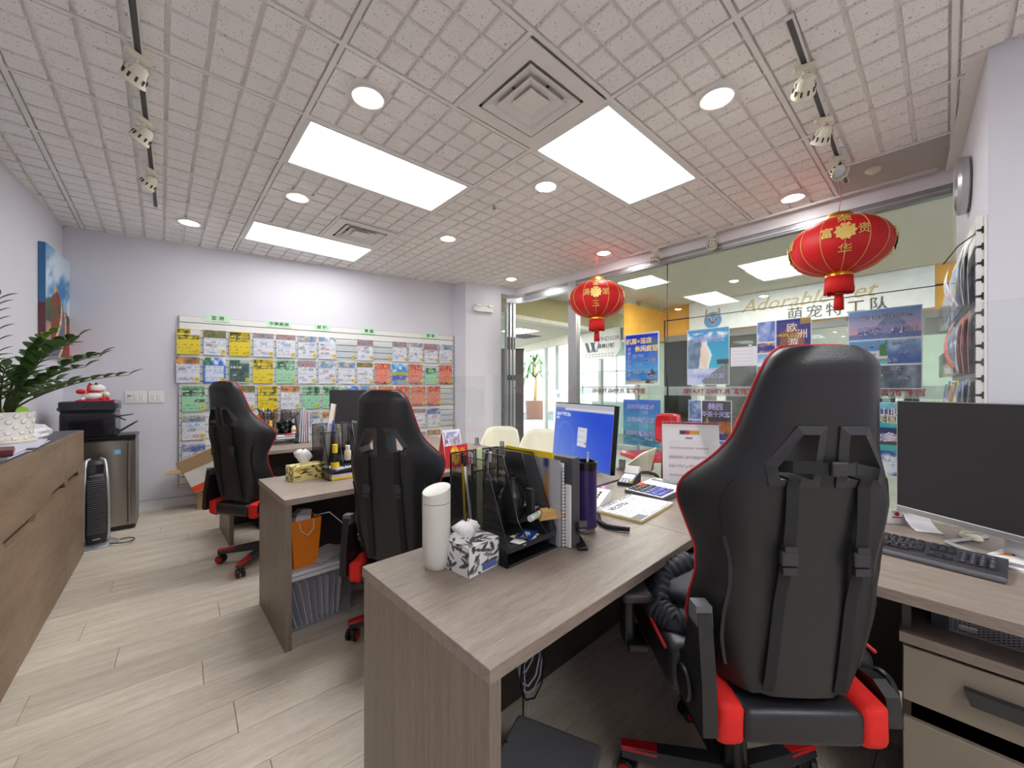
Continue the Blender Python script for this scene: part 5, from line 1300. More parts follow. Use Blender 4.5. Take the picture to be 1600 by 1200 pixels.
# right monitor (switched off) and keyboard
d_ = Vector((.526, .851, 0)).normalized(); m0 = dep(1402, 1.56, 800); m0.z = 0; m1 = m0-d_*.62; mid = (m0+m1)/2
ma = math.atan2(-d_.y, -d_.x)
t = thing('monitor', 'large switched-off monitor with a silver chin at the right edge of the picture', 'monitor', (mid.x, mid.y, ZT+.0005), ma)
mh = .436
B().rbox(-.31, .31, .0, .03, .062, .062+mh, .004).obj('housing', 'dark plastic', t); B().box(-.308, .308, -.0015, .0, .085, .060+mh).obj('screen', mat('dead screen', (56, 55, 57), .35, spec=.3, var=.01), t)
B().rbox(-.31, .31, -.004, .026, .062, .084, .002).obj('chin', 'aluminium', t); B().box(.20, .225, -.0048, -.004, .068, .078).obj('chin_mark', 'grey aluminium', t)
B().box(-.31, -.3075, -.003, .0, .084, .062+mh).box(-.31, .31, -.003, .0, .0595+mh, .062+mh).obj('bezel', 'aluminium', t)
B().rbox(-.03, .03, .032, .06, .0, .26, .006).obj('stand_neck', 'aluminium', t)
B().loft([(-.14, .16, .006), (-.13, -.04, .006), (.0, -.09, .008), (.13, -.04, .006), (.14, .16, .006)], .0075, 8).obj('stand_foot', 'aluminium', t, smooth=True)
kf0, kf1 = A(1375, 862), A(1574, 911); kd = (kf1-kf0).normalized(); kb = math.atan2(kd.y, kd.x)
t = thing('keyboard', 'black full-size keyboard in front of the switched-off monitor', 'keyboard', A(1574, 911, 0)-kd*.455, kb)
B().prism([(0, 0), (.0, .010), (.02, .018), (.155, .026), (.162, .02), (.162, 0)], 0, .455, 'x').obj('case', mat('key dark', (50, 50, 56), .45), t)
B().rbox(.0, .455, -.022, .006, 0, .013, .005).obj('palm_edge', 'grey plastic', t)
Mk = Matrix.Translation((.0, .022, .0185)) @ Matrix.Rotation(.06, 4, 'X'); km = {}
def key(x, y, w=.0165, h=.0165):
    k_ = (round(w, 4), round(h, 4))
    if k_ not in km:
        bb = B(); e = .002; bb.add([(0, 0, 0), (w, 0, 0), (w, h, 0), (0, h, 0), (e, e, .007), (w-e, e, .007), (w-e, h-e, .007), (e, h-e, .007)], [(4, 5, 6, 7), (0, 1, 5, 4), (1, 2, 6, 5), (2, 3, 7, 6), (3, 0, 4, 7)]); km[k_] = bb.mesh('key', mat('keycap', (46, 46, 52), .5))
    o = place('key', km[k_], t); o.matrix_local = Mk @ Matrix.Translation((x, y, 0))
u_ = .0190
for row, (cnt, offx) in enumerate(((0, 0), (10, .042), (11, .034), (12, .029), (13, .0))):
    y = .002+row*u_
    if row == 0:
        x = .008
        for w in (1.25, 1.25, 1.25, 5.6, 1.25, 1.25, 1.25): key(x, y, u_*w-.0025); x += u_*w
        continue
    if offx: key(.008, y, offx+.008)
    x = .008+offx+.0105 if offx else .008
    for i in range(cnt): key(x, y); x += u_
    if x < .278: key(x, y, .284-x)
for i in range(13): key(.008+i*.0213, .002+5.25*u_, .0165, .0165)
for i in range(3):
    key(.296+i*u_, .002); key(.296+i*u_, .002+3*u_); key(.296+i*u_, .002+4*u_); key(.296+i*u_, .002+5.25*u_)
key(.296+u_, .002+u_)
for i in range(3):
    for j in range(1, 5): key(.362+i*u_, .002+j*u_)
key(.362, .002, .0355); key(.362+2*u_, .002); key(.362+3*u_, .002, .0165, .0355); key(.362+3*u_, .002+2*u_, .0165, .0355); key(.362+3*u_, .002+4*u_)
prints = B()
for i in range(16):
    for j in range(1, 5): prints.box(.020+i*u_*.82, .024+i*u_*.82, .008+j*u_, .012+j*u_, .0071, .0074)
for i in range(4):
    for j in range(5): prints.box(.367+i*u_, .372+i*u_, .006+j*u_, .012+j*u_, .0071, .0074)
prints.v = [Mk @ v for v in prints.v]; prints.obj('legends', mat('legend grey', (140, 140, 146), .5), t, kind='stuff')
# card stand, slip of paper, mouse and small things behind the keyboard
t = thing('card_stand', 'small white card stand with a red emblem beside the receipt slip', 'card stand', A(1392, 818, 0), -1.0)
B().prism([(0, 0), (.006, 0), (.006, .055), (.0, .055)], -.055, .055, 'x').obj('card', 'paper', t); B().box(-.056, .056, -.02, .03, 0, .006).obj('foot', 'acrylic', t)
B().lathe([(.004, -.001), (.008, -.001), (.008, 0), (.004, 0)], 14, (.02, 0, .040), axis='y').obj('emblem', 'ink red', t); B().box(.004, .036, -.001, 0, .024, .029).obj('emblem_line', 'ink red', t)
t = thing('receipt_slip', 'curling white receipt slip hanging below the switched-off monitor', 'receipt', A(1432, 822, 0), -1.1)
pts = [(0, .03, .10), (0, .025, .075), (0, .012, .05), (0, -.012, .025), (0, -.05, .008), (0, -.085, .003)]
B().ribbon(pts, (1, 0, 0), .078, .0008).obj('slip', 'paper', t)
for i in range(5): p, q = Vector(pts[0]).lerp(Vector(pts[3]), i/5+.05), 0; B().box(-.03, .02+.008*(i % 2), p.y-.012, p.y-.010, p.z-.003, p.z+.0).obj('print_line', 'paper grey', t) if i < 3 else None
t = thing('computer_mouse', 'small white mouse-shaped puck behind the keyboard', 'mouse', A(1517, 842, 0), .4); B().lathe([(0, 0), (.03, 0), (.034, .006), (.028, .016), (.012, .02), (0, .02)], 20, sx=1.25, sy=.8).obj('shell', 'cream plastic', t, smooth=True); B().box(-.002, .002, -.02, .02, .0195, .021).obj('seam', 'grey plastic', t)
t = thing('pen', 'orange and blue pens lying right of the keyboard' if False else 'orange-tipped pen lying at the right edge behind the keyboard', 'pen', A(1580, 868, .006), (0, PI/2, -.9)); B().loft([(0, 0, 0), (0, 0, .1)], [.0055, .0055], 8).obj('barrel', 'ink navy', t); B().loft([(0, 0, -.03), (0, 0, .0)], [.003, .0057], 8).obj('cap', 'orange', t)
t = thing('paper_stack', 'white papers at the right edge beside the keyboard', 'papers', A(1606, 888, 0), -.6); 
for i in range(3): B().box(-.06, .12, -.10, .09, i*.0022, i*.0022+.0018).obj('sheet', 'paper', t, rot=.12*i)
t = thing('monitor_cable', 'black cable running across the desk behind the keyboard', 'cable', A(1560, 858, .003)); q0 = A(1560, 858, .003); B().loft([A(1530, 866, .004)-q0, A(1560, 868, .004)-q0, A(1590, 862, .006)-q0, A(1620, 850, .006)-q0], .0028, 6).obj('cable', 'satin black', t, smooth='all')

# ================================================================ UNDER AND AROUND THE DESKS
# dark padded jacket on the near chair
t = thing('padded_jacket', 'dark navy quilted jacket bundled on the seat of the near chair', 'jacket', (1.33, .445, .583), -H1)
bm = bmesh.new(); bmesh.ops.create_icosphere(bm, subdivisions=4, radius=1)
for v in bm.verts:
    q = v.co*(1+.3*(fbm(v.co.x*2.2+3, v.co.y*2.2+v.co.z*2, 14)-.5)); z = max(-.02, q.z*.085+.055)
    v.co = Vector((q.x*.20-.04, q.y*.21+.06, z+.003*math.sin((q.x*.6+q.y*1.4)*46)*(1 if z > 0 else 0)))
me = bpy.data.meshes.new('body'); bm.to_mesh(me); bm.free(); me.materials.append(mat('navy quilt', (38, 42, 52), .6, var=.1)); me.shade_smooth(); place('body', me, t)
pts = [(-.10, .08, .13), (-.20, .05, .10), (-.245, -.04, .045), (-.21, -.10, .03), (-.15, -.11, .05)]
bb = B(); ps = []
for i in range(121):
    f = i/120*4; k = min(3, int(f)); ps.append(Vector(pts[k]).lerp(Vector(pts[k+1]), f-k))
bb.loft(ps, [.040+.0022*math.sin(i*.95) for i in range(121)], 12).obj('sleeve', 'navy quilt', t, smooth='all')
# cable bundle and socket box under the near return
t = thing('cable_bundle', 'tangle of white and black cables hanging under the near desk', 'cables', (1.02, 1.12, .40))
rs = random.Random(12)
for k in range(6):
    a0 = rs.uniform(0, 6); pts = [(rs.uniform(-.03, .03), .0, .30), (.02, -.03, .12)]
    for i in range(10): a = a0+i*.75; pts.append((.05*math.cos(a)*(1+.3*k/6), -.05-.01*k, -.05+.10*math.sin(a)-.02*k))
    if k > 3: pts += [(-.1, -.15, -.22-.03*k), (-.22, -.2, -.3+.02*k)]
    B().loft([Vector(p) for p in pts], .0035 if k % 2 else .0026, 5).obj('cable', 'satin black' if k % 3 == 2 else 'paper grey', t, smooth='all')
t = thing('power_strip', 'black power socket strip fixed to the panel under the near desk', 'power strip', (.95, 1.166, .50), .026); B().rbox(-.03, .03, -.03, 0, -.10, .10, .006).obj('case', 'satin black', t)
for z in (-.06, 0, .06): B().lathe([(.012, -.032), (.016, -.032), (.016, -.029), (.012, -.029)], 14, (0, 0, z), axis='y').obj('socket', 'dark plastic', t)
t = thing('plastic_tub', 'grey plastic tub lid on the floor under the near desk', 'tub', (.80, .78, 0), .4)
B().rbox(-.17, .17, -.13, .13, 0, .16, .02).obj('tub', mat('smoke plastic', (96, 96, 100), .35), t); B().rbox(-.185, .185, -.145, .145, .16, .185, .012).obj('lid', 'smoke plastic', t)
# storage box, papers and orange bag under the middle desk
t = thing('storage_box', 'clear plastic storage box with papers under the middle desk', 'storage box', (.66, 2.42, 0), .03)
bb = B(); w, d, h = .17, .115, .30
bb.add([(-w*.9, -d*.9, .004), (w*.9, -d*.9, .004), (w*.9, d*.9, .004), (-w*.9, d*.9, .004), (-w, -d, h), (w, -d, h), (w, d, h), (-w, d, h)], [(0, 1, 5, 4), (1, 2, 6, 5), (2, 3, 7, 6), (3, 0, 4, 7), (0, 3, 2, 1)]); bb.obj('tub', 'clear bin plastic', t, fix=False)
B().rbox(-w-.012, w+.012, -d-.012, d+.012, h, h+.022, .008).obj('lid', mat('milky plastic', (206, 208, 216), .35), t); B().ring([(-w-.01, -d-.01), (w+.01, -d-.01), (w+.01, d+.01), (-w-.01, d+.01)], [(-w, -d), (w, -d), (w, d), (-w, d)], h-.02, h, 'z').obj('rim', 'milky plastic', t)
for i in range(9): B().prism([(-.09, .012), (.085, .012), (.08, .24), (-.085, .24)], -.0015, .0015, 'x').obj('filed_sheet', ['paper', 'paper lilac', 'paper'][i % 3], t, loc=(-.12+.026*i, 0, 0), rot=(0, -.25+.045*i, 0))
t = thing('paper_stack', 'papers lying on the lid of the clear storage box', 'papers', (.72, 2.44, .3225), .3)
for i in range(4): B().box(-.10, .10, -.09, .08, i*.004, i*.004+.003).obj('sheet', ['paper grey', 'paper'][i % 2], t, rot=.07*i)
t = thing('shopping_bag', 'orange paper shopping bag with rope handles under the middle desk', 'bag', (.575, 2.42, .3225), .25)
bb = B(); bb.add([(-.065, -.07, 0), (.065, -.07, 0), (.065, .07, 0), (-.065, .07, 0), (-.085, -.075, .26), (.085, -.075, .25), (.085, .075, .26), (-.085, .075, .27)], [(0, 1, 5, 4), (1, 2, 6, 5), (2, 3, 7, 6), (3, 0, 4, 7), (0, 3, 2, 1)]); bb.obj('bag_body', 'orange', t, fix=False)
B().add([(.062, -.069, .0), (.066, 0, .12), (.055, 0, .0), (.078, 0, .24)], [(0, 1, 2)]).obj('fold_crease', 'box orange', t)
for y in (-.072, .072): B().loft([(-.04, y, .25), (-.035, y*1.15, .20), (.0, y*1.2, .17), (.035, y*1.15, .20), (.04, y, .25)], .003, 6).obj('rope_handle', 'cream plastic', t, smooth='all')
B().prism([(-.05, .2), (.04, .2), (.055, .29), (.0, .30), (-.03, .28)], -.03, .02, 'y').obj('inner_wrap', 'bag white', t)
t = thing('charging_cable', 'thin white cable hanging from the orange bag to the floor', 'cable', (.70, 2.42, 0)); B().loft([(-.05, 0, .57), (.03, -.01, .575), (.10, -.02, .50), (.18, -.04, .30), (.28, -.05, .12), (.42, -.08, .03), (.58, -.10, .012)], .0035, 6).obj('cable', 'white plastic', t, smooth='all')
# things under the farthest desk
t = thing('carton_tray', 'grey cardboard tray under the farthest desk', 'box', (.80, 4.28, 0), .2); B().rbox(-.15, .22, -.1, .1, .10, .27, .01).obj('tray', 'smoke plastic', t); B().rbox(-.13, .2, -.09, .09, 0, .1, .01).obj('foot_block', 'satin black', t)

# ================================================================ THINGS ON THE MIDDLE AND FAR DESKS
o2 = A(487, 750, 0); M2 = Matrix.Translation(o2) @ Matrix.Rotation(.03, 4, 'Z')
o2 = at(514, 752, ZT); M2 = Matrix.Translation(o2) @ Matrix.Rotation(.03, 4, 'Z')
dup(og, 'black mesh desk organizer on the middle desk next to the yellow tissue box', o2, .03)
o3 = at(417, 697, ZT); M3 = Matrix.Translation(o3) @ Matrix.Rotation(.02, 4, 'Z')
dup(og, 'black mesh desk organizer on the farthest desk, crammed with pens', o3, .02)
tissue_box('yellow floral tissue box with a raised tissue on the middle desk', at(478, 752, ZT)+Vector((-.06, .02, 0)), .15, .19, .115, .085, lambda k: leafprint((232, 220, 150), (60, 54, 30), (196, 160, 30), 60+k, 1.0), 1.3)
t = thing('glue_bottle', 'black bottle with a yellow cap in the middle organizer', 'bottle', org(.055, .06, .0545, M2)); B().lathe([(0, 0), (.022, 0), (.024, .004), (.024, .06), (.014, .085), (.012, .10), (0, .10)], 20).obj('body', 'satin black', t, smooth=True); B().lathe([(0, .1), (.015, .1), (.015, .15), (0, .15)], 16).obj('cap', 'ink yellow', t); B().lathe([(.0245, .012), (.0246, .045)], 20).obj('label_wrap', 'ink yellow', t)
t = thing('highlighter', 'blue highlighter standing in the middle organizer', 'pen', org(.075, .2, .056, M2), (-.1, .1, 0)); B().loft([(0, 0, 0), (0, 0, .2), (0, 0, .27)], [.007, .007, .006], 10).obj('barrel', 'dark plastic', t); B().loft([(0, 0, .2), (0, 0, .285)], [.0085, .006], 10).obj('cap', mat('pen blue', (60, 90, 200), .4), t)
t = thing('desk_lamp_ruler', 'white and wooden ruler standing in the middle organizer', 'ruler', org(.05, .23, .056, M2), (-.12, .22, .2)); B().rbox(-.018, .018, -.002, .002, 0, .40, .0015, 1).obj('ruler', 'white plastic', t); B().box(.012, .019, -.003, .0, 0, .40).obj('wood_edge', 'kraft', t)
t = thing('lotion_bottle', 'small cream bottle in the middle organizer', 'bottle', org(.135, .07, .1, M2)); B().lathe([(0, 0), (.018, 0), (.02, .004), (.02, .055), (.012, .068), (.012, .085), (0, .085)], 20).obj('body', 'cream plastic', t, smooth=True); B().lathe([(.0125, .07), (.014, .07), (.014, .09), (0, .09)], 16).obj('cap', 'white plastic', t)
t = thing('paper_stack', 'white leaflets on the tray of the middle organizer', 'papers', org(.13, .06, .0545, M2), .15)
for i in range(4): B().box(-.10, .10, -.055, .09, i*.003, i*.003+.0022).obj('sheet', ['paper', 'paper grey'][i % 2], t, rot=.05*i)
t = thing('paper_stack', 'papers and a yellow pad under the middle organizer tray', 'papers', org(.135, .05, .0025, M2), 0); B().box(-.12, .12, -.06, .1, 0, .012).obj('pad', 'ink yellow', t); B().box(-.118, .118, -.055, .1, .012, .03).obj('sheets', 'paper lilac', t)
t = thing('green_folder', 'green folder leaning in the middle organizer', 'folder', org(.21, .05, .1, M2), (0, .1, 0)); B().prism([(0, 0), (.22, 0), (.22, .23), (.06, .23)], -.001, .001, 'x').obj('cover', 'shop green', t); B().prism([(.0, .0), (.215, 0), (.215, .222), (.055, .222)], .001, .003, 'x').obj('sheets', 'paper', t)
crumple('cloth', 'pink folded cloth on the middle desk by the monitor', 'cloth', at(572, 690, ZT), .2, .08, .06, .05, 'pink cloth', 5, 'cloth')
for i, (m_, tp_, lb) in enumerate((('ink red', 'satin black', 'red pen in the far organizer'), ('satin black', 'white plastic', 'black pen with white cap in the far organizer'), ('pen blue', 'satin black', 'blue pen in the far organizer'), ('satin black', 'ink yellow', 'black pen with yellow cap in the far organizer'), ('kraft', 'ink red', 'wooden pencil in the far organizer'))): pen(M3, .015+.017*i, .19+.012*(i % 2), .056, .29, m_, tp_, (-.1+.03*i, -.15+.07*i), lb)
t = thing('sticky_flag', 'bright yellow tag hanging on the far organizer', 'tag', org(.06, .14, .2, M3), .1); B().rbox(-.013, .013, -.004, 0, -.03, .03, .002, 1).obj('tag', 'ink yellow', t); B().loft([(0, -.002, .03), (.003, .0, .05)], .0015, 5).obj('loop', 'satin black', t)
crumple('cable_nest', 'black cables heaped on the far organizer', 'cables', org(.19, .16, .1, M3), .3, .07, .08, .08, 'satin black', 21, 'cable_heap')
t = thing('microphone_stalk', 'thin black gooseneck sticking up from the far organizer', 'microphone', org(.2, .12, .16, M3)); B().loft([(0, 0, 0), (.03, -.01, .07), (.09, -.03, .13)], .005, 7).obj('neck', 'satin black', t, smooth='all'); B().loft([(.085, -.028, .126), (.105, -.035, .145)], .008, 8).obj('tip', 'satin black', t)
for i, (m_, lb) in enumerate((('acrylic', 'clear sleeve standing first at the end of the far organizer'), ('milky plastic', 'milky sleeve standing second at the end of the far organizer'), ('pale pink', 'pale pink sleeve among the files of the far organizer'), ('acrylic', 'clear sleeve right of the pink one in the far organizer'), ('paper lilac', 'lilac sleeve standing last at the end of the far organizer'))):
    t = thing('document_sleeve', lb, 'folder', org(.278+.022*i, -.01, .003, M3), (0, .06-.02*i, 0)); B().rbox(-.006, .006, 0, .24, 0, .36-.012*i, .003, 1).obj('sleeve', m_, t); B().box(-.003, .003, .005, .235, .005, .33-.01*i).obj('sheets', 'paper', t)
t = thing('paper_stack', 'papers with a red clip on the trays of the far organizer', 'papers', org(.13, .05, .0545, M3), 0)
for i in range(3): B().box(-.11, .11, -.055, .08, i*.012, i*.012+.009).obj('sheet', ['paper', 'paper grey'][i % 2], t)
B().rbox(.02, .09, -.062, -.02, .033, .045, .004).obj('clip', 'ink red', t)
t = thing('pattern_box', 'green and white patterned box half hidden behind the farthest chair', 'box', at(408, 693, ZT), .1); B().rbox(-.06, .05, 0, .08, 0, .12, .003).obj('carton', 'paper', t)
for i in range(3):
    for j in range(4): B().box(-.055+.035*i, -.035+.035*i, -.001, 0, .01+.027*j, .024+.027*j).obj('patch', mat('patch green', (70, 120, 70), .6), t)
t = thing('glue_pot', 'cream jar standing on the far organizer tray', 'jar', org(.235, .03, .1, M3)); B().lathe([(0, 0), (.022, 0), (.022, .05), (.016, .058), (.016, .075), (0, .075)], 18).obj('body', 'cream plastic', t, smooth=True); B().lathe([(.0225, .015), (.0226, .04)], 18).obj('label_wrap', 'kraft', t)
# far monitor seen from the back
mp_ = dep(560, 3.95, 640); t = thing('monitor', 'dark monitor on the farthest desk, behind the middle chair', 'monitor', (mp_.x, mp_.y, ZT+.0005), -.50)
B().rbox(-.27, .27, -.012, .018, .19, .53, .006).obj('housing', 'dark plastic', t); B().box(-.262, .262, -.0135, -.012, .2, .522).obj('screen', 'dead screen', t); B().rbox(-.03, .03, .018, .05, 0, .36, .006).obj('stand_neck', 'satin black', t); B().rbox(-.12, .12, -.06, .1, 0, .012, .004).obj('stand_foot', 'satin black', t)
# cards and a red envelope between the middle desk and the pillar
q = at(718, 700, ZT); t = thing('greeting_card', 'folded photo card with a blue picture, behind the pen organizer', 'card', dep(711, 2.9, 700)*1.0, .1)
t.location.z = ZT+.0005
def photo(u, v):
    if v > .93 or u < .05 or u > .95: return (232, 232, 236)
    return mixc(mixc((60, 90, 170), (240, 240, 244), (fbm(u*6, v*6, 77)-.3)*2.4), (200, 120, 90), (fbm(u*9, v*9, 78)-.58)*5)
sheet('picture_face', .17, .24, 26, 34, photo, t, loc=(0, 0, 0), rot=(math.radians(-12), 0, 0)); B().prism([(.0, 0), (.09, 0), (.05, .235)], -.086, -.084, 'x').obj('red_side', 'ink red', t); sheet('back_leaf', .17, .24, 2, 2, lambda u, v: (190, 20, 30), t, loc=(0, .1, 0), rot=(math.radians(12), 0, 0))
def envl(u, v):
    r = math.hypot((u-.42)/.2, (v-.55)/.42)
    if r < 1: return mixc((250, 214, 70), (236, 150, 40), (fbm(u*9, v*9, 5)-.35)*3)
    if .64 < u < .9 and .5 < v < .85 and vn(u*30, v*26, 3) > .5: return (244, 160, 60)
    return (206, 44, 36)
t = thing('red_envelope', 'red and gold festive card propped in front of the photo card', 'card', dep(716, 2.72, 700), .12); t.location.z = ZT+.0005
sheet('face', .20, .15, 30, 24, envl, t, loc=(0, 0, 0), rot=(math.radians(-10), 0, -.05)); B().prism([(.0, 0), (.06, 0), (.03, .12)], -.08, -.078, 'x').obj('prop_leg', 'ink red', t)
# ================================================================ VISITOR SIDE: SHELL CHAIRS AND RED CHAIRS
def shell_chair(label, loc, heading, src=None):
    c = thing('shell_chair', label, 'chair', (loc[0], loc[1], 0), -heading, 'cream shell visitor chairs')
    bb = B(); NU, NV = 20, 16; vs = []
    for j in range(NV+1):
        t = j/NV
        for i in range(NU+1):
            u = -1+2*i/NU; a = abs(u)
            if t < .5:   # seat
                s = t/.5; y = .24-.42*s; z = .44-.03*math.sin(s*PI*.6)+.0; w = .235+.01*s; z += (a**3)*.16*s; 
            else:
                s = (t-.5)/.5; y = -.18-.09*s+(a**2.4)*(.22*(1-s)**.8+.06); w = .245-.05*s**3; z = .42+.40*s*(1-.10*a**4)-.0*a
                z += (a**3)*.16*(1-s)**2
            vs.append((w*u, y, z))
    th = .012; fs = [(j*(NU+1)+i, j*(NU+1)+i+1, (j+1)*(NU+1)+i+1, (j+1)*(NU+1)+i) for j in range(NV) for i in range(NU)]
    o = bb.add(vs, fs).obj('shell', 'cream shell', c, smooth='all')
    md = o.modifiers.new('thickness', 'SOLIDIFY'); md.thickness = th; md.offset = 0
    for sx in (-1, 1):
        for sy in (-1, 1): B().loft([(sx*.12, sy*.11-.02, .425), (sx*.21, sy*.20-.02, 0)], [.016, .010], 10).obj('leg', 'kraft', c, smooth='all')
    B().box(-.13, .13, -.12, .10, .405, .418).obj('mount_plate', 'satin black', c)
    return c
shell_chair('cream shell visitor chair nearest the pillar, left of the other', (2.98, 3.55), math.radians(-130))
shell_chair('cream shell visitor chair just left of the blue screen', (3.12, 3.02), math.radians(-125))
shell_chair('cream shell visitor chair seen from the side behind the payment terminal', (2.82, 1.80), math.radians(-12))
def red_chair(label, loc, heading):
    c = thing('red_chair', label, 'chair', (loc[0], loc[1], 0), -heading, 'glossy red chairs by the shop window')
    B().rbox(-.235, .235, -.21, .23, .60, .655, .025, 3).obj('seat', 'red glossy', c, smooth=True)
    bb = B(); NU, NV = 16, 10; vs = []
    for j in range(NV+1):
        for i in range(NU+1):
            u, v = -1+2*i/NU, -1+2*j/NV; k = (1-.10*v*v)*(1-.12*max(0, -v)); vs.append((.20*u*k*(1-.04*abs(u)**6), -.235+.075*u*u-.015*v-.03*(1-u*u)*(1-v*v), .89+.15*v*(1-.12*u**4)))
    o = bb.add(vs, [(j*(NU+1)+i, j*(NU+1)+i+1, (j+1)*(NU+1)+i+1, (j+1)*(NU+1)+i) for j in range(NV) for i in range(NU)]).obj('backrest', 'red glossy', c, smooth='all')
    md = o.modifiers.new('thickness', 'SOLIDIFY'); md.thickness = .035; md.offset = 0
    B().loft([(-.15, -.245, .80), (-.08, -.258, .815), (.08, -.258, .815), (.15, -.245, .80)], .012, 8).obj('back_roll', 'red glossy', c, smooth='all')
    for sx in (-1, 1): B().loft([(sx*.08, -.17, .61), (sx*.08, -.25, .68), (sx*.07, -.262, .80)], .011, 8).obj('back_support', 'satin black', c, smooth='all')
    B().loft([(0, 0, .60), (0, 0, .08)], .025, 12).obj('column', 'bright metal', c, smooth='all'); B().lathe([(0, .0), (.21, 0), (.21, .012), (.05, .04), (.03, .09), (0, .09)], 28).obj('base', 'bright metal', c, smooth=True)
    return c
red_chair('glossy red chair right of the cream shell chair, in front of the lake poster', (3.60, 1.95), math.radians(300))
red_chair('second glossy red chair, mostly hidden behind the near gaming chair', (3.60, 1.2), math.radians(300))

# ================================================================ POSTERS ON THE SHOP WINDOW (inside the glass)
GX = 4.290
def poster(name, label, y0, y1, z0, z1, fn, nx=44, ny=60, lift=0):
    t = thing(name, label, 'poster', (GX-lift, (y0+y1)/2, z0), -PI/2)
    sheet('print', y0-y1, z1-z0, nx, ny, fn, t)
    return t, y0-y1, z1-z0
def T(t, body, w, h, u, v, size, m='ink white', back=None, off=None, shear=0, sx=1.0, **k):
    off = size*.002 if off is None else off
    """lettering at (u,v) of a poster, optionally with an outline behind it"""
    if back: text(body, size, back, t, ((u-.5)*w, -.0012, v*h), off=size*.028, shear=shear, sx=sx, ext=.0002, name='letter_outline', **k)
    text(body, size, m, t, ((u-.5)*w, -.0020, v*h), off=off, shear=shear, sx=sx, ext=.0002, **k)
edge = lambda u, v, b=.015: u < b or u > 1-b or v < b*.8 or v > 1-b*.8
def fA(u, v):
    if edge(u, v, .03): return (220, 226, 240)
    c = mixc((70, 170, 220), (24, 48, 190), (v-.25)*1.5)
    if v < .26: c = mixc((30, 110, 190), (60, 150, 210), fbm(u*6, v*20, 3))
    if v < .07: c = (196, 180, 150)
    if u > .82-.1*math.sin(v*9) and .55 < v < .86: c = mixc(c, (70, 120, 90), .7)
    if abs(u-.80) < .13*(1-(v-.17)/.15) and .17 < v < .31: c = (24, 60, 92)
    if v < .1 and .62 < u < .86 and fbm(u*12, v*20, 4) > .45: c = (70, 60, 50)
    return c
t, w, h = poster('travel_poster', 'blue flight and hotel holiday poster on the shop window below the small lantern', 2.677, 2.224, 1.337, 1.958, fA)
T(t, '机票+酒店', w, h, .42, .84, .075, 'ink yellow', 'ink white'); T(t, '休闲度假', w, h, .64, .69, .075, 'ink yellow', 'ink white')
for i, ch in enumerate('我的行程我掌控'): T(t, ch, w, h, .14, .70-.085*i, .045, 'ink violet', 'ink white')
for s, u, v in (('夏威夷', .40, .55), ('墨西哥', .74, .46), ('古巴', .42, .39), ('拉斯维加斯', .52, .255), ('大溪地', .78, .15), ('巴哈马', .32, .085)): T(t, s, w, h, u, v, .048, 'ink navy', 'ink white')
def fB(u, v): return mixc(mixc((60, 130, 170), (120, 180, 200), fbm(u*3, v*9, 8)), (60, 110, 200), (v-.45)*2) if v > .3 else mixc((40, 96, 132), (150, 190, 206), fbm(u*3, v*16, 9)*1.2-.2)
t, w, h = poster('travel_poster', 'blue lake poster of classic eastern routes, low on the window behind the red chair', 2.695, 2.209, .601, 1.157, fB)
for s, u, v in (('加东经典路线', .46, .84), ('加东海洋三省', .46, .56), ('亚加华峡谷秋色', .48, .27)): T(t, s, w, h, u, v, .060, 'ink violet', 'ink white', shear=.25)
for s, u, v in (('5天游', .60, .73), ('10天游', .60, .46), ('纯玩团', .70, .16)): T(t, s, w, h, u, v, .036, 'ink navy', 'ink white')
def fC(u, v):
    if edge(u, v, .02): return (232, 236, 240)
    c = mixc((70, 190, 206), (30, 140, 196), v)
    if u < .42-.25*abs(v-.55): c = mixc((50, 84, 120), (150, 170, 190), fbm(u*8, v*8, 12))
    b0 = .30+.10*(v-.3)+.05*(fbm(v*6, 1, 13)-.5); b1 = .50-.10*(v-.55)+.04*math.sin(v*15)
    if .28 < v < .80 and b0 < u < b1: c = mixc((222, 200, 180), (242, 230, 218), fbm(u*6, v*9, 13))
    elif .28 < v < .80 and b1 <= u < b1+.05: c = (226, 240, 242)
    if v > .80: c = mixc((70, 150, 200), (236, 240, 244), (fbm(u*9, v*14, 14)-.45)*4) if v < .93 else (60, 150, 200)
    if v < .30: c = mixc((150, 170, 220), (230, 234, 246), fbm(u*5, v*6, 15))
    x = abs(u-.98); top = .42-.55*x
    if v < top and u > .42-v: c = (96, 106, 112) if int((top-v)*40) % 2 else (140, 148, 150)
    if u > .72 and .36 < v < .44: c = (60, 70, 80)
    return c
t, w, h = poster('travel_poster', 'turquoise beach and stone pyramid poster on the window', 1.90, 1.473, 1.332, 1.929, fC)
T(t, '加勒比阳光', w, h, .52, .80, .062, 'ink violet', 'ink white'); T(t, '巴拿马运河之旅', w, h, .50, .15, .045, 'ink violet', 'ink white')
def fD(u, v):
    if edge(u, v, .012) or abs(u-.315) < .008 or (u < .315 and abs(v-.60) < .008) or abs(v-.21) < .008: return (236, 236, 240)
    if v < .21: return mixc((60, 110, 190), (230, 238, 246), (fbm(u*7, v*9, 18)-.35)*3)
    if u < .315: return mixc((60, 100, 160) if v > .6 else (60, 70, 170), (200, 210, 226), fbm(u*9, v*9, 19)*1.3-.3)
    c = (62, 64, 72)
    if abs(u-.45) < .10*(1-(v-.35)/.36) and .35 < v < .68: c = mixc((190, 160, 90), (120, 96, 60), fbm(u*14, v*14, 20))
    if u > .72 and .34 < v < .60: c = mixc((180, 112, 50), (110, 70, 50), fbm(u*9, v*9, 22))
    if v < .36: c = mixc((40, 44, 90), (150, 150, 190), fbm(u*10, v*14, 23)*1.2-.3)
    return c
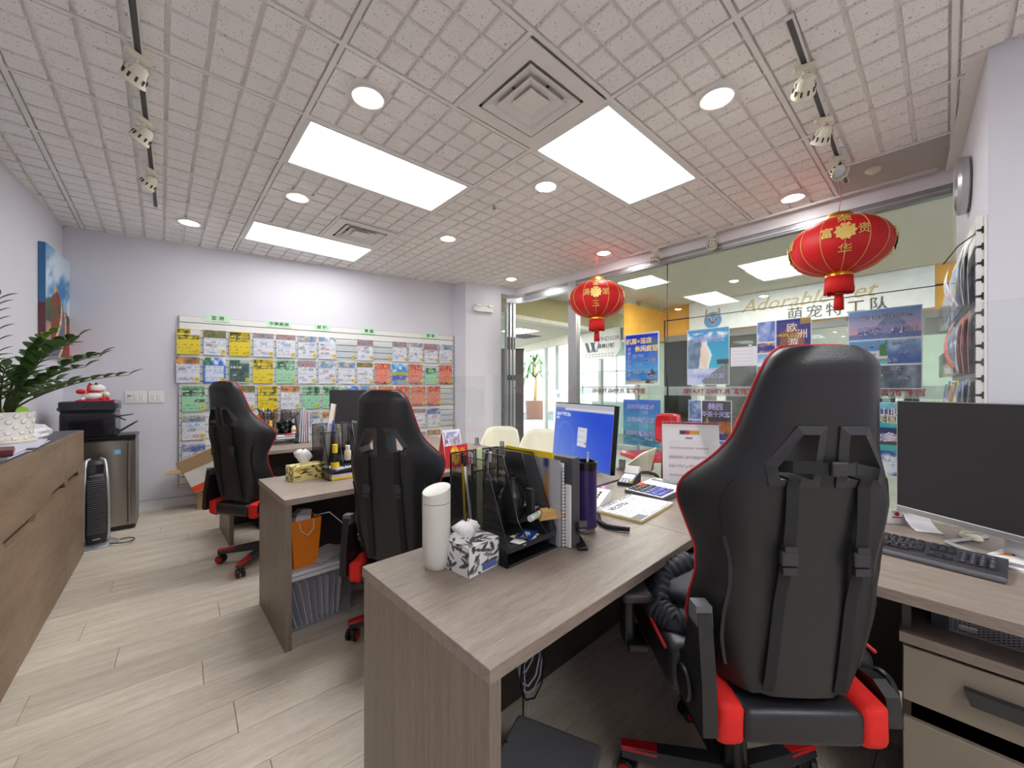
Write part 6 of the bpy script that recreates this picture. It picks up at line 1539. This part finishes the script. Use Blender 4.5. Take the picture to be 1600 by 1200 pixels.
t, w, h = poster('travel_poster', 'dark collage poster with an eastern tower, below the beach poster', 1.886, 1.452, .64, 1.168, fD)
T(t, '美西', w, h, .64, .87, .075, 'ink violet', 'ink white'); T(t, '环圣十天游', w, h, .65, .72, .058, 'ink violet', 'ink white')
for s, u, v in (('洛杉矶', .66, .52), ('旧金山', .66, .45), ('拉斯维加斯', .66, .38)): T(t, s, w, h, u, v, .030, 'ink navy', 'ink white')
for s, v in (('大', .9), ('峡', .79), ('谷', .68), ('盐', .50), ('湖', .39), ('城', .28)): T(t, s, w, h, .16, v, .042, 'ink navy', 'ink white')
def fE(u, v):
    if edge(u, v, .012) or (v > .52 and abs(u-.37) < .008) or abs(v-.52) < .007 or (u < .37 and abs(v-.68) < .007): return (232, 234, 240)
    if v < .52: return mixc((120, 176, 226), (236, 240, 246), (fbm(u*5, v*6, 25)-.35)*3) if v > .32 else mixc((70, 110, 140), (190, 150, 120), fbm(u*8, v*9, 26))
    if u < .37: return mixc((50, 90, 190), (200, 206, 230), fbm(u*9, v*9, 27)*1.5-.35) if v > .68 else mixc((50, 40, 140), (224, 180, 120), (fbm(u*9, v*12, 28)-.4)*4)
    c = (48, 42, 130)
    if .45 < u < .88 and .54 < v < .80+.12*(1-abs(u-.66)/.22): c = mixc((176, 104, 56), (96, 60, 60), fbm(u*12, v*12, 29))
    if u > .8 and v > .9: c = (160, 130, 60)
    return c
t, w, h = poster('travel_poster', 'purple and gold Europe tour collage poster, behind the near gaming chair', 1.228, .800, 1.30, 1.935, fE)
T(t, '欧', w, h, .66, .86, .085); T(t, '洲', w, h, .84, .76, .085); T(t, '游', w, h, .68, .645, .085); T(t, 'EUROPE 12 DAYS', w, h, .62, .765, .030, 'ink yellow'); T(t, 'TOUR', w, h, .66, .735, .028, 'ink yellow')
def fF(u, v):
    if edge(u, v, .012) or abs(v-.615) < .006 or abs(v-.30) < .006 or (.30 < v < .615 and abs(u-.56) < .007) or (v < .30 and abs(u-.44) < .007): return (234, 236, 240)
    n = fbm(u*8, v*8, 33)
    if v > .615:
        c = mixc((206, 170, 190), (110, 160, 220), (v-.72)*3.6)
        if v < .70: c = mixc((70, 100, 160), (120, 140, 190), n)
        if .15 < u < .86 and .685 < v < .70+.16*math.exp(-((u-.62)/.18)**2)*(1 if u < .8 else 0)+.05: c = mixc((60, 80, 120), (150, 170, 200), n)
        return c
    if v > .30 and u < .56:
        c = mixc((40, 120, 190), (120, 190, 230), v)
        if v < .38: c = mixc((60, 190, 190), (120, 220, 210), n)
        elif v < .48 and n > .42: c = (226, 226, 220)
        if u > .42 and v > .40 and fbm(u*10, v*10, 3) > .42: c = (60, 120, 60)
        return c
    if v > .30: return mixc((40, 90, 160), (190, 214, 236), (v-.38)*4.5+n-.6)
    return mixc((58, 56, 82), (150, 150, 170), n*1.8-.6) if u < .44 else mixc((44, 60, 70), (150, 160, 180), n*1.7-.5)
t, w, h = poster('travel_poster', 'cruise ship collage poster on the window below the large lantern', .553, .121, 1.29, 1.936, fF)
T(t, '数十条航线任您选择', w, h, .42, .90, .045, 'ink navy', 'ink white', shear=.2); T(t, '豪华邮轮', w, h, .48, .73, .076, 'ink violet', 'ink white', shear=.15); T(t, '预订', w, h, .84, .72, .046, 'ink navy', 'ink white', shear=.2)
for s, u, v in (('夏威夷', .34, .53), ('爱琴海', .72, .55), ('加勒比海', .26, .42), ('东南亚', .80, .45), ('阿拉斯加', .54, .355), ('日韩', .22, .25), ('北欧', .66, .25), ('地中海', .38, .17), ('加新', .76, .14), ('大洋洲', .24, .09)): T(t, s, w, h, u, v, .032, 'ink navy', 'ink white')
def fG(u, v):
    if edge(u, v, .012) or abs(v-.66) < .006 or abs(v-.34) < .006: return (234, 236, 240)
    n = fbm(u*6, v*9, 44)
    if v > .66:
        if v > .90: return mixc((90, 180, 206), (226, 240, 244), n)
        if v > .80: return mixc((80, 96, 150), (196, 150, 100), n*1.6-.3)
        if v > .72: return mixc((90, 100, 70), (190, 160, 70), n)
        return mixc((40, 170, 180), (90, 206, 206), n)
    if v > .34:
        if v > .58: return (52, 56, 104)
        if v > .47: return mixc((150, 140, 190), (206, 186, 206), n)
        if v > .42: return (70, 84, 74)
        return mixc((60, 160, 160), (110, 196, 190), n)
    return mixc((40, 66, 150), (226, 232, 240), (n-.32)*3.2)
t, w, h = poster('travel_poster', 'mountain and lake poster with three pictures, low on the window beside the monitor', .489, .060, .60, 1.184, fG)
T(t, '落基山脉', w, h, .28, .865, .070); T(t, '班芙国家公园', w, h, .55, .765, .070, 'ink white'); T(t, 'BANFF · JASPER', w, h, .62, .715, .022, 'ink yellow'); T(t, '多伦多', w, h, .24, .52, .085); T(t, '温哥华', w, h, .26, .2, .085)
t = thing('paper_notice', 'blank-looking white notice taped between two posters on the window', 'notice', (GX, 1.345, 1.516), -PI/2)
sheet('paper_sheet', .233, .19, 20, 24, lambda u, v: (206, 206, 214) if int(v*22) % 4 == 1 and .08 < u < .9 else (228, 226, 232), t); B().box(-.04, .04, -.001, 0, .185, .20).obj('tape', 'acrylic', t)

# ================================================================ RED LANTERNS
def lantern(label, x, y, zc, Rr, Hh, face, words_, zceil=ZC):
    t = thing('red_lantern', label, 'lantern', (x, y, zc), face, 'red festival lanterns')
    N_ = 12; prof = []
    def rad(v): return Rr*(abs(math.sin(v)))**.80
    for i in range(21):
        v = .20+(PI-.40)*i/20; prof.append((rad(v), -Hh*math.cos(v)))
    B().lathe(prof, 48).obj('body', 'lantern red', t, smooth='all')
    for k in range(14):
        a = 2*PI*(k+.5)/14; B().loft([(r*1.004*math.cos(a), r*1.004*math.sin(a), z) for r, z in prof], .0032*Rr/.4, 5).obj('gold_rib', 'gold ink', t, smooth='all')
    zt, zb = prof[-1][1], prof[0][1]; rt = prof[0][0]
    cap = [(rt*1.12, zt-.012*Rr/.4), (rt*1.16, zt+.01), (rt*.85, zt+.06*Rr/.4), (rt*.35, zt+.08*Rr/.4), (0, zt+.08*Rr/.4)]
    B().lathe(cap, 28).obj('top_cap', 'gold', t, smooth=True)
    rr = rt*.92; B().lathe([(rr, zb+.012), (rr*1.05, zb), (rr*1.05, zb-.035*Rr/.4), (rr, zb-.04*Rr/.4)], 28).obj('bottom_ring', 'gold', t, smooth=True)
    fr = B(); fl_ = .17*Rr/.4
    for k in range(64):
        a = 2*PI*k/64; p = Vector((rr*math.cos(a), rr*math.sin(a), zb-.03*Rr/.4)); L = fl_*(1-.10*hsh(k, 2, 3)); fr.loft([p, p+Vector((.004*math.cos(a), .004*math.sin(a), -L*.5)), p+Vector((.008*math.cos(a), .008*math.sin(a), -L))], [.0065*Rr/.4]*3, 4)
    fr.obj('fringe', 'fringe red', t, kind='stuff', smooth='all')
    zz = zb-fl_*.9; s = Rr/.4
    B().loft([(0, 0, zb), (0, 0, zz-.02*s)], .004*s, 6).obj('tassel_cord', 'gold', t)
    ta = B().lathe([(0, zz-.0), (.016*s, zz-.005*s), (.022*s, zz-.03*s), (.03*s, zz-.035*s), (.03*s, zz-.055*s), (0, zz-.056*s)], 16).obj('tassel_head', 'gold', t, smooth=True)
    tb_ = B()
    for k in range(22):
        a = 2*PI*k/22; tb_.loft([(.026*s*math.cos(a), .026*s*math.sin(a), zz-.05*s), (.033*s*math.cos(a), .033*s*math.sin(a), zz-.11*s), (.034*s*math.cos(a), .034*s*math.sin(a), zz-.20*s)], .006*s, 4)
    tb_.obj('tassel', 'fringe red', t, kind='stuff', smooth='all')
    B().loft([(0, 0, zt+.07*s), (.012, .0, (zt+zceil-zc)*.5), (-.006, 0, zceil-zc)], .0026, 5).obj('hanging_cord', 'red piping', t)
    # gold emblems on the body
    def on(a, z):
        v = math.acos(max(-1, min(1, -z/Hh))); r = rad(v)*1.012
        return Vector((r*math.sin(a), -r*math.cos(a), z)), math.atan2(math.cos(v)*Rr, abs(math.sin(v))*Hh) if False else (z/Hh)
    def chr_(s_, a, z, size, m='gold ink'):
        p, tl = on(a, z); slope = -math.atan2(-(on(a, z+.01)[0].xy.length-on(a, z-.01)[0].xy.length), .02)
        text(s_, size, m, t, tuple(p), name='gold_character', rot=(PI/2+slope*1.0, 0, a), ext=.002, off=.0006*s)
    def disc(a, z, r, m, name, n=12):
        p, _ = on(a, z); slope = -math.atan2(-(on(a, z+.01)[0].xy.length-on(a, z-.01)[0].xy.length), .02)
        bb = B()
        vs = [(0, 0, .004)]
        for k in range(2*n): 
            rr_ = r*(1 if k % 2 == 0 else .78); vs.append((rr_*math.cos(PI*k/n), rr_*math.sin(PI*k/n), .001))
        bb.add(vs, [(0, 1+k, 1+(k+1) % (2*n)) for k in range(2*n)]).obj(name, m, t, loc=tuple(p), rot=(PI/2+slope, 0, a), fix=False)
    for k in range(4):
        a = k*PI/2; up_, lf, rg, dn = words_
        chr_(up_, a, Hh*.58, .105*s); chr_(dn, a, -Hh*.50, .105*s); chr_(lf, a-.33, .02, .10*s); chr_(rg, a+.33, .02, .10*s)
        if k % 2 == 0:
            disc(a, .02, .085*s, 'gold ink', 'gold_medallion', 10); chr_('福', a, .02, .10*s, 'lantern red')
        else:
            disc(a, -.02, .10*s, 'gold', 'gold_leaves', 9); disc(a, -.02, .058*s, 'magenta', 'peony', 7)
    return t
lantern('large red lantern with gold characters hanging in front of the shop window on the right', 3.745, .535, 2.345, .305, .20, math.atan2(3.745, -.512)-PI+.12, '荣富贵华')
lantern('smaller red lantern with gold characters hanging beside the shop door mullion', 3.88, 2.80, 2.355, .325, .215, math.atan2(3.88, -2.8)-PI-.03, '金满堂玉')

# ================================================================ RIGHT WALL: CLOCK AND LEAFLET RACK
RR = math.atan2(.082, 1.5)
def rw(x, off=0.0): return Vector((x, -.048-(4.40-x)*.0547+off, 0))
p = rw(3.60, .001); t = thing('wall_clock', 'round wall clock with a wide steel rim, high on the right wall', 'clock', (p.x, p.y, 2.515), RR)
B().lathe([(0, 0), (.15, 0), (.165, .012), (.167, .04), (.155, .055), (.138, .052), (.132, .035)], 40, axis='y').obj('rim', 'aluminium', t, smooth=True)
B().lathe([(0, .030), (.135, .030)], 40, axis='y').obj('dial', 'white enamel', t)
for k in range(12): M = Matrix.Translation((0, .031, 0)) @ Matrix.Rotation(k*PI/6, 4, 'Y'); B().box(-.003, .003, 0, .002, .105, .125, M).obj('hour_mark', 'ink black', t)
for a, L, w in ((.6, .075, .006), (2.3, .11, .004)): M = Matrix.Translation((0, .034, 0)) @ Matrix.Rotation(a, 4, 'Y'); B().box(-w/2, w/2, 0, .002, -.015, L, M).obj('hand', 'ink black', t)
B().lathe([(0, .042), (.01, .042), (.01, .03)], 14, axis='y').obj('hub', 'gold', t)
rk = thing('slatwall', 'white slatted rack panel with leaflets on the right wall', 'display wall', tuple(rw(2.905, .001)), RR)
B().box(0, 1.25, 0, .012, .10, 2.12).obj('backing', 'white enamel', rk)
zs = [2.12]; z = 2.052
tg = B()
zz = [2.052-.0787*i for i in range(24)]
prev = 2.12
slatm = {}
for z in zz+[.10]:
    top, bot = prev, z+.006 if z > .1 else .1
    B().box(.002, 1.25, .012, .034, bot, top).obj('slat', 'white enamel', rk); prev = z-.006
    if z > .1:
        B().prism([(.030, z-.004), (.030, z+.004), (.018, z+.006), (.016, z+.017), (.008, z+.017), (.008, z-.017), (.016, z-.017), (.018, z-.006)], -.001, .004, 'x').obj('groove_end', 'satin black', rk)
B().box(-.004, -.001, .0, .010, .1, 2.12).obj('end_trim', 'white plastic', rk)
cols = ['w', 'w', 'b', 'w', 'w']
LB = [('top', 1.70, .30, 'wpwbw'), ('middle', 1.37, .30, 'swwbw'), ('lowest', 1.04, .30, 'wwywb')]
for ri, (rn, z0, hh, ks) in enumerate(LB):
    for i, k in enumerate(ks):
        xx = 3.03+.235*i; p = rw(xx, .040)
        hd = thing('leaflet_pocket', 'clear leaflet pocket, %s from the corner in the %s row of the right wall rack' % (ORD[i], rn), 'brochure holder', (p.x, p.y, z0), RR+PI, 'leaflet pockets on the right wall')
        B().box(-.112, .112, 0, .003, 0, .27).box(-.112, .112, -.06, 0, 0, .003).box(-.112, .112, -.062, -.06, 0, .15).box(-.112, -.110, -.06, 0, 0, .15).box(.110, .112, -.06, 0, 0, .15).obj('pocket', 'acrylic', hd)
        for q in range(3 if i == 0 else 2):
            bend = .004+.006*q+(.018 if q == 2 else 0)
            f = sheet('leaflet', .20, hh-.02*q-.01*(i % 2), 10, 14, flyer_fn(k if q else ('w' if i % 2 else k), 140+ri*20+i*3+q), None, loc=(p.x, p.y+.005+.001, z0+.004), rot=RR+PI,
                      shape=lambda u, v, pp, bend=bend, q=q: Vector((pp.x, -.010-.016*q-bend*math.sin(PI*v)-.012*v*(q == 2), pp.z)), th=.001)
            f['label'] = '%s leaflet, %s from the corner in the %s row of the right wall rack' % (['rearmost', 'front', 'foremost curling'][q], ORD[i], rn); f['category'] = 'leaflet'; f['group'] = 'leaflets in the right wall rack'
t = thing('wire_hook', 'thin black wire hook on the top of the right wall rack', 'hook', tuple(rw(2.93, .03)+Vector((0, 0, 2.05))), RR); B().loft([(0, 0, 0), (.0, .06, -.05), (.0, .11, -.13)], .003, 6).obj('wire', 'satin black', t, smooth='all')

# ================================================================ THE MALL OUTSIDE
fc = struct(B().box(4.34, 20, -6, 14.7, -.05, -.004).obj('floor_mall', 'mall dark'))
tm = B().box(.003, .597, .003, .597, -.004, 0).mesh('floor_tile', 'mall floor')
for i in range(13):
    for j in range(25):
        x, y = 4.345+.6*i, -3+.6*j
        if x < 11.5 and y < 11: place('floor_tile', tm, fc, (x, y, 0))
struct(B().box(4.42, 8.6, -6, 5.2, 3.05, 3.12).box(4.0, 4.42, 4.97, 5.2, 2.9, 3.12).obj('ceiling_mall', 'mall ceiling'))
struct(B().box(3.4, 8.6, 5.2, 5.34, 2.62, 3.12).obj('wall_bulkhead', 'mall olive'))
struct(B().box(3.4, 8.6, 5.17, 5.36, 2.55, 2.62).obj('trim_bulkhead', 'mall cream'))
struct(B().prism([(2.5, 5.34), (9.7, 5.34), (9.7, 6.9), (7.62, 7.03), (9.1, 11.02), (4.0, 11.02)], 2.56, 2.62).obj('ceiling_mall_low', 'mall ceiling'))
struct(B().box(4.02, 4.2, 4.98, 12, 0, 3.0).obj('wall_mall_left', 'mall cream'))
struct(B().box(4.3, 12, -6.1, -6, 0, 3.1).obj('wall_mall_end', 'mall cream'))
for x, y, z, l in ((5.94, 3.36, 3.05, 'square lit ceiling panel outside, right of the small lantern'), (6.78, 1.71, 3.05, 'square lit ceiling panel outside, left of the large lantern'), (6.4, -2.0, 3.05, 'square lit ceiling panel in the mall hidden beyond the right wall'), (5.9, 6.3, 2.56, 'square lit ceiling panel beyond the low bulkhead outside'), (6.6, 9.2, 2.56, 'farthest lit ceiling panel in the low corridor outside')):
    t = thing('mall_light', l, 'ceiling light', (x, y, z), group='mall ceiling panels'); B().ring([(-.32, -.32), (.32, -.32), (.32, .32), (-.32, .32)], [(-.29, -.29), (.29, -.29), (.29, .29), (-.29, .29)], -.008, 0, 'z').obj('frame', 'white enamel', t); B().box(-.29, .29, -.29, .29, -.006, -.001).obj('diffuser', 'mall panel', t)
t = thing('mall_vent', 'dark square vent in the low corridor ceiling outside', 'air vent', (6.6, 6.9, 2.56)); B().box(-.3, .3, -.3, .3, -.01, 0).obj('frame', 'grey plastic', t)
for i in range(6): B().box(-.27, .27, -.25+.09*i, -.2+.09*i, -.015, -.01).obj('louvre', 'dark plastic', t)
# pet shop opposite
PX = 8.2
ps_ = struct(B().box(PX, PX+.12, -6, 4.13, 2.42, 3.1).obj('wall_petshop_fascia', 'mall orange'))
struct(B().box(PX-.02, PX, -6, 4.13, 2.755, 2.77).box(PX-.02, PX, 4.11, 4.13, 0, 2.76).obj('trim_petshop', 'dark plastic'))
w2 = struct(B().box(PX, PX+.06, -6, 4.13, 0, .12).box(PX, PX+.06, -6, 4.13, 2.30, 2.42).obj('window_2', 'mall grey'))
for y in (3.35, 2.9, 1.6, .2, -1.2): B().box(PX, PX+.06, y, y+.07, .12, 2.3).obj('frame_post', 'white enamel' if y > 2.5 else 'mall grey', w2)
for y0, y1 in ((3.42, 4.11), (1.67, 2.9), (.27, 1.6), (-1.13, .2)): B().box(PX+.02, PX+.03, y0, y1, .12, 2.3).obj('pane', 'shop glass', w2)
B().box(PX+.01, PX+.05, 2.97, 3.35, .05, 2.3).obj('shop_door', 'white enamel', w2)
B().box(PX, PX+.01, 3.05, 3.28, .3, 2.0).obj('door_pane', 'mall grey', w2)
struct(B().box(PX-.01, PX+.07, -1.2, .26, .1, 2.06).obj('wall_petshop_panel', 'shop green'))
struct(B().box(PX+2.5, PX+2.6, -6, 4.3, 0, 3.1).obj('wall_petshop_back', 'mall grey'))
struct(B().box(PX+.12, PX+2.5, -6, 4.3, 2.95, 3.1).obj('ceiling_petshop', 'mall cream'))
struct(B().box(PX+.12, PX+2.5, 4.2, 4.3, 0, 3.1).obj('wall_petshop_side', 'mall cream'))
t = thing('mall_light', 'lit panel inside the pet shop opposite', 'ceiling light', (PX+1.2, 1.5, 2.95)); B().box(-.5, .5, -.3, .3, -.012, -.004).obj('diffuser', 'mall panel', t); B().box(-.52, .52, -.32, .32, -.006, 0).obj('frame', 'white enamel', t)
for k, (y, lab) in enumerate(((2.2, 'dark display shelf in the pet shop opposite, behind the beach poster'), (.9, 'display shelf in the pet shop opposite, right of the first'), (-.4, 'display shelf in the pet shop opposite, behind the cruise poster'))):
    t = thing('display_shelf', lab, 'shelf', (PX+1.9, y, 0), -PI/2); B().box(-.5, -.47, 0, .4, 0, 2.0).box(.47, .5, 0, .4, 0, 2.0).box(-.5, .5, .38, .4, 0, 2.0).obj('frame', 'mall dark', t)
    for z in (.1, .55, 1.0, 1.45, 1.9):
        sh = B().box(-.47, .47, 0, .38, z, z+.025).obj('shelf_board', 'mall dark', t)
    for z in (.125, .575, 1.025, 1.475):
        for q in range(5):
            if hsh(k, q, int(z*10)) > .25:
                x = -.4+.18*q; g = thing('pet_product', '%s product box on the %s level of the %s pet shop shelf' % (ORD[q], {.125: 'lowest', .575: 'second', 1.025: 'third', 1.475: 'top'}[z], ORD[k]), 'box', tuple(t.matrix_basis @ Vector((x, .1, z))), -PI/2, 'boxes on the pet shop shelves')
                hgt = .12+.18*hsh(k, q, 5); B().rbox(-.06, .06, 0, .12, 0, hgt, .006, 1).obj('carton', [mat('prod lime', (176, 206, 70), .6).name, 'paper', 'kraft', mat('prod teal', (90, 150, 160), .6).name, 'paper lilac'][int(hsh(k, q, int(z*7))*5)], g); B().box(-.04, .04, -.002, 0, hgt*.3, hgt*.7).obj('front_label', 'paper', g)
sg = thing('shop_sign', 'white pet shop sign with gold script and grey characters across the mall', 'sign', (PX-.03, 1.84, 2.44), -PI/2)
SWd, SHh = 3.46, .605
B().rbox(-SWd/2, SWd/2, -.03, .02, 0, SHh, .006, 1).obj('sign_board', 'sign white', sg)
text('Adorable Pet', .33, mat('sign gold', (198, 180, 140), .5).name, sg, (.18, -.034, .37), shear=.35, ext=.006, sx=1.05)
text('萌宠特工队', .235, mat('sign grey', (92, 88, 86), .6).name, sg, (.62, -.034, .125), ext=.006, spacing=1.25)
cx_ = -1.26
B().lathe([(.13, -.003), (.165, -.003), (.165, 0), (.13, 0)], 36, (cx_, -.032, .20), axis='y').obj('logo_ring', mat('logo blue', (96, 146, 196), .5), sg)
B().lathe([(0, -.002), (.13, -.002)], 30, (cx_, -.032, .20), axis='y').obj('logo_disc', 'sign white', sg)
B().lathe([(.115, -.0035), (.12, -.0035)], 36, (cx_, -.032, .20), axis='y').obj('logo_inner_ring', 'logo blue', sg)
for sx in (-1, 1):
    B().prism([(sx*.02, .24), (sx*.11, .27), (sx*.15, .33), (sx*.13, .43), (sx*.10, .44), (sx*.10, .36), (sx*.05, .32)], -.004, 0, 'y', Matrix.Translation((cx_, -.033, 0))).obj('logo_ear', mat('logo taupe', (176, 164, 150), .6), sg)
B().prism([(-.07, .225), (-.02, .235), (.0, .20), (.02, .235), (.07, .225), (.03, .17), (-.03, .17)], -.004, 0, 'y', Matrix.Translation((cx_, -.034, 0))).obj('logo_mask', 'sign grey', sg)
B().lathe([(0, -.005), (.022, -.004), (.024, 0)], 14, (cx_, -.036, .165), axis='y').obj('logo_nose', 'ink red', sg)
text('Ｖ', .12, 'ink white', sg, (cx_, -.039, .19), name='logo_stroke', ext=.001)
# side return of that shop and the neighbouring agency front
struct(B().box(6.75, PX+.1, 4.13, 4.23, 2.30, 2.95).obj('wall_side_fascia', 'mall orange'))
struct(B().box(7.2, PX+.1, 4.13, 4.23, 2.95, 3.1).obj('wall_side_top', 'mall olive'))
w3 = struct(B().box(7.2, 7.28, 4.2, 5.98, 2.30, 2.56).box(7.2, 7.28, 4.2, 5.98, 0, .1).obj('window_3', 'aluminium'))
for y in (4.2, 5.08, 5.92): B().box(7.19, 7.29, y, y+.06, .1, 2.3).obj('frame_post', 'aluminium', w3)
for y0, y1 in ((4.26, 5.08), (5.14, 5.92)): B().box(7.23, 7.24, y0, y1, .1, 2.3).obj('pane', 'shop glass', w3)
w4 = struct(B().box(7.2, 7.205, 5.98, 5.99, 0, .01).obj('window_4', 'aluminium'))
q0, q1 = Vector((7.24, 6.0)), Vector((8.5, 9.4)); dq = (q1-q0); aq = math.atan2(dq.y, dq.x)
for s_ in (0, .19, .355):
    pq = q0+dq*s_; B().box(-.05, .05, -.05, .05, 0, 2.4).obj('frame_post', 'white enamel', w4, loc=(pq.x, pq.y, 0), rot=aq)
B().box(0, dq.length, -.05, .05, 2.36, 2.56).obj('head_rail', 'mall cream', w4, loc=(q0.x, q0.y, 0), rot=aq)
B().box(0, dq.length*.355, -.005, .005, .05, 2.36).obj('pane', 'shop glass', w4, loc=(q0.x, q0.y, 0), rot=aq)
struct(B().box(9.6, 9.7, 4.2, 7.1, 0, 2.6).obj('wall_agency_back', mat('agency wall', (196, 206, 202), .7)))
struct(B().box(7.3, 9.7, 4.2, 4.28, 0, 2.6).obj('wall_agency_side', 'shop green'))
# grid window of the agency
gw_ = struct(B().box(9.55, 9.6, 5.0, 7.4, .9, 2.2).obj('window_5', emit('daylight pane', (.93, .97, 1), 1.1)))
for y in (5.0, 5.6, 6.2, 6.8, 7.4): B().box(9.52, 9.56, y-.02, y+.02, .9, 2.2).obj('muntin', 'white enamel', gw_)
for z in (.9, 1.33, 1.77, 2.2): B().box(9.52, 9.56, 5.0, 7.4, z-.02, z+.02).obj('muntin', 'white enamel', gw_)
wsg = thing('shop_sign', 'white Windsor agency sign with a slanted W on the glass across the mall', 'sign', (7.17, 5.09, 1.93), -PI/2)
B().prism([(-.50, 0), (.36, 0), (.52, .18), (.52, .66), (-.50, .60)], -.012, .012, 'y').obj('sign_board', 'sign white', wsg)
B().prism([(-.40, .38), (-.32, .38), (-.24, .16), (-.32, .16)], -.016, -.012, 'y').prism([(-.25, .38), (-.17, .38), (-.09, .16), (-.17, .16)], -.016, -.012, 'y').obj('w_stroke', 'sign grey', wsg)
B().prism([(-.24, .16), (-.20, .16), (-.11, .38), (-.15, .38)], -.016, -.012, 'y').prism([(-.09, .16), (-.06, .16), (.0, .38), (-.03, .38)], -.016, -.012, 'y').obj('w_stroke', mat('w blue', (110, 120, 170), .6), wsg)
text('WINDSOR', .13, 'sign grey', wsg, (.20, -.0135, .43), ext=.001); text('華景假期', .105, 'sign grey', wsg, (.16, -.0135, .27), ext=.001, off=.003)
text('604 273 2777 ext 1', .045, 'sign grey', wsg, (-.06, -.0135, .115), ext=.001) if False else None
for i in range(2):
    for k in range(9): B().box(-.38+.085*k, -.32+.085*k, -.0135, -.012, .10-.05*i, .125-.05*i).obj('small_print', 'paper grey', wsg)
pw_ = thing('window_sticker', 'small white sticker with a dark W on the agency glass outside', 'sticker', (7.30, 6.30, .95), aq-PI)
B().box(-.30, .30, -.008, -.003, 0, .30).obj('sticker', 'sign white', pw_); text('W', .17, 'w blue', pw_, (-.16, -.0095, .15), ext=.001, off=.006)
for i in range(5): B().box(.0, .1, -.009, -.008, .05+.045*i, .06+.045*i).obj('small_print', 'paper grey', pw_)
# dark partition, planter with palm, far daylight
dp = thing('dark_partition', 'dark grey partition standing just outside the door', 'partition', (5.37, 5.80, 0), -YAW); B().box(-.45, .115, -.03, .03, 0, 2.06).obj('panel', 'mall dark', dp); B().box(-.46, .125, -.04, .04, 2.06, 2.09).obj('cap', 'dark plastic', dp)
pp_ = dep(836, 16.6, 640); pt = thing('potted_palm', 'tall palm in a brown planter far down the mall corridor', 'plant', (pp_.x, pp_.y, 0))
B().lathe([(0, 0), (.36, 0), (.42, .75), (.38, .75), (.34, .7), (0, .7)], 24).obj('planter', mat('planter brown', (130, 92, 72), .6), pt, smooth=True); B().loft([(0, 0, .7), (.05, 0, 1.6), (.0, .04, 2.4)], [.07, .06, .05], 8).obj('trunk', 'kraft', pt, smooth='all')
for k in range(20):
    a = k*2.4; L = .62+.2*hsh(k, 1, 1); zz_ = 2.15+.35*hsh(k, 2, 2) if k < 14 else 1.75
    pts = [(0, 0, zz_), (L*.45*math.cos(a), L*.45*math.sin(a), zz_+.26), (L*.85*math.cos(a), L*.85*math.sin(a), zz_-.06), (L*math.cos(a), L*math.sin(a), zz_-.5)]
    B().ribbon([Vector(p) for p in pts], (-math.sin(a), math.cos(a), .2), .09, .004).obj('frond', 'leaf green', pt)
# glazed end of the mall, open to the sky above the court
w6 = struct(B().box(8, 20, 14.6, 14.7, 0, .3).box(8, 20, 14.6, 14.7, 3.3, 3.5).obj('window_6', 'white enamel'))
for i in range(13): B().box(8+i-.04, 8+i+.04, 14.6, 14.68, .3, 3.3).obj('frame_post', 'white enamel', w6)
B().box(8, 20, 14.6, 14.68, 1.15, 1.22).obj('rail', 'white enamel', w6); B().box(8, 20, 14.63, 14.64, .3, 3.3).obj('pane', 'shop glass', w6)
struct(B().box(-10, 40, 14.7, 60, -.1, -.02).obj('ground', mat('pavement', (170, 170, 168), .9)))
bn = thing('mall_bench', 'low bench by the glazed end of the mall', 'bench', (14.6, 13.6, 0), -.3); B().box(-.9, .9, -.25, .25, .40, .46).obj('seat', 'kraft', bn)
for x in (-.8, .8): B().box(x-.03, x+.03, -.2, .2, 0, .4).obj('leg', 'mall dark', bn)
# enclosing shells beyond what the window shows
struct(B().box(10.8, 10.9, -6, 4.3, 0, 3.1).obj('wall_outer_right', 'mall grey'))
struct(B().box(9.7, 10.9, 4.3, 4.4, 0, 3.1).obj('wall_outer_side', 'mall cream'))
flush_text()
